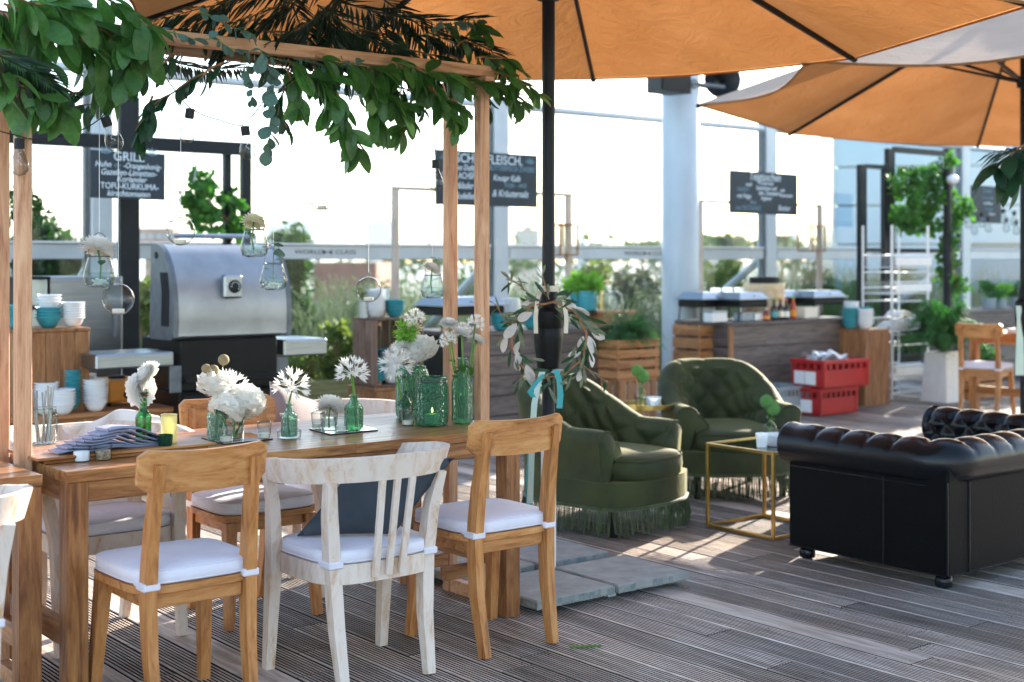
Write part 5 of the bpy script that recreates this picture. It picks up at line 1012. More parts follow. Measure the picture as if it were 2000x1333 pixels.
for pts, n, ls, Yb, lab in (([(310, 60), (390, 75), (470, 95), (560, 120)], 26, .045, 4.46, 'lying on the beam behind the festoon bulbs'), ([(390, 20), (440, 50), (500, 70)], 18, .045, 4.46, 'curling up above the beam'), ([(505, 95), (535, 150), (527, 230), (520, 300)], 22, .058, 4.45, 'hanging in one long strand of round leaves'), ([(470, 100), (490, 150), (495, 200)], 10, .04, 4.55, 'hanging thin beside the long strand'), ([(570, 115), (640, 130), (715, 125)], 30, .028, 4.46, 'with tiny leaves along the beam'), ([(830, 70), (890, 45), (950, 42)], 16, .04, 4.5, 'pointing out over the right posts')):
    px_branch('eucalyptus_branch', 'blue green eucalyptus branch ' + lab, pts, 'euca', n, ls, Yb, .3, 'eucalyptus on the lath frame', .002)
def palm(label, pts, Yb, ll=.16, n=30, mat='palm', droop=.25, wd=.008):
    global FN; FN += 1; rnd = random.Random(FN); P0 = [W(x, y, Yb + (q[0] if q else 0)) for x, y, *q in pts]; o = thing('palm_frond', label, 'palm frond', P0[0]); P_ = [p - P0[0] for p in P0]; path = []
    for i in range(len(P_) - 1):
        for k in range(6): path.append(P_[i].lerp(P_[i + 1], k / 6))
    path.append(P_[-1]); m = MB(); m.tube(path, [.004 * (1.2 - i / len(path)) for i in range(len(path))], 5); m.build('midrib', mat, o); m = MB(); L_ = len(path) - 1
    for i in range(n):
        for s in (-1, 1):
            u = (i + rnd.random() * .4) / n * (L_ - .01); k = int(u); p = path[k].lerp(path[k + 1], u - k); t_ = (path[k + 1] - path[k]).normalized(); sd = t_.cross(Vector((rnd.gauss(0, .15), rnd.gauss(0, .15) + .35, 1))).normalized() * s
            l = ll * math.sin(math.pi * (.15 + .8 * i / n)) ** .6 * rnd.uniform(.85, 1.1); d_ = (sd + t_ * .75 + Vector((0, 0, -droop))).normalized(); M = basis(p, d_, Vector((rnd.gauss(0, .4), rnd.gauss(0, .4), 1)))
            m.add([(0, 0, 0), (wd, l * .4, 0), (0, l, -.12 * l), (-wd, l * .4, 0)], [(0, 1, 2, 3)], M)
    stuff(m.build('leaflets', mat, o, False)); return o
for i, (pts, Yb, ll) in enumerate((([(640, -30), (540, 15), (430, 55)], 4.6, .2), ([(700, -40), (610, 40), (520, 90)], 4.55, .2), ([(560, -30), (470, 0), (380, 20), (290, 45)], 4.65, .2), ([(650, 0), (760, 30), (860, 42), (950, 35)], 4.6, .17), ([(620, 10), (700, 70), (780, 110)], 4.55, .19), ([(310, 115), (400, 135), (500, 132)], 4.74, .1), ([(-40, 90), (50, 135), (110, 175)], 4.36, .2), ([(640, 10), (645, 80), (655, 130)], 4.6, .16), ([(750, 0), (840, 65), (910, 95)], 4.65, .18), ([(560, 20), (480, 60), (420, 100)], 4.7, .18), ([(900, 70), (960, 100), (985, 140)], 4.58, .12), ([(720, 20), (760, 90), (800, 140)], 4.7, .17), ([(470, -20), (400, 40), (330, 80)], 4.72, .2), ([(560, -20), (590, 60), (600, 120)], 4.66, .18))):
    palm('dark feathery palm frond ' + ['sweeping down over the eucalyptus', 'crossing the middle of the beam', 'running back along the top to the left', 'stretched out flat to the right posts', 'slanting down over the right half', 'hanging pale and short under the beam', 'hanging thin across the left posts', 'hanging straight at the middle', 'bowing towards the right corner', 'lying low behind the eucalyptus', 'trailing at the right beam end', 'steep behind the right half', 'steep behind the left half', 'upright behind the beam'][i], pts, Yb, ll)
# leaf cluster hanging at the far right parasol
for i, (pts, lab) in enumerate((([(2060, 250), (1990, 290), (1925, 345)], 'drooping before the small menu board'), ([(2060, 280), (2000, 310), (1970, 350)], 'tucked under the terracotta parasol'))):
    P0 = [D(x, y, 7.2) for x, y in pts]; o = thing('leafy_branch', 'dark broad leaved branch ' + lab, 'branch', P0[0], 0); P_ = [p - P0[0] for p in P0]; m = MB(); m.tube(P_, .006, 5); m.build('stem', 'crate_z', o); rnd = random.Random(i)
    for k in range(14):
        u = rnd.uniform(.1, 2); a = min(int(u), 1); p = P_[a].lerp(P_[a + 1], u - a); link('leaf', LEAF['dark'][k % 2], o, None, None, None, basis(p, Vector((rnd.gauss(-.5, .5), rnd.gauss(0, .5), -.5)), Vector((rnd.gauss(0, .4), rnd.gauss(0, .4), 1))) @ Matrix.Scale(.2 * rnd.uniform(.7, 1.1), 4))
palm('dark palm frond under the edge of the terracotta parasol', [(2080, 270), (2010, 285), (1930, 300)], 7.2 * .55, .2)
# ---- olive wreath on the parasol pole
wc = Vector((PP[0], PP[1], 1.075)) + camxy(0, -.085); wr = thing('olive_wreath', 'loose olive wreath with silvered white leaves tied to the parasol pole', 'wreath', wc); rnd = random.Random(8)
rg = lambda a, r=.165: camxy(math.cos(a) * r, 0) + Vector((0, 0, math.sin(a) * r * 1.0))
m = MB(); m.tube([rg(R(12 * i)) * (1 + .03 * math.sin(i * 2.1)) for i in range(31)], .005, 6, False); m.build('hoop', 'crate_z', wr)
for i in range(125):
    a = rnd.uniform(0, 6.283); p = rg(a, .165 + rnd.gauss(0, .02)) + camxy(0, rnd.gauss(0, .02)); tg = rg(a + 1.57, 1) * (1 if math.cos(a) < 0 else -1) + rg(a, rnd.gauss(.25, .6)); kind = 'silver' if rnd.random() < .27 and abs(math.sin(a)) < .95 else 'olive'
    link('leaf', rnd.choice(LEAF[kind]), wr, None, None, None, basis(p, tg + Vector((0, 0, rnd.gauss(-.1, .3))), camxy(rnd.gauss(0, .5), -1)) @ Matrix.Scale((.075 if kind == 'olive' else .07) * rnd.uniform(.8, 1.25), 4))
for i, (q, n) in enumerate((((-.05, .17, -.14, .25, -.19, .27), 12), ((.0, .18, -.02, .25, -.03, .29), 9), ((.13, -.1, .2, -.15, .26, -.19), 10), ((-.1, -.13, -.14, -.19, -.13, -.22), 8), ((-.15, .05, -.2, .1, -.24, .16), 8))):
    P_ = [camxy(q[2 * k], 0) + Vector((0, 0, q[2 * k + 1])) for k in range(3)]; m = MB(); m.tube(P_, .0025, 5); b_ = m.build('twig', 'crate_z', wr)
    for k in range(n): u = rnd.uniform(0, 1.99); a = int(u); link('leaf', rnd.choice(LEAF['olive']), b_, None, None, None, basis(P_[a].lerp(P_[a + 1], u - a), (P_[2] - P_[0]).normalized() + Vector((rnd.gauss(0, .6), rnd.gauss(0, .6), rnd.gauss(0, .6))), Vector((0, -.5, 1))) @ Matrix.Scale(.06 * rnd.uniform(.8, 1.2), 4))
def ribbon(label, pts, w_, mat):
    o = thing('ribbon', label, 'ribbon', pts[0]); m = MB(); P_ = [p - pts[0] for p in pts]; vs_ = []; n = len(P_)
    for i, p in enumerate(P_): a = .5 * math.sin(i * 1.3); q = camxy(math.cos(a), math.sin(a)) * w_ / 2; vs_ += [p - q, p + q]
    m.add(vs_, [(2 * i, 2 * i + 1, 2 * i + 3, 2 * i + 2) for i in range(n - 1)]); m.add([v + camxy(0, .0012) for v in vs_], [(2 * i + 2, 2 * i + 3, 2 * i + 1, 2 * i) for i in range(n - 1)]); m.build('band', mat, o); return o
rb = lambda *q: [wc + camxy(x, y) + Vector((0, 0, z)) for x, y, z in q]
ribbon('teal satin ribbon hanging from the left of the wreath to the velvet chair', rb((-.03, -.01, -.14), (-.05, -.02, -.2), (-.065, -.02, -.28), (-.075, -.02, -.42), (-.08, -.02, -.6), (-.085, -.02, -.72)), .028, 'ribbonl')
ribbon('teal satin ribbon looped short on the left of the parasol pole', rb((-.02, -.02, -.15), (-.06, -.03, -.19), (-.085, -.03, -.225), (-.07, -.03, -.25)), .026, 'ribbon')
ribbon('teal satin ribbon hanging down the right of the parasol pole', rb((.03, -.01, -.13), (.045, -.02, -.18), (.05, -.02, -.24), (.045, -.02, -.3)), .028, 'ribbon')
ribbon('long teal ribbon end showing behind the wooden chair back', rb((-.08, .0, -.5), (-.09, 0, -.62), (-.085, 0, -.76), (-.075, 0, -.84)), .03, 'ribbon')
m = MB(); m.lathe([(.044, -.012), (.046, 0), (.042, .014)], 16, None, tuple(Vector((PP[0], PP[1], 1.30)) - wc)); m.build('tie', 'cream', wr)
for sx in (-.035, .045): 
    P_ = rb((sx * 1.1, .04, .215), (sx * 1.5, .0, .17), (sx * 1.7, -.01, .1), (sx * 1.65, -.01, .03)); ribbon('cream tie tail at the %s of the parasol pole above the crank' % ('left' if sx < 0 else 'right'), P_, .02, 'cream')
st_ = thing('plant_stem', 'short cut green stem lying on the ribbed deck', 'stem', G(1142, 1266)); m = MB(); m.tube([(-.05, .03, .006), (0, 0, .006), (.05, -.032, .006)], [.004, .005, .004], 6); m.build('stalk', 'stem', st_); m = MB(); m.ball((.052, -.033, .006), .0052, 6, 4); m.build('cut_end', 'stem', st_)
# ================================================================ GRILL AND SERVING STATIONS
GY = 7.95; gx0, gx1 = W(347, 600, GY).x, W(558, 600, GY).x; gw_ = gx1 - gx0
gr = thing('gas_grill', 'silver barrel hood gas grill with black cabinet and steel side shelves', 'grill', (gx0, GY, 0)); zb, zt = .93, 1.53
def hoodprof(k):   # front face profile in (y, z)
    a = R(-12 + 108 * k); return ((.42 - .45 * math.cos(a)) * .62 , zb + .10 + .46 * math.sin(a) + .04)
pr = [(.03, zb), (-.015, zb + .02)] + [hoodprof(i / 14) for i in range(15)]; pr = [(y, min(z, zt)) for y, z in pr] + [(.32, zt - .02), (.34, zb + .15), (.34, zb)]
n = len(pr); m = MB(); m.add([(x, y, z) for x in (.0, gw_) for y, z in pr], [(i, i + 1, n + i + 1, n + i) for i in range(n - 1)]); m.build('hood', 'hood', gr, True, 40)
for x0, x1 in ((-.035, -.001), (gw_ + .001, gw_ + .035)):
    m = MB(); c = Vector((.17, zb + .3)); q = [(c.x + (y - c.x) * 1.02, c.y + (z - c.y) * 1.02) for y, z in pr]; m.add([(x, y, z) for x in (x0, x1) for y, z in q], [tuple(range(n)), tuple(range(n, 2 * n))[::-1]] + [(i, n + i, n + (i + 1) % n, (i + 1) % n) for i in range(n)]); m.build('hood_side', 'gunmetal', gr, True, 40)
for k in range(4): m = MB(); m.tube([(-.037, .06 + .03 * k, zb + .08), (-.038, .05 + .03 * k, zb + .3), (-.037, .08 + .03 * k, zb + .42)], .006, 5); m.build('side_rib', 'black', gr)
m = MB(); m.lathe([(.022, 0), (.022, .004), (.0001, .005)], 14, Matrix.Translation((-.037, .24, zt - .07)) @ Matrix.Rotation(R(-90), 4, 'Y')); m.build('pivot_bolt', 'black', gr)
tq = W(456, 560, GY - .05); tx = tq.x - gx0; tz = tq.z
pt('thermometer_plate', 'steel', gr, (tx - .065, tx + .065, -.055, .005, tz - .075, tz + .075), b=.012)
m = MB(); m.lathe([(.042, 0), (.042, .006), (.036, .008), (.0001, .009)], 20, Matrix.Translation((tx + .006, -.056, tz)) @ Matrix.Rotation(R(90), 4, 'X')); dl = m.build('thermometer_dial', 'navy', gr)
for k in range(8): a = R(-30 + 30 * k); m = MB(); m.lathe([(.004, .0), (.0001, .001)], 6, Matrix.Translation((tx + .006 + .028 * math.cos(a), -.066, tz + .028 * math.sin(a))) @ Matrix.Rotation(R(90), 4, 'X')); m.build('dial_mark', 'chalk', dl)
m = MB(); m.tube([(.1, -.07, zt - .02), (gw_ - .1, -.07, zt - .02)], .0, 6) if False else None
hz_ = W(450, 462, GY + .33).z; m = MB(); m.tube([(.12, .33, zt - .04), (.12, .335, hz_), (gw_ - .05, .335, hz_), (gw_ - .05, .33, zt - .04)], .016, 8); m.build('rear_rail', 'steel', gr)
pt('fire_box', 'blackp', gr, (.02, gw_ - .06, .0, .6, .60, zb - .002), b=.01); pt('front_shelf', 'black', gr, (.03, gw_ - .07, -.06, .0, .66, .69)); pt('cabinet', 'blackp', gr, (.02, gw_ - .06, .02, .58, .05, .598), b=.008)
for x in (.04, gw_ * .5): pt('cabinet_door', 'black', gr, (x, x + gw_ * .44, -.0, .018, .08, .58)); 
for x in (.05, gw_ - .11): m = MB(); m.lathe([(.035, 0), (.035, .02)], 14, Matrix.Translation((x, .1, .036)) @ Matrix.Rotation(R(90), 4, 'Y'), capb=True, capt=True); m.build('caster', 'rubber', gr)
sL = W(185, 690, GY - .02).x - gx0
pt('side_shelf', 'steel', gr, (sL, -.04, -.04, .36, .77, .86), b=.01); pt('side_shelf', 'steel', gr, (gw_ + .0, gw_ + .33, .02, .42, .79, .90), b=.01)
pt('shelf_bracket', 'gunmetal', gr, (-.06, .018, -.02, .0, .60, .768)); pt('shelf_bracket', 'gunmetal', gr, (gw_ - .058, gw_ + .03, .02, .04, .62, .788))
# ---- stainless back panel, burner and bowl stacks on the left
a, b = W(92, 541, 9.0), W(241, 668, 9.0); sp = thing('steel_cabinet', 'tall stainless steel cabinet standing behind the wooden block of bowls', 'cabinet', (a.x, 9.0, 0)); w_ = b.x - a.x; pt('body', 'steel', sp, (0, w_, .012, .5, .05, a.z), b=.006); pt('door', 'steel', sp, (.01, w_ - .01, .0, .011, .1, a.z - .02), b=.003); pt('plinth', 'black', sp, (.02, w_ - .02, .03, .48, 0, .049)); pt('handle', 'gunmetal', sp, (w_ - .08, w_ - .065, -.03, -.001, .9, 1.1))
a = W(28, 541, 9.0); sh = thing('black_shelf', 'black open shelf rack beside the stainless cabinet', 'shelf', (a.x, 9.0, 0)); 
for x in (0, .22): pt('upright', 'black', sh, (x, x + .02, 0, .4, 0, a.z))
for z in (.6, .9, 1.1, a.z - .02): pt('shelf', 'black', sh, (.021, .219, 0, .4, z, z + .02))
LY = 8.05; lz = .5; a, b = W(-60, 812, LY), W(345, 812, LY); lt = thing('pallet_table', 'low wooden serving table carrying bowl stacks and the orange burner', 'table', (a.x, LY, 0)); w_ = b.x - a.x
for k in range(6): pt('top_board', 'crate_x', lt, (0, w_, k * .11, k * .11 + .105, lz - .03, lz))
for x in (.02, w_ - .08):
    for y in (.02, .58): pt('leg', 'crate_z', lt, (x, x + .06, y, y + .06, 0, lz - .031))
for k in range(6): pt('front_slat', 'crate_z', lt, (.1 + k * (w_ - .2) / 6, .19 + k * (w_ - .2) / 6, -.014, -.001, .05, lz - .035))
pt('rail', 'crate_x', lt, (.085, w_ - .085, .03, .06, lz - .12, lz - .032))
a, b = W(30, 645, LY + .1), W(175, 735, LY + .1); wb = thing('wooden_block', 'reclaimed wooden box with bowls on top beside the left lath posts', 'box', (a.x, LY + .1, lz + .001)); w_ = b.x - a.x; h = a.z - lz; n = 5
for k in range(n): pt('front_plank', 'box_z', wb, (k * w_ / n + .001, (k + 1) * w_ / n - .001, 0, .02, 0, h - .022)); pt('back_plank', 'box_z', wb, (k * w_ / n + .001, (k + 1) * w_ / n - .001, .38, .4, 0, h - .022))
for k in range(3): pt('side_plank', 'box_z', wb, (w_ - .02, w_, .021 + k * .12, .139 + k * .12, 0, h - .022)); pt('side_plank', 'box_z', wb, (0, .02, .021 + k * .12, .139 + k * .12, 0, h - .022))
pt('lid', 'box_z', wb, (-.005, w_ + .005, -.005, .405, h - .021, h)); wbz = lz + h + .002
def bowl_mesh(mat): 
    m = MB(); m.lathe([(.0001, .002), (.03, .0), (.038, .003), (.052, .02), (.063, .044), (.067, .056), (.071, .06), (.069, .061), (.062, .046), (.048, .02), (.0001, .008)], 24); return m.mesh('bowl ' + mat, mat)
def band_mesh(mat): m = MB(); m.tube([(  .0715 * math.cos(R(15 * i)), .0715 * math.sin(R(15 * i)), .0575) for i in range(25)], .0036, 5, False); return m.mesh('rim ' + mat, mat)
BOWL = {k: (bowl_mesh(k), band_mesh(k)) for k in ('china', 'teal')}
def stack(p, mat, n, where, dz=.0165, s=1.0):
    for i in range(n):
        o = thing('soup_bowl', ('white' if mat == 'china' else 'teal') + ' bowl stacked ' + where, 'bowl', p + Vector((random.uniform(-.002, .002), random.uniform(-.002, .002), i * dz * s)), random.uniform(0, 6), 'bowls stacked ' + where)
        o.scale = (s,) * 3; link('body', BOWL[mat][0], o); link('rim', BOWL[mat][1], o)
lw = lambda x, dy=0: W(x, 600, LY + dy) * 1
def at(x, Yb, z): q = W(x, 600, Yb); return Vector((q.x, q.y, z))
stack(at(34, 8.28, wbz), 'teal', 6, 'on the wooden box behind the lath post'); stack(at(95, 8.28, wbz), 'teal', 4, 'in the middle of the wooden box', .018, 1.1); stack(at(96, 8.28, wbz + .1), 'china', 3, 'on top of the teal bowls on the wooden box', .02, 1.0); stack(at(142, 8.26, wbz), 'china', 7, 'at the right end of the wooden box', .0155)
stack(at(90, 8.13, lz + .001), 'china', 9, 'low before the wooden box by the lath post', .0165); stack(at(122, 8.08, lz + .001), 'china', 6, 'lowest on the serving table', .0165, 1.05); stack(at(137, 8.3 - .1, lz + .001), 'teal', 13, 'tall on the serving table before the wooden box', .0165); stack(at(186, 8.12, lz + .001), 'china', 9, 'beside the orange burner', .0165, 1.02); stack(at(165, 8.38, lz + .001), 'china', 10, 'behind the tall teal stack', .0165)
a, b = W(211, 745, 8.3), W(270, 790, 8.3); ob = thing('gas_burner', 'orange enamel gas burner with black knob beside the bowls', 'burner', (a.x, 8.3, lz + .002)); w_ = b.x - a.x + .04; h = a.z - lz
pt('body', 'orange', ob, (0, w_, 0, .3, .02, h), b=.015); m = MB(); m.lathe([(.03, 0), (.026, .03), (.0001, .032)], 14, Matrix.Translation((w_ * .55, -.001, .07)) @ Matrix.Rotation(R(90), 4, 'X')); m.build('knob', 'blackp', ob)
for x in (.02, w_ - .02): m = MB(); m.lathe([(.012, 0), (.012, .02)], 8, None, (x, .03, 0), True); m.build('foot', 'rubber', ob)
m = MB(); m.lathe([(.06, h + .001), (.05, h + .02), (.0001, h + .021)], 16, None, (w_ / 2, .15, 0)); m.build('burner_head', 'black', ob); m = MB(); m.tube([(0, .1, .1), (-.05, .06, .1), (-.09, .02, .05)], .008, 6); m.build('hose', 'rubber', ob)
# ---- dark upright crate with bowls on a wooden box
CY = 8.3; a = W(735, 622, CY); b = W(835, 760, CY); cz0, cz1 = .5, 1.0; cw = .42; ck = thing('fruit_crate', 'old dark fruit crate on its side holding stacked bowls', 'crate', (a.x, CY, cz0 + .002)); hC = cz1 - cz0
for k in range(4): pt('side_slat', 'dark_y', ck, (0, .014, .005 + k * .082, .078 + k * .082, .016, hC - .016)); pt('side_slat', 'dark_y', ck, (cw - .014, cw, .005 + k * .082, .078 + k * .082, .016, hC - .016))
for k in range(4): pt('top_slat', 'dark_z', ck, (0, cw, .005 + k * .082, .078 + k * .082, hC - .0155, hC)); pt('bottom_slat', 'dark_z', ck, (0, cw, .005 + k * .082, .078 + k * .082, 0, .0155))
for k in range(5): pt('back_slat', 'dark_z', ck, (.016 + k * .079, .082 + k * .079, .315, .327, .017, hC - .017))
for x in (.016, cw - .05):
    for z in (.017, hC - .05): m = MB(); m.prism([(x, 0), (x + .034, 0), (x + .017, .03)], 0, .03) ; m.v = [(p[0], .001 + p[2], z + p[1]) for p in m.v]; m.build('corner_block', 'crate_z', ck, False)
bx = thing('wooden_box', 'upright board box under the old dark crate', 'box', (a.x - .02, CY - .02, 0))
for k in range(5): pt('front_board', 'box_z', bx, (k * .12, k * .12 + .117, 0, .02, 0, .478))
for k in range(3): pt('side_board', 'box_z', bx, (0, .02, .021 + k * .12, .138 + k * .12, 0, .478))
pt('lid', 'box_z', bx, (-.004, .604, -.004, .39, .48, .5))
ckx = a.x
stack(Vector((ckx + .1, CY + .17, cz1 + .003)), 'china', 9, 'on top of the old dark crate', .0165, 1.05); stack(Vector((ckx + .26, CY + .15, cz1 + .003)), 'teal', 5, 'on the right of the old dark crate', .0175); stack(Vector((ckx + .2, CY + .26, cz1 + .003)), 'china', 10, 'at the back of the old dark crate', .0165)
stack(Vector((ckx + .09, CY + .14, cz0 + .02)), 'teal', 9, 'inside the old dark crate against its side', .0165); stack(Vector((ckx + .2, CY + .1, cz0 + .02)), 'china', 10, 'inside the old dark crate at the front', .0165, 1.08); stack(Vector((ckx + .24, CY + .24, cz0 + .02)), 'teal', 12, 'at the back inside the old dark crate', .0165)
sc2 = thing('steel_canister', 'steel cutlery canister on the old dark crate', 'canister', (ckx + .0 + .02, CY + .2, cz1 + .003)); m = MB(); m.lathe([(.04, 0), (.04, .125), (.037, .125), (.037, .005)], 20, capb=True); m.build('tin', 'steel', sc2); m = MB(); m.tube([(.04 * math.cos(R(20 * i)), .04 * math.sin(R(20 * i)), .125) for i in range(19)], .003, 5, False); m.build('rim', 'steel', sc2)
sg = thing('herb_bunch', 'small bunch of dry herbs in the steel canister', 'plant', (ckx + .02, CY + .2, cz1 + .02)); cloud('leaves', 'shrub', sg, blobpos(90, (0, 0, .17), (.06, .06, .06), 2), .03, .4, .4, 3); m = MB(); m.tube([(0, 0, 0), (0, 0, .17)], .004, 5); m.build('stem', 'stem', sg)
# ---- chafing dishes
def chafer(label, x, Yb, z, w_=.5, dp=.33, lid='steel', tilt=0):
    q = at(x, Yb, z); o = thing('chafing_dish', label, 'chafing dish', q)
    for sx in (0, w_):
        for sy in (.02, dp - .02): m = MB(); m.tube([(sx + (.02 if sx == 0 else -.02), sy, .16), (sx, sy, 0)], .007, 5); m.build('leg', 'black', o)
    m = MB(); m.box(0, w_, 0, dp, .13, .2, .012); m.build('water_pan', 'black', o, False); pt('rim', 'steel', o, (-.02, w_ + .02, -.02, dp + .02, .2005, .212)); 
    m = MB(); m.add([(.0, 0, .213), (w_, 0, .213), (w_, dp, .213), (0, dp, .213), (.05, .04, .27), (w_ - .05, .04, .27), (w_ - .05, dp - .04, .27), (.05, dp - .04, .27)], [(0, 1, 5, 4), (1, 2, 6, 5), (2, 3, 7, 6), (3, 0, 4, 7), (4, 5, 6, 7)]); m.build('lid', lid, o, False)
    m = MB(); m.tube([(w_ * .4, -.02, .235), (w_ * .4, -.05, .24), (w_ * .6, -.05, .24), (w_ * .6, -.02, .235)], .006, 6); m.build('handle', 'steel', o)
    m = MB(); m.lathe([(.03, 0), (.03, .05), (.0001, .05)], 12, None, (w_ / 2, dp / 2, .001)); m.build('fuel_tin', 'steel', o); return o
chafer('steel chafing dish on the counter behind the olive wreath', 865, 8.6, .863, .62, .38); chafer('steel chafing dish peeking out beside the round column', 1352, 8.68, .863, .4, .34, 'whitep') if False else None
chafer('steel chafing dish at the left end of the plank buffet', 1445, 8.62, .853, .4); chafer('steel chafing dish at the right end of the plank buffet', 1590, 8.62, .853, .5)
chafer('second steel chafing dish beside the bamboo steamer', 1525, 8.85, .853, .4)
chafer('steel chafing dish beside the round column on the crate', 1372, 8.9, .60 + .25, .4)
stack(at(978, 8.6, .863), 'teal', 5, 'on the plank counter left of the wreath', .0165, 1.1); stack(at(1040, 8.58, .863), 'teal', 4, 'on the plank counter behind the wreath', .0165, 1.1); stack(at(1000, 8.95, .863), 'china', 12, 'at the back of the plank counter', .0165)
dk = thing('black_tray', 'black serving plinth holding the basil pots', 'tray', at(1100, 8.75, .864)); pt('board', 'black', dk, (0, .62, 0, .3, .1, .125)); pt('foot', 'black', dk, (.02, .06, .02, .28, 0, .099)); pt('foot', 'black', dk, (.56, .6, .02, .28, 0, .099))
def pot_plant(label, x, Yb, z, r, h, mat, leaf, n=260, ls=.05, fr=(1.3, 1.3, 1.2), catn='potted_plant', up=.5):
    q = at(x, Yb, z); o = thing(catn, label, 'potted plant', q); m = MB(); m.lathe([(r * .75, 0), (r * .8, .004), (r, h * .92), (r * 1.04, h * .93), (r * 1.04, h), (r * .92, h), (r * .9, h * .85), (.0001, h * .85)], 22, capb=True); m.build('pot', mat, o)
    for k in range(3): m = MB(); m.tube([(r * (.82 + .06 * k) * math.cos(R(20 * i)), r * (.82 + .06 * k) * math.sin(R(20 * i)), h * (.2 + .22 * k)) for i in range(19)], .003, 4, False); m.build('ring', mat, o)
    cloud('foliage', leaf, o, blobpos(n, (0, 0, h + r * fr[2] * .7), (r * fr[0] * 1.5, r * fr[1] * 1.5, r * fr[2] * 1.4), int(x)), ls, .55, up, int(x)); m = MB(); 
    for k in range(5): m.tube([(0, 0, h * .8), (r * .5 * math.cos(k * 1.3), r * .5 * math.sin(k * 1.3), h + r * fr[2])], .003, 4)
    m.build('stems', 'stem', o)['kind'] = 'stuff'; return o
pot_plant('basil in a blue green ribbed pot on the black plinth', 1148, 8.85, .99, .085, .17, 'teal', 'basil', 300, .06); pot_plant('basil in a blue green pot behind the first basil pot', 1128, 9.0, .99, .07, .15, 'teal', 'basil', 200, .06)
wk = thing('cake_stand', 'wooden board with a glass cloche beside the basil', 'cake stand', at(1198, 8.72, .862)); pt('board', 'crate_x', wk, (-.17, .17, -.1, .2, .1, .125)); pt('block', 'crate_x', wk, (-.15, .15, -.08, .18, 0, .099)); m = MB(); m.lathe([(.085, .126), (.085, .2), (.07, .26), (.03, .29), (.0001, .295)], 22, None, (.06, .05, 0)); m.build('cloche', 'glass', wk); m = MB(); m.ball((.06, .05, .31), .015, 10, 6); m.build('knob', 'glass', wk); m = MB(); m.tube([(-.1, .05, .126), (-.1, .05, .38), (.0, .05, .38)], .008, 6); m.build('brass_stand', 'gold', wk)
# ---- fern crates by the column
def slat_crate(label, x0, x1, Yb, z0, h, dp, rows, mat='crate_x', up=False):
    a, b = at(x0, Yb, z0), at(x1, Yb, z0); w_ = b.x - a.x; o = thing('fruit_crate', label, 'crate', a); rh = h / rows
    if not up:
        for k in range(rows):
            z = k * rh
            for y in (0, dp - .012): pt('slat', mat, o, (0, w_, y, y + .012, z + .004, z + rh * .82))
            for x in (.0, w_ - .012): pt('end_slat', 'crate_y', o, (x, x + .012, .0125, dp - .0125, z + .004, z + rh * .82))
    else:
        n = max(3, int(w_ / .085))
        for k in range(n): pt('slat', 'crate_z', o, (k * w_ / n + .004, (k + 1) * w_ / n - .008, 0, .012, .0, h - .013))
        for k in range(3): pt('end_slat', 'crate_z', o, (0, .012, .0125 + k * dp / 3, .0125 + (k + .85) * dp / 3, 0, h - .013))
        pt('top_board', mat, o, (0, w_, 0, dp, h - .012, h))
    for x in (.013, w_ - .043):
        for y in (.013, dp - .043): pt('corner_post', 'crate_z', o, (x, x + .03, y, y + .03, .001, h - .014))
    pt('bottom_board', mat, o, (.013, w_ - .013, .044, dp - .044, .004, .014)); return o, w_
slat_crate('upright slatted crate under the fern crate beside the column', 1210, 1285, 8.2, 0, .44, .24, 1, up=True)
fc, fw = slat_crate('slatted fruit crate full of fern beside the round column', 1206, 1289, 8.2, .442, .34, .24, 4)
fp = thing('fern_plant', 'feathery green fern spilling over the slatted crate', 'fern', fc.location + Vector((fw / 2, .12, .3)))
def fern(parent, n, L_, mat='fern', seed=1, rise=.6, blade=.035):
    g = random.Random(seed); m = MB()
    for i in range(n):
        a = i * 2.4 + g.uniform(-.3, .3); e = g.uniform(.15, 1.0); l = L_ * g.uniform(.7, 1.15); P_ = []
        for k in range(7): t_ = k / 6; rr_ = l * t_ * (.35 + .65 * e); P_.append(Vector((math.cos(a) * rr_, math.sin(a) * rr_, l * rise * (math.sin(t_ * 2.2)) * (1.15 - e * .6) - l * .55 * e * t_ * t_)))
        for k in range(6):
            t_ = (P_[k + 1] - P_[k]).normalized(); sd = t_.cross(Vector((0, 0, 1))).normalized(); up_ = sd.cross(t_)
            for j in range(3):
                p = P_[k].lerp(P_[k + 1], j / 3); bl = blade * math.sin(math.pi * min(.97, (k + j / 3) / 6 * .85 + .15)) + .006
                for s in (-1, 1): q = sd * s; m.add([p, p + q * bl * .5 + t_ * bl * .35, p + q * bl + t_ * bl * .2 - up_ * bl * .2, p + q * bl * .5 - t_ * bl * .1], [(0, 1, 2, 3)])
    return stuff(m.build('fronds', mat, parent, False))
fern(fp, 70, .42, 'fern', 3, .5, .05); m = MB(); m.lathe([(.12, -.02), (.1, .02), (.0001, .03)], 12); m.build('root_ball', 'soil', fp)
fp2 = thing('grey_herb', 'pale feathery herb at the back of the fern crate', 'plant', fc.location + Vector((fw * .6, .2, .36))); cloud('foliage', 'lavender', fp2, blobpos(500, (0, 0, .12), (.3, .12, .16), 5), .035, .3, .6, 5); m = MB(); m.tube([(0, 0, -.05), (0, 0, .1)], .008, 5); m.build('stem', 'stem', fp2)
slat_crate('slatted crate standing between column and plank buffet', 1366, 1394, 8.75, 0, .84, .35, 7)
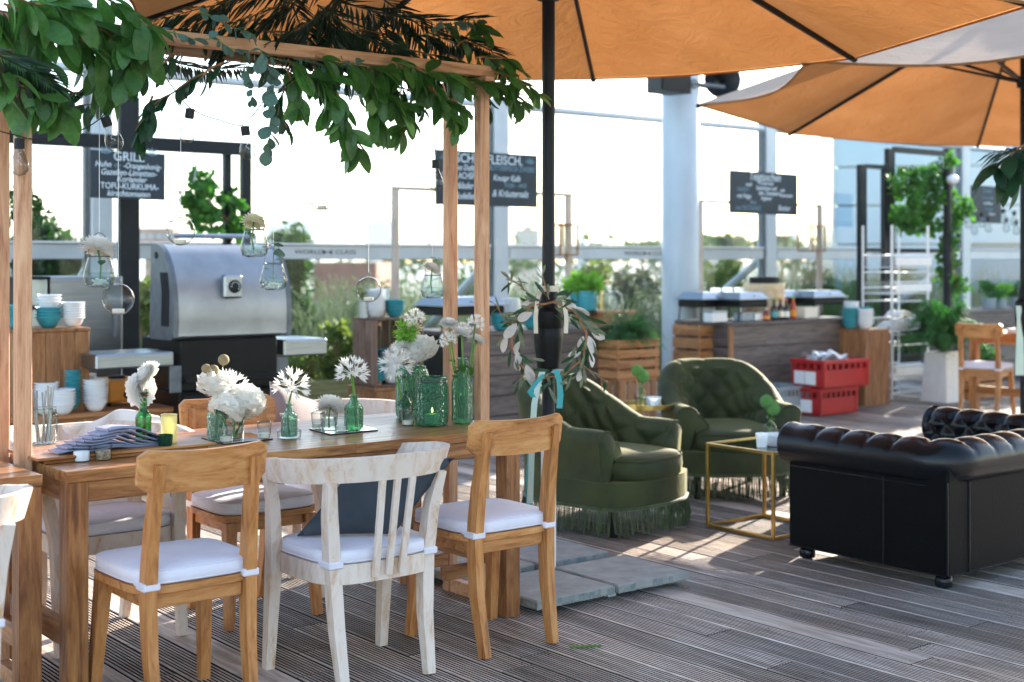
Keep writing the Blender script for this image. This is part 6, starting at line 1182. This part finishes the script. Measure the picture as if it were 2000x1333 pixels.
# ---- red and grey crates
def plastic_crate(label, p, w_, dp, h, mat, rz=0, notes=0):
    o = thing('plastic_crate', label, 'crate', p, rz); t_ = .012
    for nm, q in (('wall', (0, w_, 0, t_, .02, h * .66)), ('wall', (0, w_, dp - t_, dp, .02, h)), ('end_wall', (0, t_, t_ + .0005, dp - t_ - .0005, .02, h * .66)), ('end_wall', (w_ - t_, w_, t_ + .0005, dp - t_ - .0005, .02, h))): pt(nm, mat, o, q)
    pt('floor', mat, o, (.013, w_ - .013, .013, dp - .013, .005, .019)); pt('rim', mat, o, (-.012, w_ + .012, -.012, .014, h * .88, h), (-.012, w_ + .012, dp - .014, dp + .012, h + .001, h + .002)) if False else pt('front_rim', mat, o, (-.012, w_ + .012, -.012, .014, h * .86, h)); pt('end_rim', mat, o, (-.012, .014, .0145, dp + .012, h * .86, h))
    n = 7
    for k in range(n + 1): x = k * (w_ - .03) / n; pt('rib', mat, o, (x, x + .03, -.008 if k in (0, n) else .001, .0118, .015 if k in (0, n) else h * .662, h * .858))
    for k in range(5): y = .03 + k * (dp - .06) / 4; pt('end_rib', mat, o, (.001, .0115, y - .012, y + .012, h * .662, h * .858))
    for k in range(notes): pt('paper_note', 'china', o, (-.0035, -.001, dp * (.25 + .34 * k), dp * (.25 + .34 * k) + .13, h * .12, h * .58), b=.0005)
    return o
q = G(1602, 815); plastic_crate('red plastic crate on the deck, lower of the pair', Vector((q.x, q.y, 0)), .54, .38, .25, 'red', 0, 1)
plastic_crate('red plastic crate heaped with papers, on top of its pair', Vector((q.x - .02, q.y - .06, .256)), .6, .40, .26, 'red', R(-4), 2)
pp_ = thing('paper_heap', 'crumpled white papers heaped in the top red crate', 'paper', Vector((q.x + .08, q.y + .0, .30))); 
for k in range(9):
    g = random.Random(k); m = MB(); m.grid(lambda u, v: ((u - .5) * .26 + .18, (v - .5) * .22 + .13, .19 + .04 * math.sin(u * 7 + k) * math.cos(v * 6 + k) + .008 * k), 6, 6, M=Matrix.Translation((g.uniform(-.08, .12), g.uniform(-.05, .05), 0)) @ Matrix.Rotation(g.uniform(-.12, .12), 4, 'X')); m.build('sheet', 'china', pp_, True, 60)
q2 = G(1545, 815); plastic_crate('grey plastic crate standing between the velvet chair and red crates', Vector((q2.x - .1, q2.y + .06, 0)), .42, .36, .27, 'greyp')
a, b = G(1690, 795), G(1747, 790); tb = thing('wooden_box', 'tall narrow board box with bowls on top beside the buffet', 'box', (a.x, 8.2, 0)); w_ = .40; h = 1.43 - (645 - 508) * (a.x * SS + 8.2 * CC) / FPX
for k in range(3): pt('front_board', 'box_z', tb, (k * w_ / 3, (k + 1) * w_ / 3 - .002, 0, .02, 0, h - .02)); pt('side_board', 'box_z', tb, (0, .018, .0205 + k * .12, .138 + k * .12, 0, h - .02))
pt('lid', 'box_z', tb, (-.003, w_ + .003, -.003, .4, h - .019, h))
stack(Vector((a.x + .12, 8.28, h + .002)), 'china', 8, 'at the front of the tall narrow box', .0165, 1.1); stack(Vector((a.x + .04, 8.4, h + .002)), 'teal', 9, 'at the left back of the tall narrow box', .0165, 1.1); stack(Vector((a.x + .25, 8.4, h + .002)), 'teal', 9, 'at the right back of the tall narrow box', .0165, 1.1); stack(Vector((a.x + .12, 8.45, h + .002)), 'china', 12, 'highest at the back of the tall narrow box', .0165, 1.1)
# ---- things on the buffet
bs = thing('bamboo_steamer', 'round bamboo steamer with black lid on the plank buffet', 'steamer', at(1492, 8.95, .853)); R_ = .2
for k in range(3): m = MB(); m.lathe([(R_, .06 + k * .095), (R_ * 1.01, .065 + k * .095), (R_ * 1.01, .15 + k * .095), (R_, .155 + k * .095)], 30, capb=True, capt=True); m.build('tier', 'bamboo', bs)
m = MB(); m.lathe([(R_ * .85, 0), (R_ * .85, .058)], 24, capb=True); m.build('stand', 'steel', bs); m = MB(); m.lathe([(R_ * .75, .346), (R_ * .75, .4), (R_ * .7, .41), (.0001, .41)], 26, capb=True); m.build('lid', 'black', bs)
for i, (x, mt, h_, r_, lb) in enumerate(((1512, 'gdark', .19, .032, 'dark soy sauce bottle with green cap on the plank buffet'), (1524, 'gdark', .19, .034, 'dark sauce bottle with yellow label on the plank buffet'), (1536, 'gdark', .18, .03, 'dark sauce bottle with pale label on the plank buffet'), (1549, 'red', .2, .032, 'red chilli sauce bottle on the plank buffet'), (1497, 'maroon', .1, .035, 'small red tin on the plank buffet'))):
    o = thing('sauce_bottle', lb, 'bottle', at(x, 8.58 + .02 * (i % 2), .853)); m = MB(); m.lathe(bottle(r_, h_, .013, .7), 16, capb=True); m.build('body', plain('sauce %d' % i, ['#1d120c', '#24170e', '#1a1410', '#b3401c', '#8c2a22'][i], None, .2), o); m = MB(); m.lathe([(.015, h_), (.015, h_ + .022), (.0001, h_ + .023)], 12, capb=True); m.build('cap', ['basil', 'orange', 'red', 'basil', 'steel'][i], o); m = MB(); m.lathe([(r_ + .0008, h_ * .15), (r_ + .0008, h_ * .45)], 16); m.build('label', ['teal', 'wax', 'china', 'orange', 'orange'][i], o)
for i, (x, w_, h_, mt, lb) in enumerate(((1392, .2, .09, 'china', 'white gastronorm tub at the left of the plank buffet'), (1450, .16, .07, 'greyp', 'grey plastic tub on the plank buffet'), (1573, .2, .1, 'wax', 'cardboard carton between the sauces and chafing dish'), (1475, .12, .07, 'china', 'small white tub beside the red tin'))):
    o = thing('food_tub', lb, 'tub', at(x, 8.6, .854)); pt('body', mt, o, (0, w_, 0, .12, 0, h_), b=.008); pt('lid', 'steel' if mt != 'wax' else 'wax', o, (-.004, w_ + .004, -.004, .124, h_ + .0005, h_ + .012))
ew = thing('glass_rack', 'steel rack of tumblers behind the left chafing dish', 'rack', at(1395, 9.0, .853)); ewp = at(1395, 9.0, .853)
for k in range(6):
    o = thing('tumbler', 'frosted tumbler standing on the steel rack of the plank buffet', 'glass', ewp + Vector((k * .085, .05 * (k % 2), .157)), 0, 'tumblers on the steel rack'); m = MB(); m.lathe([(.028, .0), (.036, .14), (.036, .145)], 14, capb=True); m.build('glass_wall', 'frost', o); m = MB(); m.tube([(.036 * math.cos(R(30 * i)), .036 * math.sin(R(30 * i)), .145) for i in range(13)], .002, 4, False); m.build('rim', 'frost', o)
pt('rack', 'steel', ew, (-.05, .5, -.05, .12, .14, .155)); pt('rack_leg', 'steel', ew, (-.05, -.03, -.05, .12, 0, .139)); pt('rack_leg', 'steel', ew, (.48, .5, -.05, .12, 0, .139))
# ================================================================ RIGHT-HAND CORNER
def ivy(label, Yb, blobs, n, ls=.085, mat='ivy', stems=(), name='ivy_plant', seed=1, asp=.8):
    c = W(blobs[0][0], blobs[0][1], Yb); o = thing(name, label, 'ivy', c); P_ = []
    tot = sum(b[2] * b[3] for b in blobs)
    for i, (x, y, rx, ry) in enumerate(blobs):
        p = W(x, y, Yb) - c; k = max(30, int(n * rx * ry / tot)); s = (W(x, y, Yb).x * SS + Yb * CC) / FPX; P_.append(blobpos(k, tuple(p), (rx * s * 1.25, .18, ry * s * 1.25), seed + i))
    cloud('foliage', mat, o, np.concatenate(P_), ls, asp, -.3, seed)
    m = MB()
    for a, b in (stems or [((blobs[0][0], blobs[0][1]), (blobs[-1][0], blobs[-1][1]))]):
        A_, B_ = W(*a, Yb) - c, W(*b, Yb) - c; m.tube([A_, A_.lerp(B_, .5) + Vector((0, .03, -.03)), B_], .008, 5)
    m.build('vine', 'crate_z', o); return o
ivy('big ivy mass draped over the tall steel frame', 8.8, [(1790, 340, 45, 35), (1760, 400, 50, 45), (1830, 370, 40, 40), (1810, 420, 50, 40), (1870, 400, 30, 45), (1775, 440, 30, 20)], 2300, .058, seed=3)
ivy('ivy climbing the black pole above the white planter', 8.75, [(1848, 330, 25, 25), (1850, 450, 14, 40), (1850, 510, 12, 45), (1870, 560, 22, 30)], 900, .055, seed=9)
ivy('ivy hanging from a steel hook beside the GRILL board', 9.7, [(395, 370, 28, 36), (380, 400, 18, 30), (405, 430, 26, 28), (450, 400, 25, 26), (460, 440, 18, 24)], 800, .06, seed=12)
ivy('small leafy plant showing behind the left lath posts', 8.9, [(45, 400, 22, 40), (80, 415, 22, 16)], 120, .09, 'hedge', seed=15, asp=.35)
hk = thing('steel_hook', 'bent steel S hook holding the hanging ivy', 'hook', W(378, 330, 9.66)); m = MB(); m.tube([(.03 * math.cos(R(200 - 20 * i)), 0, .03 + .03 * math.sin(R(200 - 20 * i))) for i in range(13)] + [(.01, 0, -.06), (.0, 0, -.1)], .006, 6); m.build('rod', 'steel', hk); m = MB(); m.tube([(0, 0, .06), (0, 0, W(378, 245, 9.66).z - W(378, 330, 9.66).z)], .003, 5); m.build('cord', 'thread', hk)
bp = W(1850, 620, 8.72); po = thing('black_pole', 'black steel pole wrapped with ivy above the white planter', 'pole', (bp.x, 8.72, 0)); m = MB(); m.tube([(0, 0, 0), (0, 0, W(1850, 330, 8.72).z)], .045, 14); m.build('shaft', 'navy', po); m = MB(); m.lathe([(.12, 0), (.12, .015), (.046, .02)], 16, capb=True); m.build('base_plate', 'navy', po)
m = MB(); m.ball((-.02, -.08, W(1845, 352, 8.72).z), .07, 12, 8, .8); m.build('lamp_head', 'whitep', po)
# white wire rack
a, b = W(1742, 448, 8.45), W(1812, 448, 8.45); rk = thing('wire_rack', 'tall white wire basket rack under the ivy', 'wire rack', (a.x, 8.45, 0)); w_ = b.x - a.x; dp = .36; hr = 1.43 + (HOR - 440) * (a.x * SS + 8.45 * CC) / FPX
for x in (0, w_):
    for y in (0, dp): m = MB(); m.tube([(x, y, 0), (x, y, hr)], .014 if y == 0 else .011, 6); m.build('upright', 'wirew', rk)
zs = [.06, .2, .33, .55, .66, .82, 1.0, 1.14, 1.3, 1.48]
for z in zs:
    m = MB(); m.tube([(0, 0, z), (w_, 0, z)], .009, 5); m.build('cross_wire', 'wirew', rk); m = MB(); m.tube([(0, dp, z), (w_, dp, z)], .008, 5); m.build('cross_wire', 'wirew', rk)
for z in (.22, .7, 1.08, 1.35):
    m = MB()
    for k in range(13): x = k / 12 * w_; m.tube([(x, -.04, z + .12), (x, -.02, z), (x, dp, z), (x, dp, z + .12)], .004, 4, False)
    for k in range(5): y = k / 4 * dp; m.tube([(0, y, z), (w_, y, z)], .004, 4, False)
    for zz in (0, .04, .08, .12): m.tube([(0, -.02 - .00 * zz, z + zz), (w_, -.02, z + zz)], .0045 if zz != .12 else .008, 4, False)
    stuff(m.build('wire_basket', 'wirew', rk)); pt('price_rail', 'whitep', rk, (.0, w_, -.05, -.042, z + .02, z + .1))
tw_ = thing('kitchen_cloth', 'crumpled white cloths lying in the wire rack basket', 'cloth', (a.x + .1, 8.5, 1.10 - .395 + .0)); m = MB(); m.grid(lambda u, v: (u * .42, v * .26, .02 + .09 * math.sin(math.pi * u) * math.sin(math.pi * v) + .025 * math.sin(u * 14 + v * 5) * math.sin(v * 9)), 18, 14); m.build('linen', 'cushion_w', tw_, True, 80); m = MB(); m.grid(lambda u, v: (.1 + u * .3, v * .2, .13 + .05 * math.sin(math.pi * u) + .02 * math.sin(v * 12 + u * 6)), 12, 10); m.build('linen_fold', 'cushion_w', tw_, True, 80)
# fern in tall white planter
q = G(1866, 786); wp_ = thing('white_planter', 'tall tapered white board planter', 'planter', (q.x, q.y + .15, 0)); 
for k in range(4):
    ang = R(90 * k)
    for j in range(3):
        m = MB(); x0, x1 = -.15 + .1 * j + .001, -.05 + .1 * j - .001; m.add([(x0 * 1.0, -.155, 0), (x1 * 1.0, -.155, 0), (x1 * .8, -.125, .5), (x0 * .8, -.125, .5), (x0, -.14, 0), (x1, -.14, 0), (x1 * .8, -.11, .5), (x0 * .8, -.11, .5)], [(0, 1, 2, 3), (5, 4, 7, 6), (0, 3, 7, 4), (1, 5, 6, 2), (3, 2, 6, 7), (0, 4, 5, 1)], Matrix.Rotation(ang, 4, 'Z')); m.build('board', 'whitep', wp_, False)
ff = thing('boston_fern', 'full green fern overflowing the tall white planter', 'fern', (q.x, q.y + .15, .5)); fern(ff, 150, .62, 'fern', 7, .8, .075); m = MB(); m.lathe([(.1, -.05), (.08, 0), (.0001, .01)], 10); m.build('root_ball', 'soil', ff)
for x, lb in ((1932, 'bushy herb in a grey pot on the right plank counter'), (1952, 'bushy herb in a pale pot on the right plank counter'), (1985, 'bushy herb at the end of the right plank counter')): pot_plant(lb, x, 9.2, .843, .085, .13, 'greyp', 'basil' if x == 1952 else 'fern', 320, .05, (1.5, 1.3, 1.1))
# lights along the right counter
festoon('white festoon of round bulbs strung over the herb counter', [W(1862, 395, 9.05), W(1880, 412, 9.05), W(1905, 425, 9.05), W(1930, 430, 9.05), W(1958, 412, 9.05), W(2010, 405, 9.05)], [(W(x, y, 9.05), (0, 0)) for x, y in ((1881, 408), (1892, 416), (1903, 428), (1917, 415), (1930, 424), (1872, 455), (1960, 408), (1966, 425), (1981, 412), (1985, 430))], bs=1.5, sm=3)
# second dining set at the far right
side_chair('oiled wooden chair at the far table beside the white planter', (W(1925, 700, 7.05).x, 7.05, 0), R(-75))
tx_ = W(1968, 740, 6.9).x; table('far teak table behind the chesterfield beside the second parasol pole', tx_, tx_ + 1.4, 6.55, 7.3)
slat_crate('low slatted crate with greenery behind the far wooden chair', 1895, 1960, 7.9, 0, .36, .35, 4); lowp = thing('leafy_plant', 'low green plant in the slatted crate behind the far chair', 'plant', at(1925, 8.05, .3)); cloud('foliage', 'fern', lowp, blobpos(240, (0, 0, .1), (.25, .14, .12), 4), .06, .5, .5, 8); m = MB(); m.tube([(0, 0, -.1), (0, 0, .1)], .01, 5); m.build('stem', 'stem', lowp)
for k in range(3):
    nb = thing('folded_napkin', 'white folded napkin in the pile on the far teak table', 'napkin', Vector((tx_ + .06 + .004 * k, 6.8 + .004 * k, .758 + k * .0135)), 0, 'napkins on the far table'); pt('upper_fold', 'cushion_w', nb, (0, .15, 0, .15, .0065, .0125), b=.003); pt('lower_fold', 'cushion_w', nb, (0, .148, 0, .15, 0, .006), b=.003)
ribbon('pale teal ribbon tied on the second parasol pole', [Vector((c2.x, c2.y, 1.1)) + camxy(-.05, -.05) + Vector((0, 0, z)) for z in (0, -.1, -.25, -.4, -.5)], .06, 'ribbonl')
# ================================================================ BEYOND THE GLASS
bed = struct(MB().box(-6, 26, 11.2, 16.5, -.5, .12).build('planting_bed', 'soil', smooth=False))
def blades(name, mat, parent, pos, h, wd, lean, seed, head=None):
    g = np.random.default_rng(seed); n = len(pos); pos = np.asarray(pos); hh = h * g.uniform(.6, 1.2, n); dx = g.normal(size=(n, 2)) * lean; sd = g.normal(size=(n, 2)); sd /= np.linalg.norm(sd, axis=1)[:, None]
    b0 = pos.copy(); b1 = pos.copy(); b0[:, :2] -= sd * wd; b1[:, :2] += sd * wd; mid = pos.copy(); mid[:, :2] += dx * .3 * hh[:, None]; mid[:, 2] += hh * .6; m0 = mid.copy(); m1 = mid.copy(); m0[:, :2] -= sd * wd * .8; m1[:, :2] += sd * wd * .8; tip = pos.copy(); tip[:, :2] += dx * hh[:, None]; tip[:, 2] += hh
    v = np.stack([b0, b1, m1, m0, tip], 1).reshape(-1, 3); i = np.arange(n) * 5; f = [(a, a + 1, a + 2, a + 3) for a in i.tolist()] + [(a + 3, a + 2, a + 4) for a in i.tolist()]
    me = bpy.data.meshes.new(name); me.from_pydata(v.tolist(), [], f); me.materials.append(MT[mat]); o = link(name, me, parent); return o, tip
g = np.random.default_rng(5)
def field(n, x0, x1, y0, y1, z=.12): return np.stack([g.uniform(x0, x1, n), g.uniform(y0, y1, n), np.full(n, z)], 1)
o, _ = blades('lavender_field', 'lavender', None, field(9000, 4.2, 12.2, 11.3, 14.5), .95, .006, .22, 1); tag(stuff(o), 'pale feathery lavender and grasses growing beyond the glass', 'grass')
tp = field(2500, 4.5, 12, 11.3, 14); tp[:, 2] = g.uniform(.75, 1.2, len(tp)); o = cloud('lavender_heads', 'lavender', None, tp, .07, .35, 1.2, 4); tag(stuff(o), 'pale seed heads over the lavender beyond the glass', 'grass')
o, _ = blades('reed_grass', 'grassm', None, field(3500, 13.0, 19.5, 11.3, 14), 1.15, .008, .2, 2); tag(stuff(o), 'tall green reeds beyond the glass beside the white rack', 'grass')
o, _ = blades('meadow_grass', 'grassm', None, field(3000, -1, 6, 11.3, 14), .6, .008, .3, 3); tag(stuff(o), 'low green grass beyond the glass behind the grill', 'grass')
def shrub(label, x, y, rx, ry, Yb, mat, n, ls=.09, name='garden_shrub', zb=.1, asp=.5, cat='shrub', flowers=None, seed=1):
    c = W(x, y, Yb); s = (c.x * SS + c.y * CC) / FPX; o = thing(name, label, cat, (c.x, Yb, zb)); zc = c.z - zb; cloud('crown', mat, o, blobpos(n, (0, 0, zc), (rx * s * 1.15, min(rx * s, .8), ry * s * 1.15), seed, 11), ls, asp, .2, seed)
    m = MB(); r_ = random.Random(seed)
    for k in range(4): m.tube([(r_.uniform(-.05, .05), r_.uniform(-.05, .05), 0), (r_.uniform(-.15, .15) * rx * s * 4, 0, zc * .6), (r_.uniform(-.6, .6) * rx * s, r_.uniform(-.2, .2), zc + ry * s * .4)], [.02, .014, .006], 5)
    m.build('trunk', 'crate_z', o)
    if flowers: cloud('blossom', flowers, o, blobpos(60, (0, -.1, zc), (rx * s * 1.2, min(rx * s, .8), ry * s * 1.2), seed + 1, 11, .3), .07, .9, .2, seed)
    return o
shrub('dark columnar hedge beyond the glass beside the silver grill', 580, 560, 32, 110, 12.2, 'hedge', 2600, .07, 'columnar_hedge', cat='hedge', seed=2)
shrub('dark clipped hedge beyond the glass left of the steel gateway', 100, 500, 75, 60, 13.5, 'hedge', 1500, .1, 'clipped_hedge', cat='hedge', seed=3)
shrub('yellow green bush growing low beside the old dark crate', 660, 690, 45, 55, 10.75, 'shrub', 900, .08, seed=4)
shrub('yellow green bush between the steel gateway and grill', 290, 590, 30, 60, 11.4, 'shrub', 600, .08, seed=5)
shrub('light green bush low behind the grill side shelf', 590, 720, 50, 40, 10.8, 'shrub', 700, .07, seed=6)
shrub('pale flowering oleander bush beyond the glass left of the column', 1240, 560, 45, 55, 12.4, 'olive', 1300, .09, flowers='silver', seed=7)
shrub('small pale leaved bush beyond the glass behind the basil', 1160, 545, 30, 40, 12.6, 'shrub', 500, .08, seed=8)
shrub('pale yellow bush beyond the glass above the left chafing dish', 1420, 545, 40, 35, 12.3, 'shrub', 900, .09, seed=9)
shrub('white flowering bush beyond the glass behind the Teigtaschen frame', 1590, 560, 40, 55, 12.0, 'hedge', 1000, .08, flowers='petal', seed=10)
shrub('dense green bush beyond the glass behind the wire rack', 1760, 570, 50, 60, 11.8, 'grassm', 1000, .09, seed=11)
shrub('dark green bush beyond the glass over the lavender', 930, 600, 50, 60, 13.0, 'hedge', 900, .09, seed=13)
shrub('grey green bush beyond the glass over the dark crate', 740, 620, 60, 50, 12.8, 'olive', 1200, .09, seed=14)
pl = thing('planter_edge', 'green stained timber planter edge behind the far whitewashed armchair', 'planter', (W(590, 760, 10.2).x, 10.2, 0)); w_ = W(705, 760, 10.2).x - W(590, 760, 10.2).x
for k in range(3): pt('board', 'planter_x', pl, (0, w_, 0, .03, .0 + k * .13, .125 + k * .13))
for x in (0, w_ - .05): pt('stake', 'planter_x', pl, (x, x + .05, .031, .07, 0, .42))
# ---------------- city
def far_block(name, label, x0, x1, ytop, Z, mat, dp=10, win=None, roof=None, rows=6, cols=4, cat='building'):
    a, b = D(x0, ytop, Z), D(x1, ytop, Z); wv = b - a; w_ = math.hypot(wv.x, wv.y); rz = math.atan2(wv.y, wv.x); h = a.z + 15; o = thing(name, label, cat, (a.x, a.y, -15), rz); pt('wall', mat, o, (0, w_, 0, dp, 0, h), b=0)
    if win:
        hv = min(h - 2, max(rows * 3.0, w_ * .55)); ch = hv / rows; cwid = w_ / cols
        me = MB().box(0, cwid * .6, -.12, .05, 0, ch * .5).mesh(name + ' window', win, False)
        for r in range(rows):
            for c in range(cols): link('window', me, o, (c * cwid + cwid * .2, 0, h - 1.0 - (r + .75) * ch))
    if roof: pt('roof', roof, o, (-.3, w_ + .3, -.3, dp + .3, h + .001, h + .4), b=0); pt('roof_hut', mat, o, (w_ * .35, w_ * .7, dp * .3, dp * .7, h + .41, h + 1.5 + w_ * .08), b=0)
    return o
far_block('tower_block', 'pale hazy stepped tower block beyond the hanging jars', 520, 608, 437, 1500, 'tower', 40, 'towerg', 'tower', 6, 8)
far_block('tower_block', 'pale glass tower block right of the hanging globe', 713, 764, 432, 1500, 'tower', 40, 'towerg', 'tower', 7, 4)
far_block('brick_building', 'long red brick building beyond the glass left of the grill', 255, 335, 446, 420, 'brick', 10, 'towerg', None, 3, 5)
far_block('brick_building', 'square brown building beyond the glass right of the lath posts', 1006, 1053, 450, 700, 'stone', 10, 'towerg', 'stone', 4, 3)
far_block('brick_building', 'red brick house front through the glass over the lavender', 612, 735, 513, 60, 'brick', 8, 'towerg', None, 3, 7)
far_block('brick_building', 'low brown building beyond the glass beside the column', 1268, 1310, 470, 700, 'stone', 10, 'towerg', None, 3, 3)
far_block('office_block', 'grey office block beyond the glass behind the steel cabinet', -30, 180, 505, 70, 'tower', 10, 'towerg', None, 3, 9)
far_block('brick_building', 'grey roofed building beyond the glass over the sauce bottles', 1368, 1440, 470, 800, 'stone', 30, 'towerg', 'stone', 3, 4)
ct = far_block('church_tower', 'square church tower on the skyline under the Teigtaschen board', 1543, 1560, 457, 900, 'stone', 8, 'towerg', None, 3, 1, 'church tower')
for x in (0, 4.9): 
    m = MB(); m.box(x, x + .8, 0, .8, ct.children[0].dimensions.z if False else 15 + D(1543, 457, 900).z, 15 + D(1543, 452, 900).z); m.build('pinnacle', 'stone', ct, False)
sp_ = thing('church_spire', 'small pointed church spire on the skyline beside the parasol pole', 'spire', D(1137, 485, 700)); m = MB(); m.lathe([(3.2, -20), (3.2, .6), (2.1, 1.8), (.1, 7.0)], 8); m.build('spire', 'tower', sp_); m = MB(); m.tube([(0, 0, 7), (0, 0, 8.8)], .15, 4); m.build('cross', 'stone', sp_)
def far_tree(label, x, y, rx, ry, Z, seed, mat='treeg', n=900):
    c = D(x, y, Z); s = Z / FPX; o = thing('far_tree', label, 'tree', (c.x, c.y, -15)); zc = c.z + 15; cloud('crown', mat, o, blobpos(n, (0, 0, zc), (rx * s * 1.2, rx * s * .8, ry * s * 1.2), seed, 12), Z * .0045, .7, .2, seed); m = MB(); m.tube([(0, 0, 0), (0, 0, zc * .6), (rx * s * .2, 0, zc)], [.35, .25, .1], 6); m.build('trunk', 'crate_z', o)
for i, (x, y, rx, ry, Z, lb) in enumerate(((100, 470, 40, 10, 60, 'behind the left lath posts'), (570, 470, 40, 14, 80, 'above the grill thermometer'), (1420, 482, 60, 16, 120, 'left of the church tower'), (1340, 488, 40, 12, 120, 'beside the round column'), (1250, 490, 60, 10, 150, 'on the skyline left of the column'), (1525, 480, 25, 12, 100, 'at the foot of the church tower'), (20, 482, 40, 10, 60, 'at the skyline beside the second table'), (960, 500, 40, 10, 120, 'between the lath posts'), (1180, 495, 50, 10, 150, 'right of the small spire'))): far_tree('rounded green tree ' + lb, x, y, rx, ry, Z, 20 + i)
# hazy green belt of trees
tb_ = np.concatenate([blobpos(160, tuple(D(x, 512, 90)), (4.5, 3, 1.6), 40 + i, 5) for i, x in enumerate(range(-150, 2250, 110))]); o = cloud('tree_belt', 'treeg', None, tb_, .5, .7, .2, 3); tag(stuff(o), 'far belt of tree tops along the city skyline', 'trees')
# pale blue clad building
cb0 = D(1631, 500, 26); cb = thing('clad_building', 'pale blue clad building beyond the glass on the right', 'building', (cb0.x, cb0.y, -15), R(-49)); wB = 11.0; BT_ = 15 + 4.7; pt('core', 'cladd', cb, (.05, wB - .05, .12, 9, 0, BT_ - .1), b=0)
ph = .74; me_p = MB().box(0, 2.15, 0, .1, 0, ph - .035, .01).mesh('cladding panel', 'clad', False)
for r in range(-5, 5):
    for c in range(5):
        z = 15 + 1.0 + r * ph
        if c >= 1 and -3 <= r <= 0 and c % 2 == 1: continue
        link('cladding_panel', me_p, cb, (c * 2.19, 0, z))
pt('parapet', 'clad', cb, (0, wB, .0, .1, 15 + 1.0 + 5 * ph, BT_), b=0); pt('lower_cladding', 'clad', cb, (0, wB, .0, .1, 0, 15 + 1.0 - 5 * ph), b=0)
for k in range(6): pt('corner_trim', 'alu', cb, (k * 2.19 - .05, k * 2.19 + .01, -.03, -.002, 10, BT_ - .2), b=0)
# ---------------- summer haze over the city
hm, n_, o_ = newmat('haze'); pv_ = n_.nodes.new('ShaderNodeVolumePrincipled'); pv_.inputs['Color'].default_value = (.93, .95, .97, 1); pv_.inputs['Density'].default_value = .00035; pv_.inputs['Anisotropy'].default_value = .0
n_.links.new(pv_.outputs[0], o_.inputs['Volume'])
hz = stuff(MB().box(-2505, 4005, -605, 5005, -16.3, 60).build('haze', hm, smooth=False)); tag(hz, 'pale summer haze over the far city', 'haze')
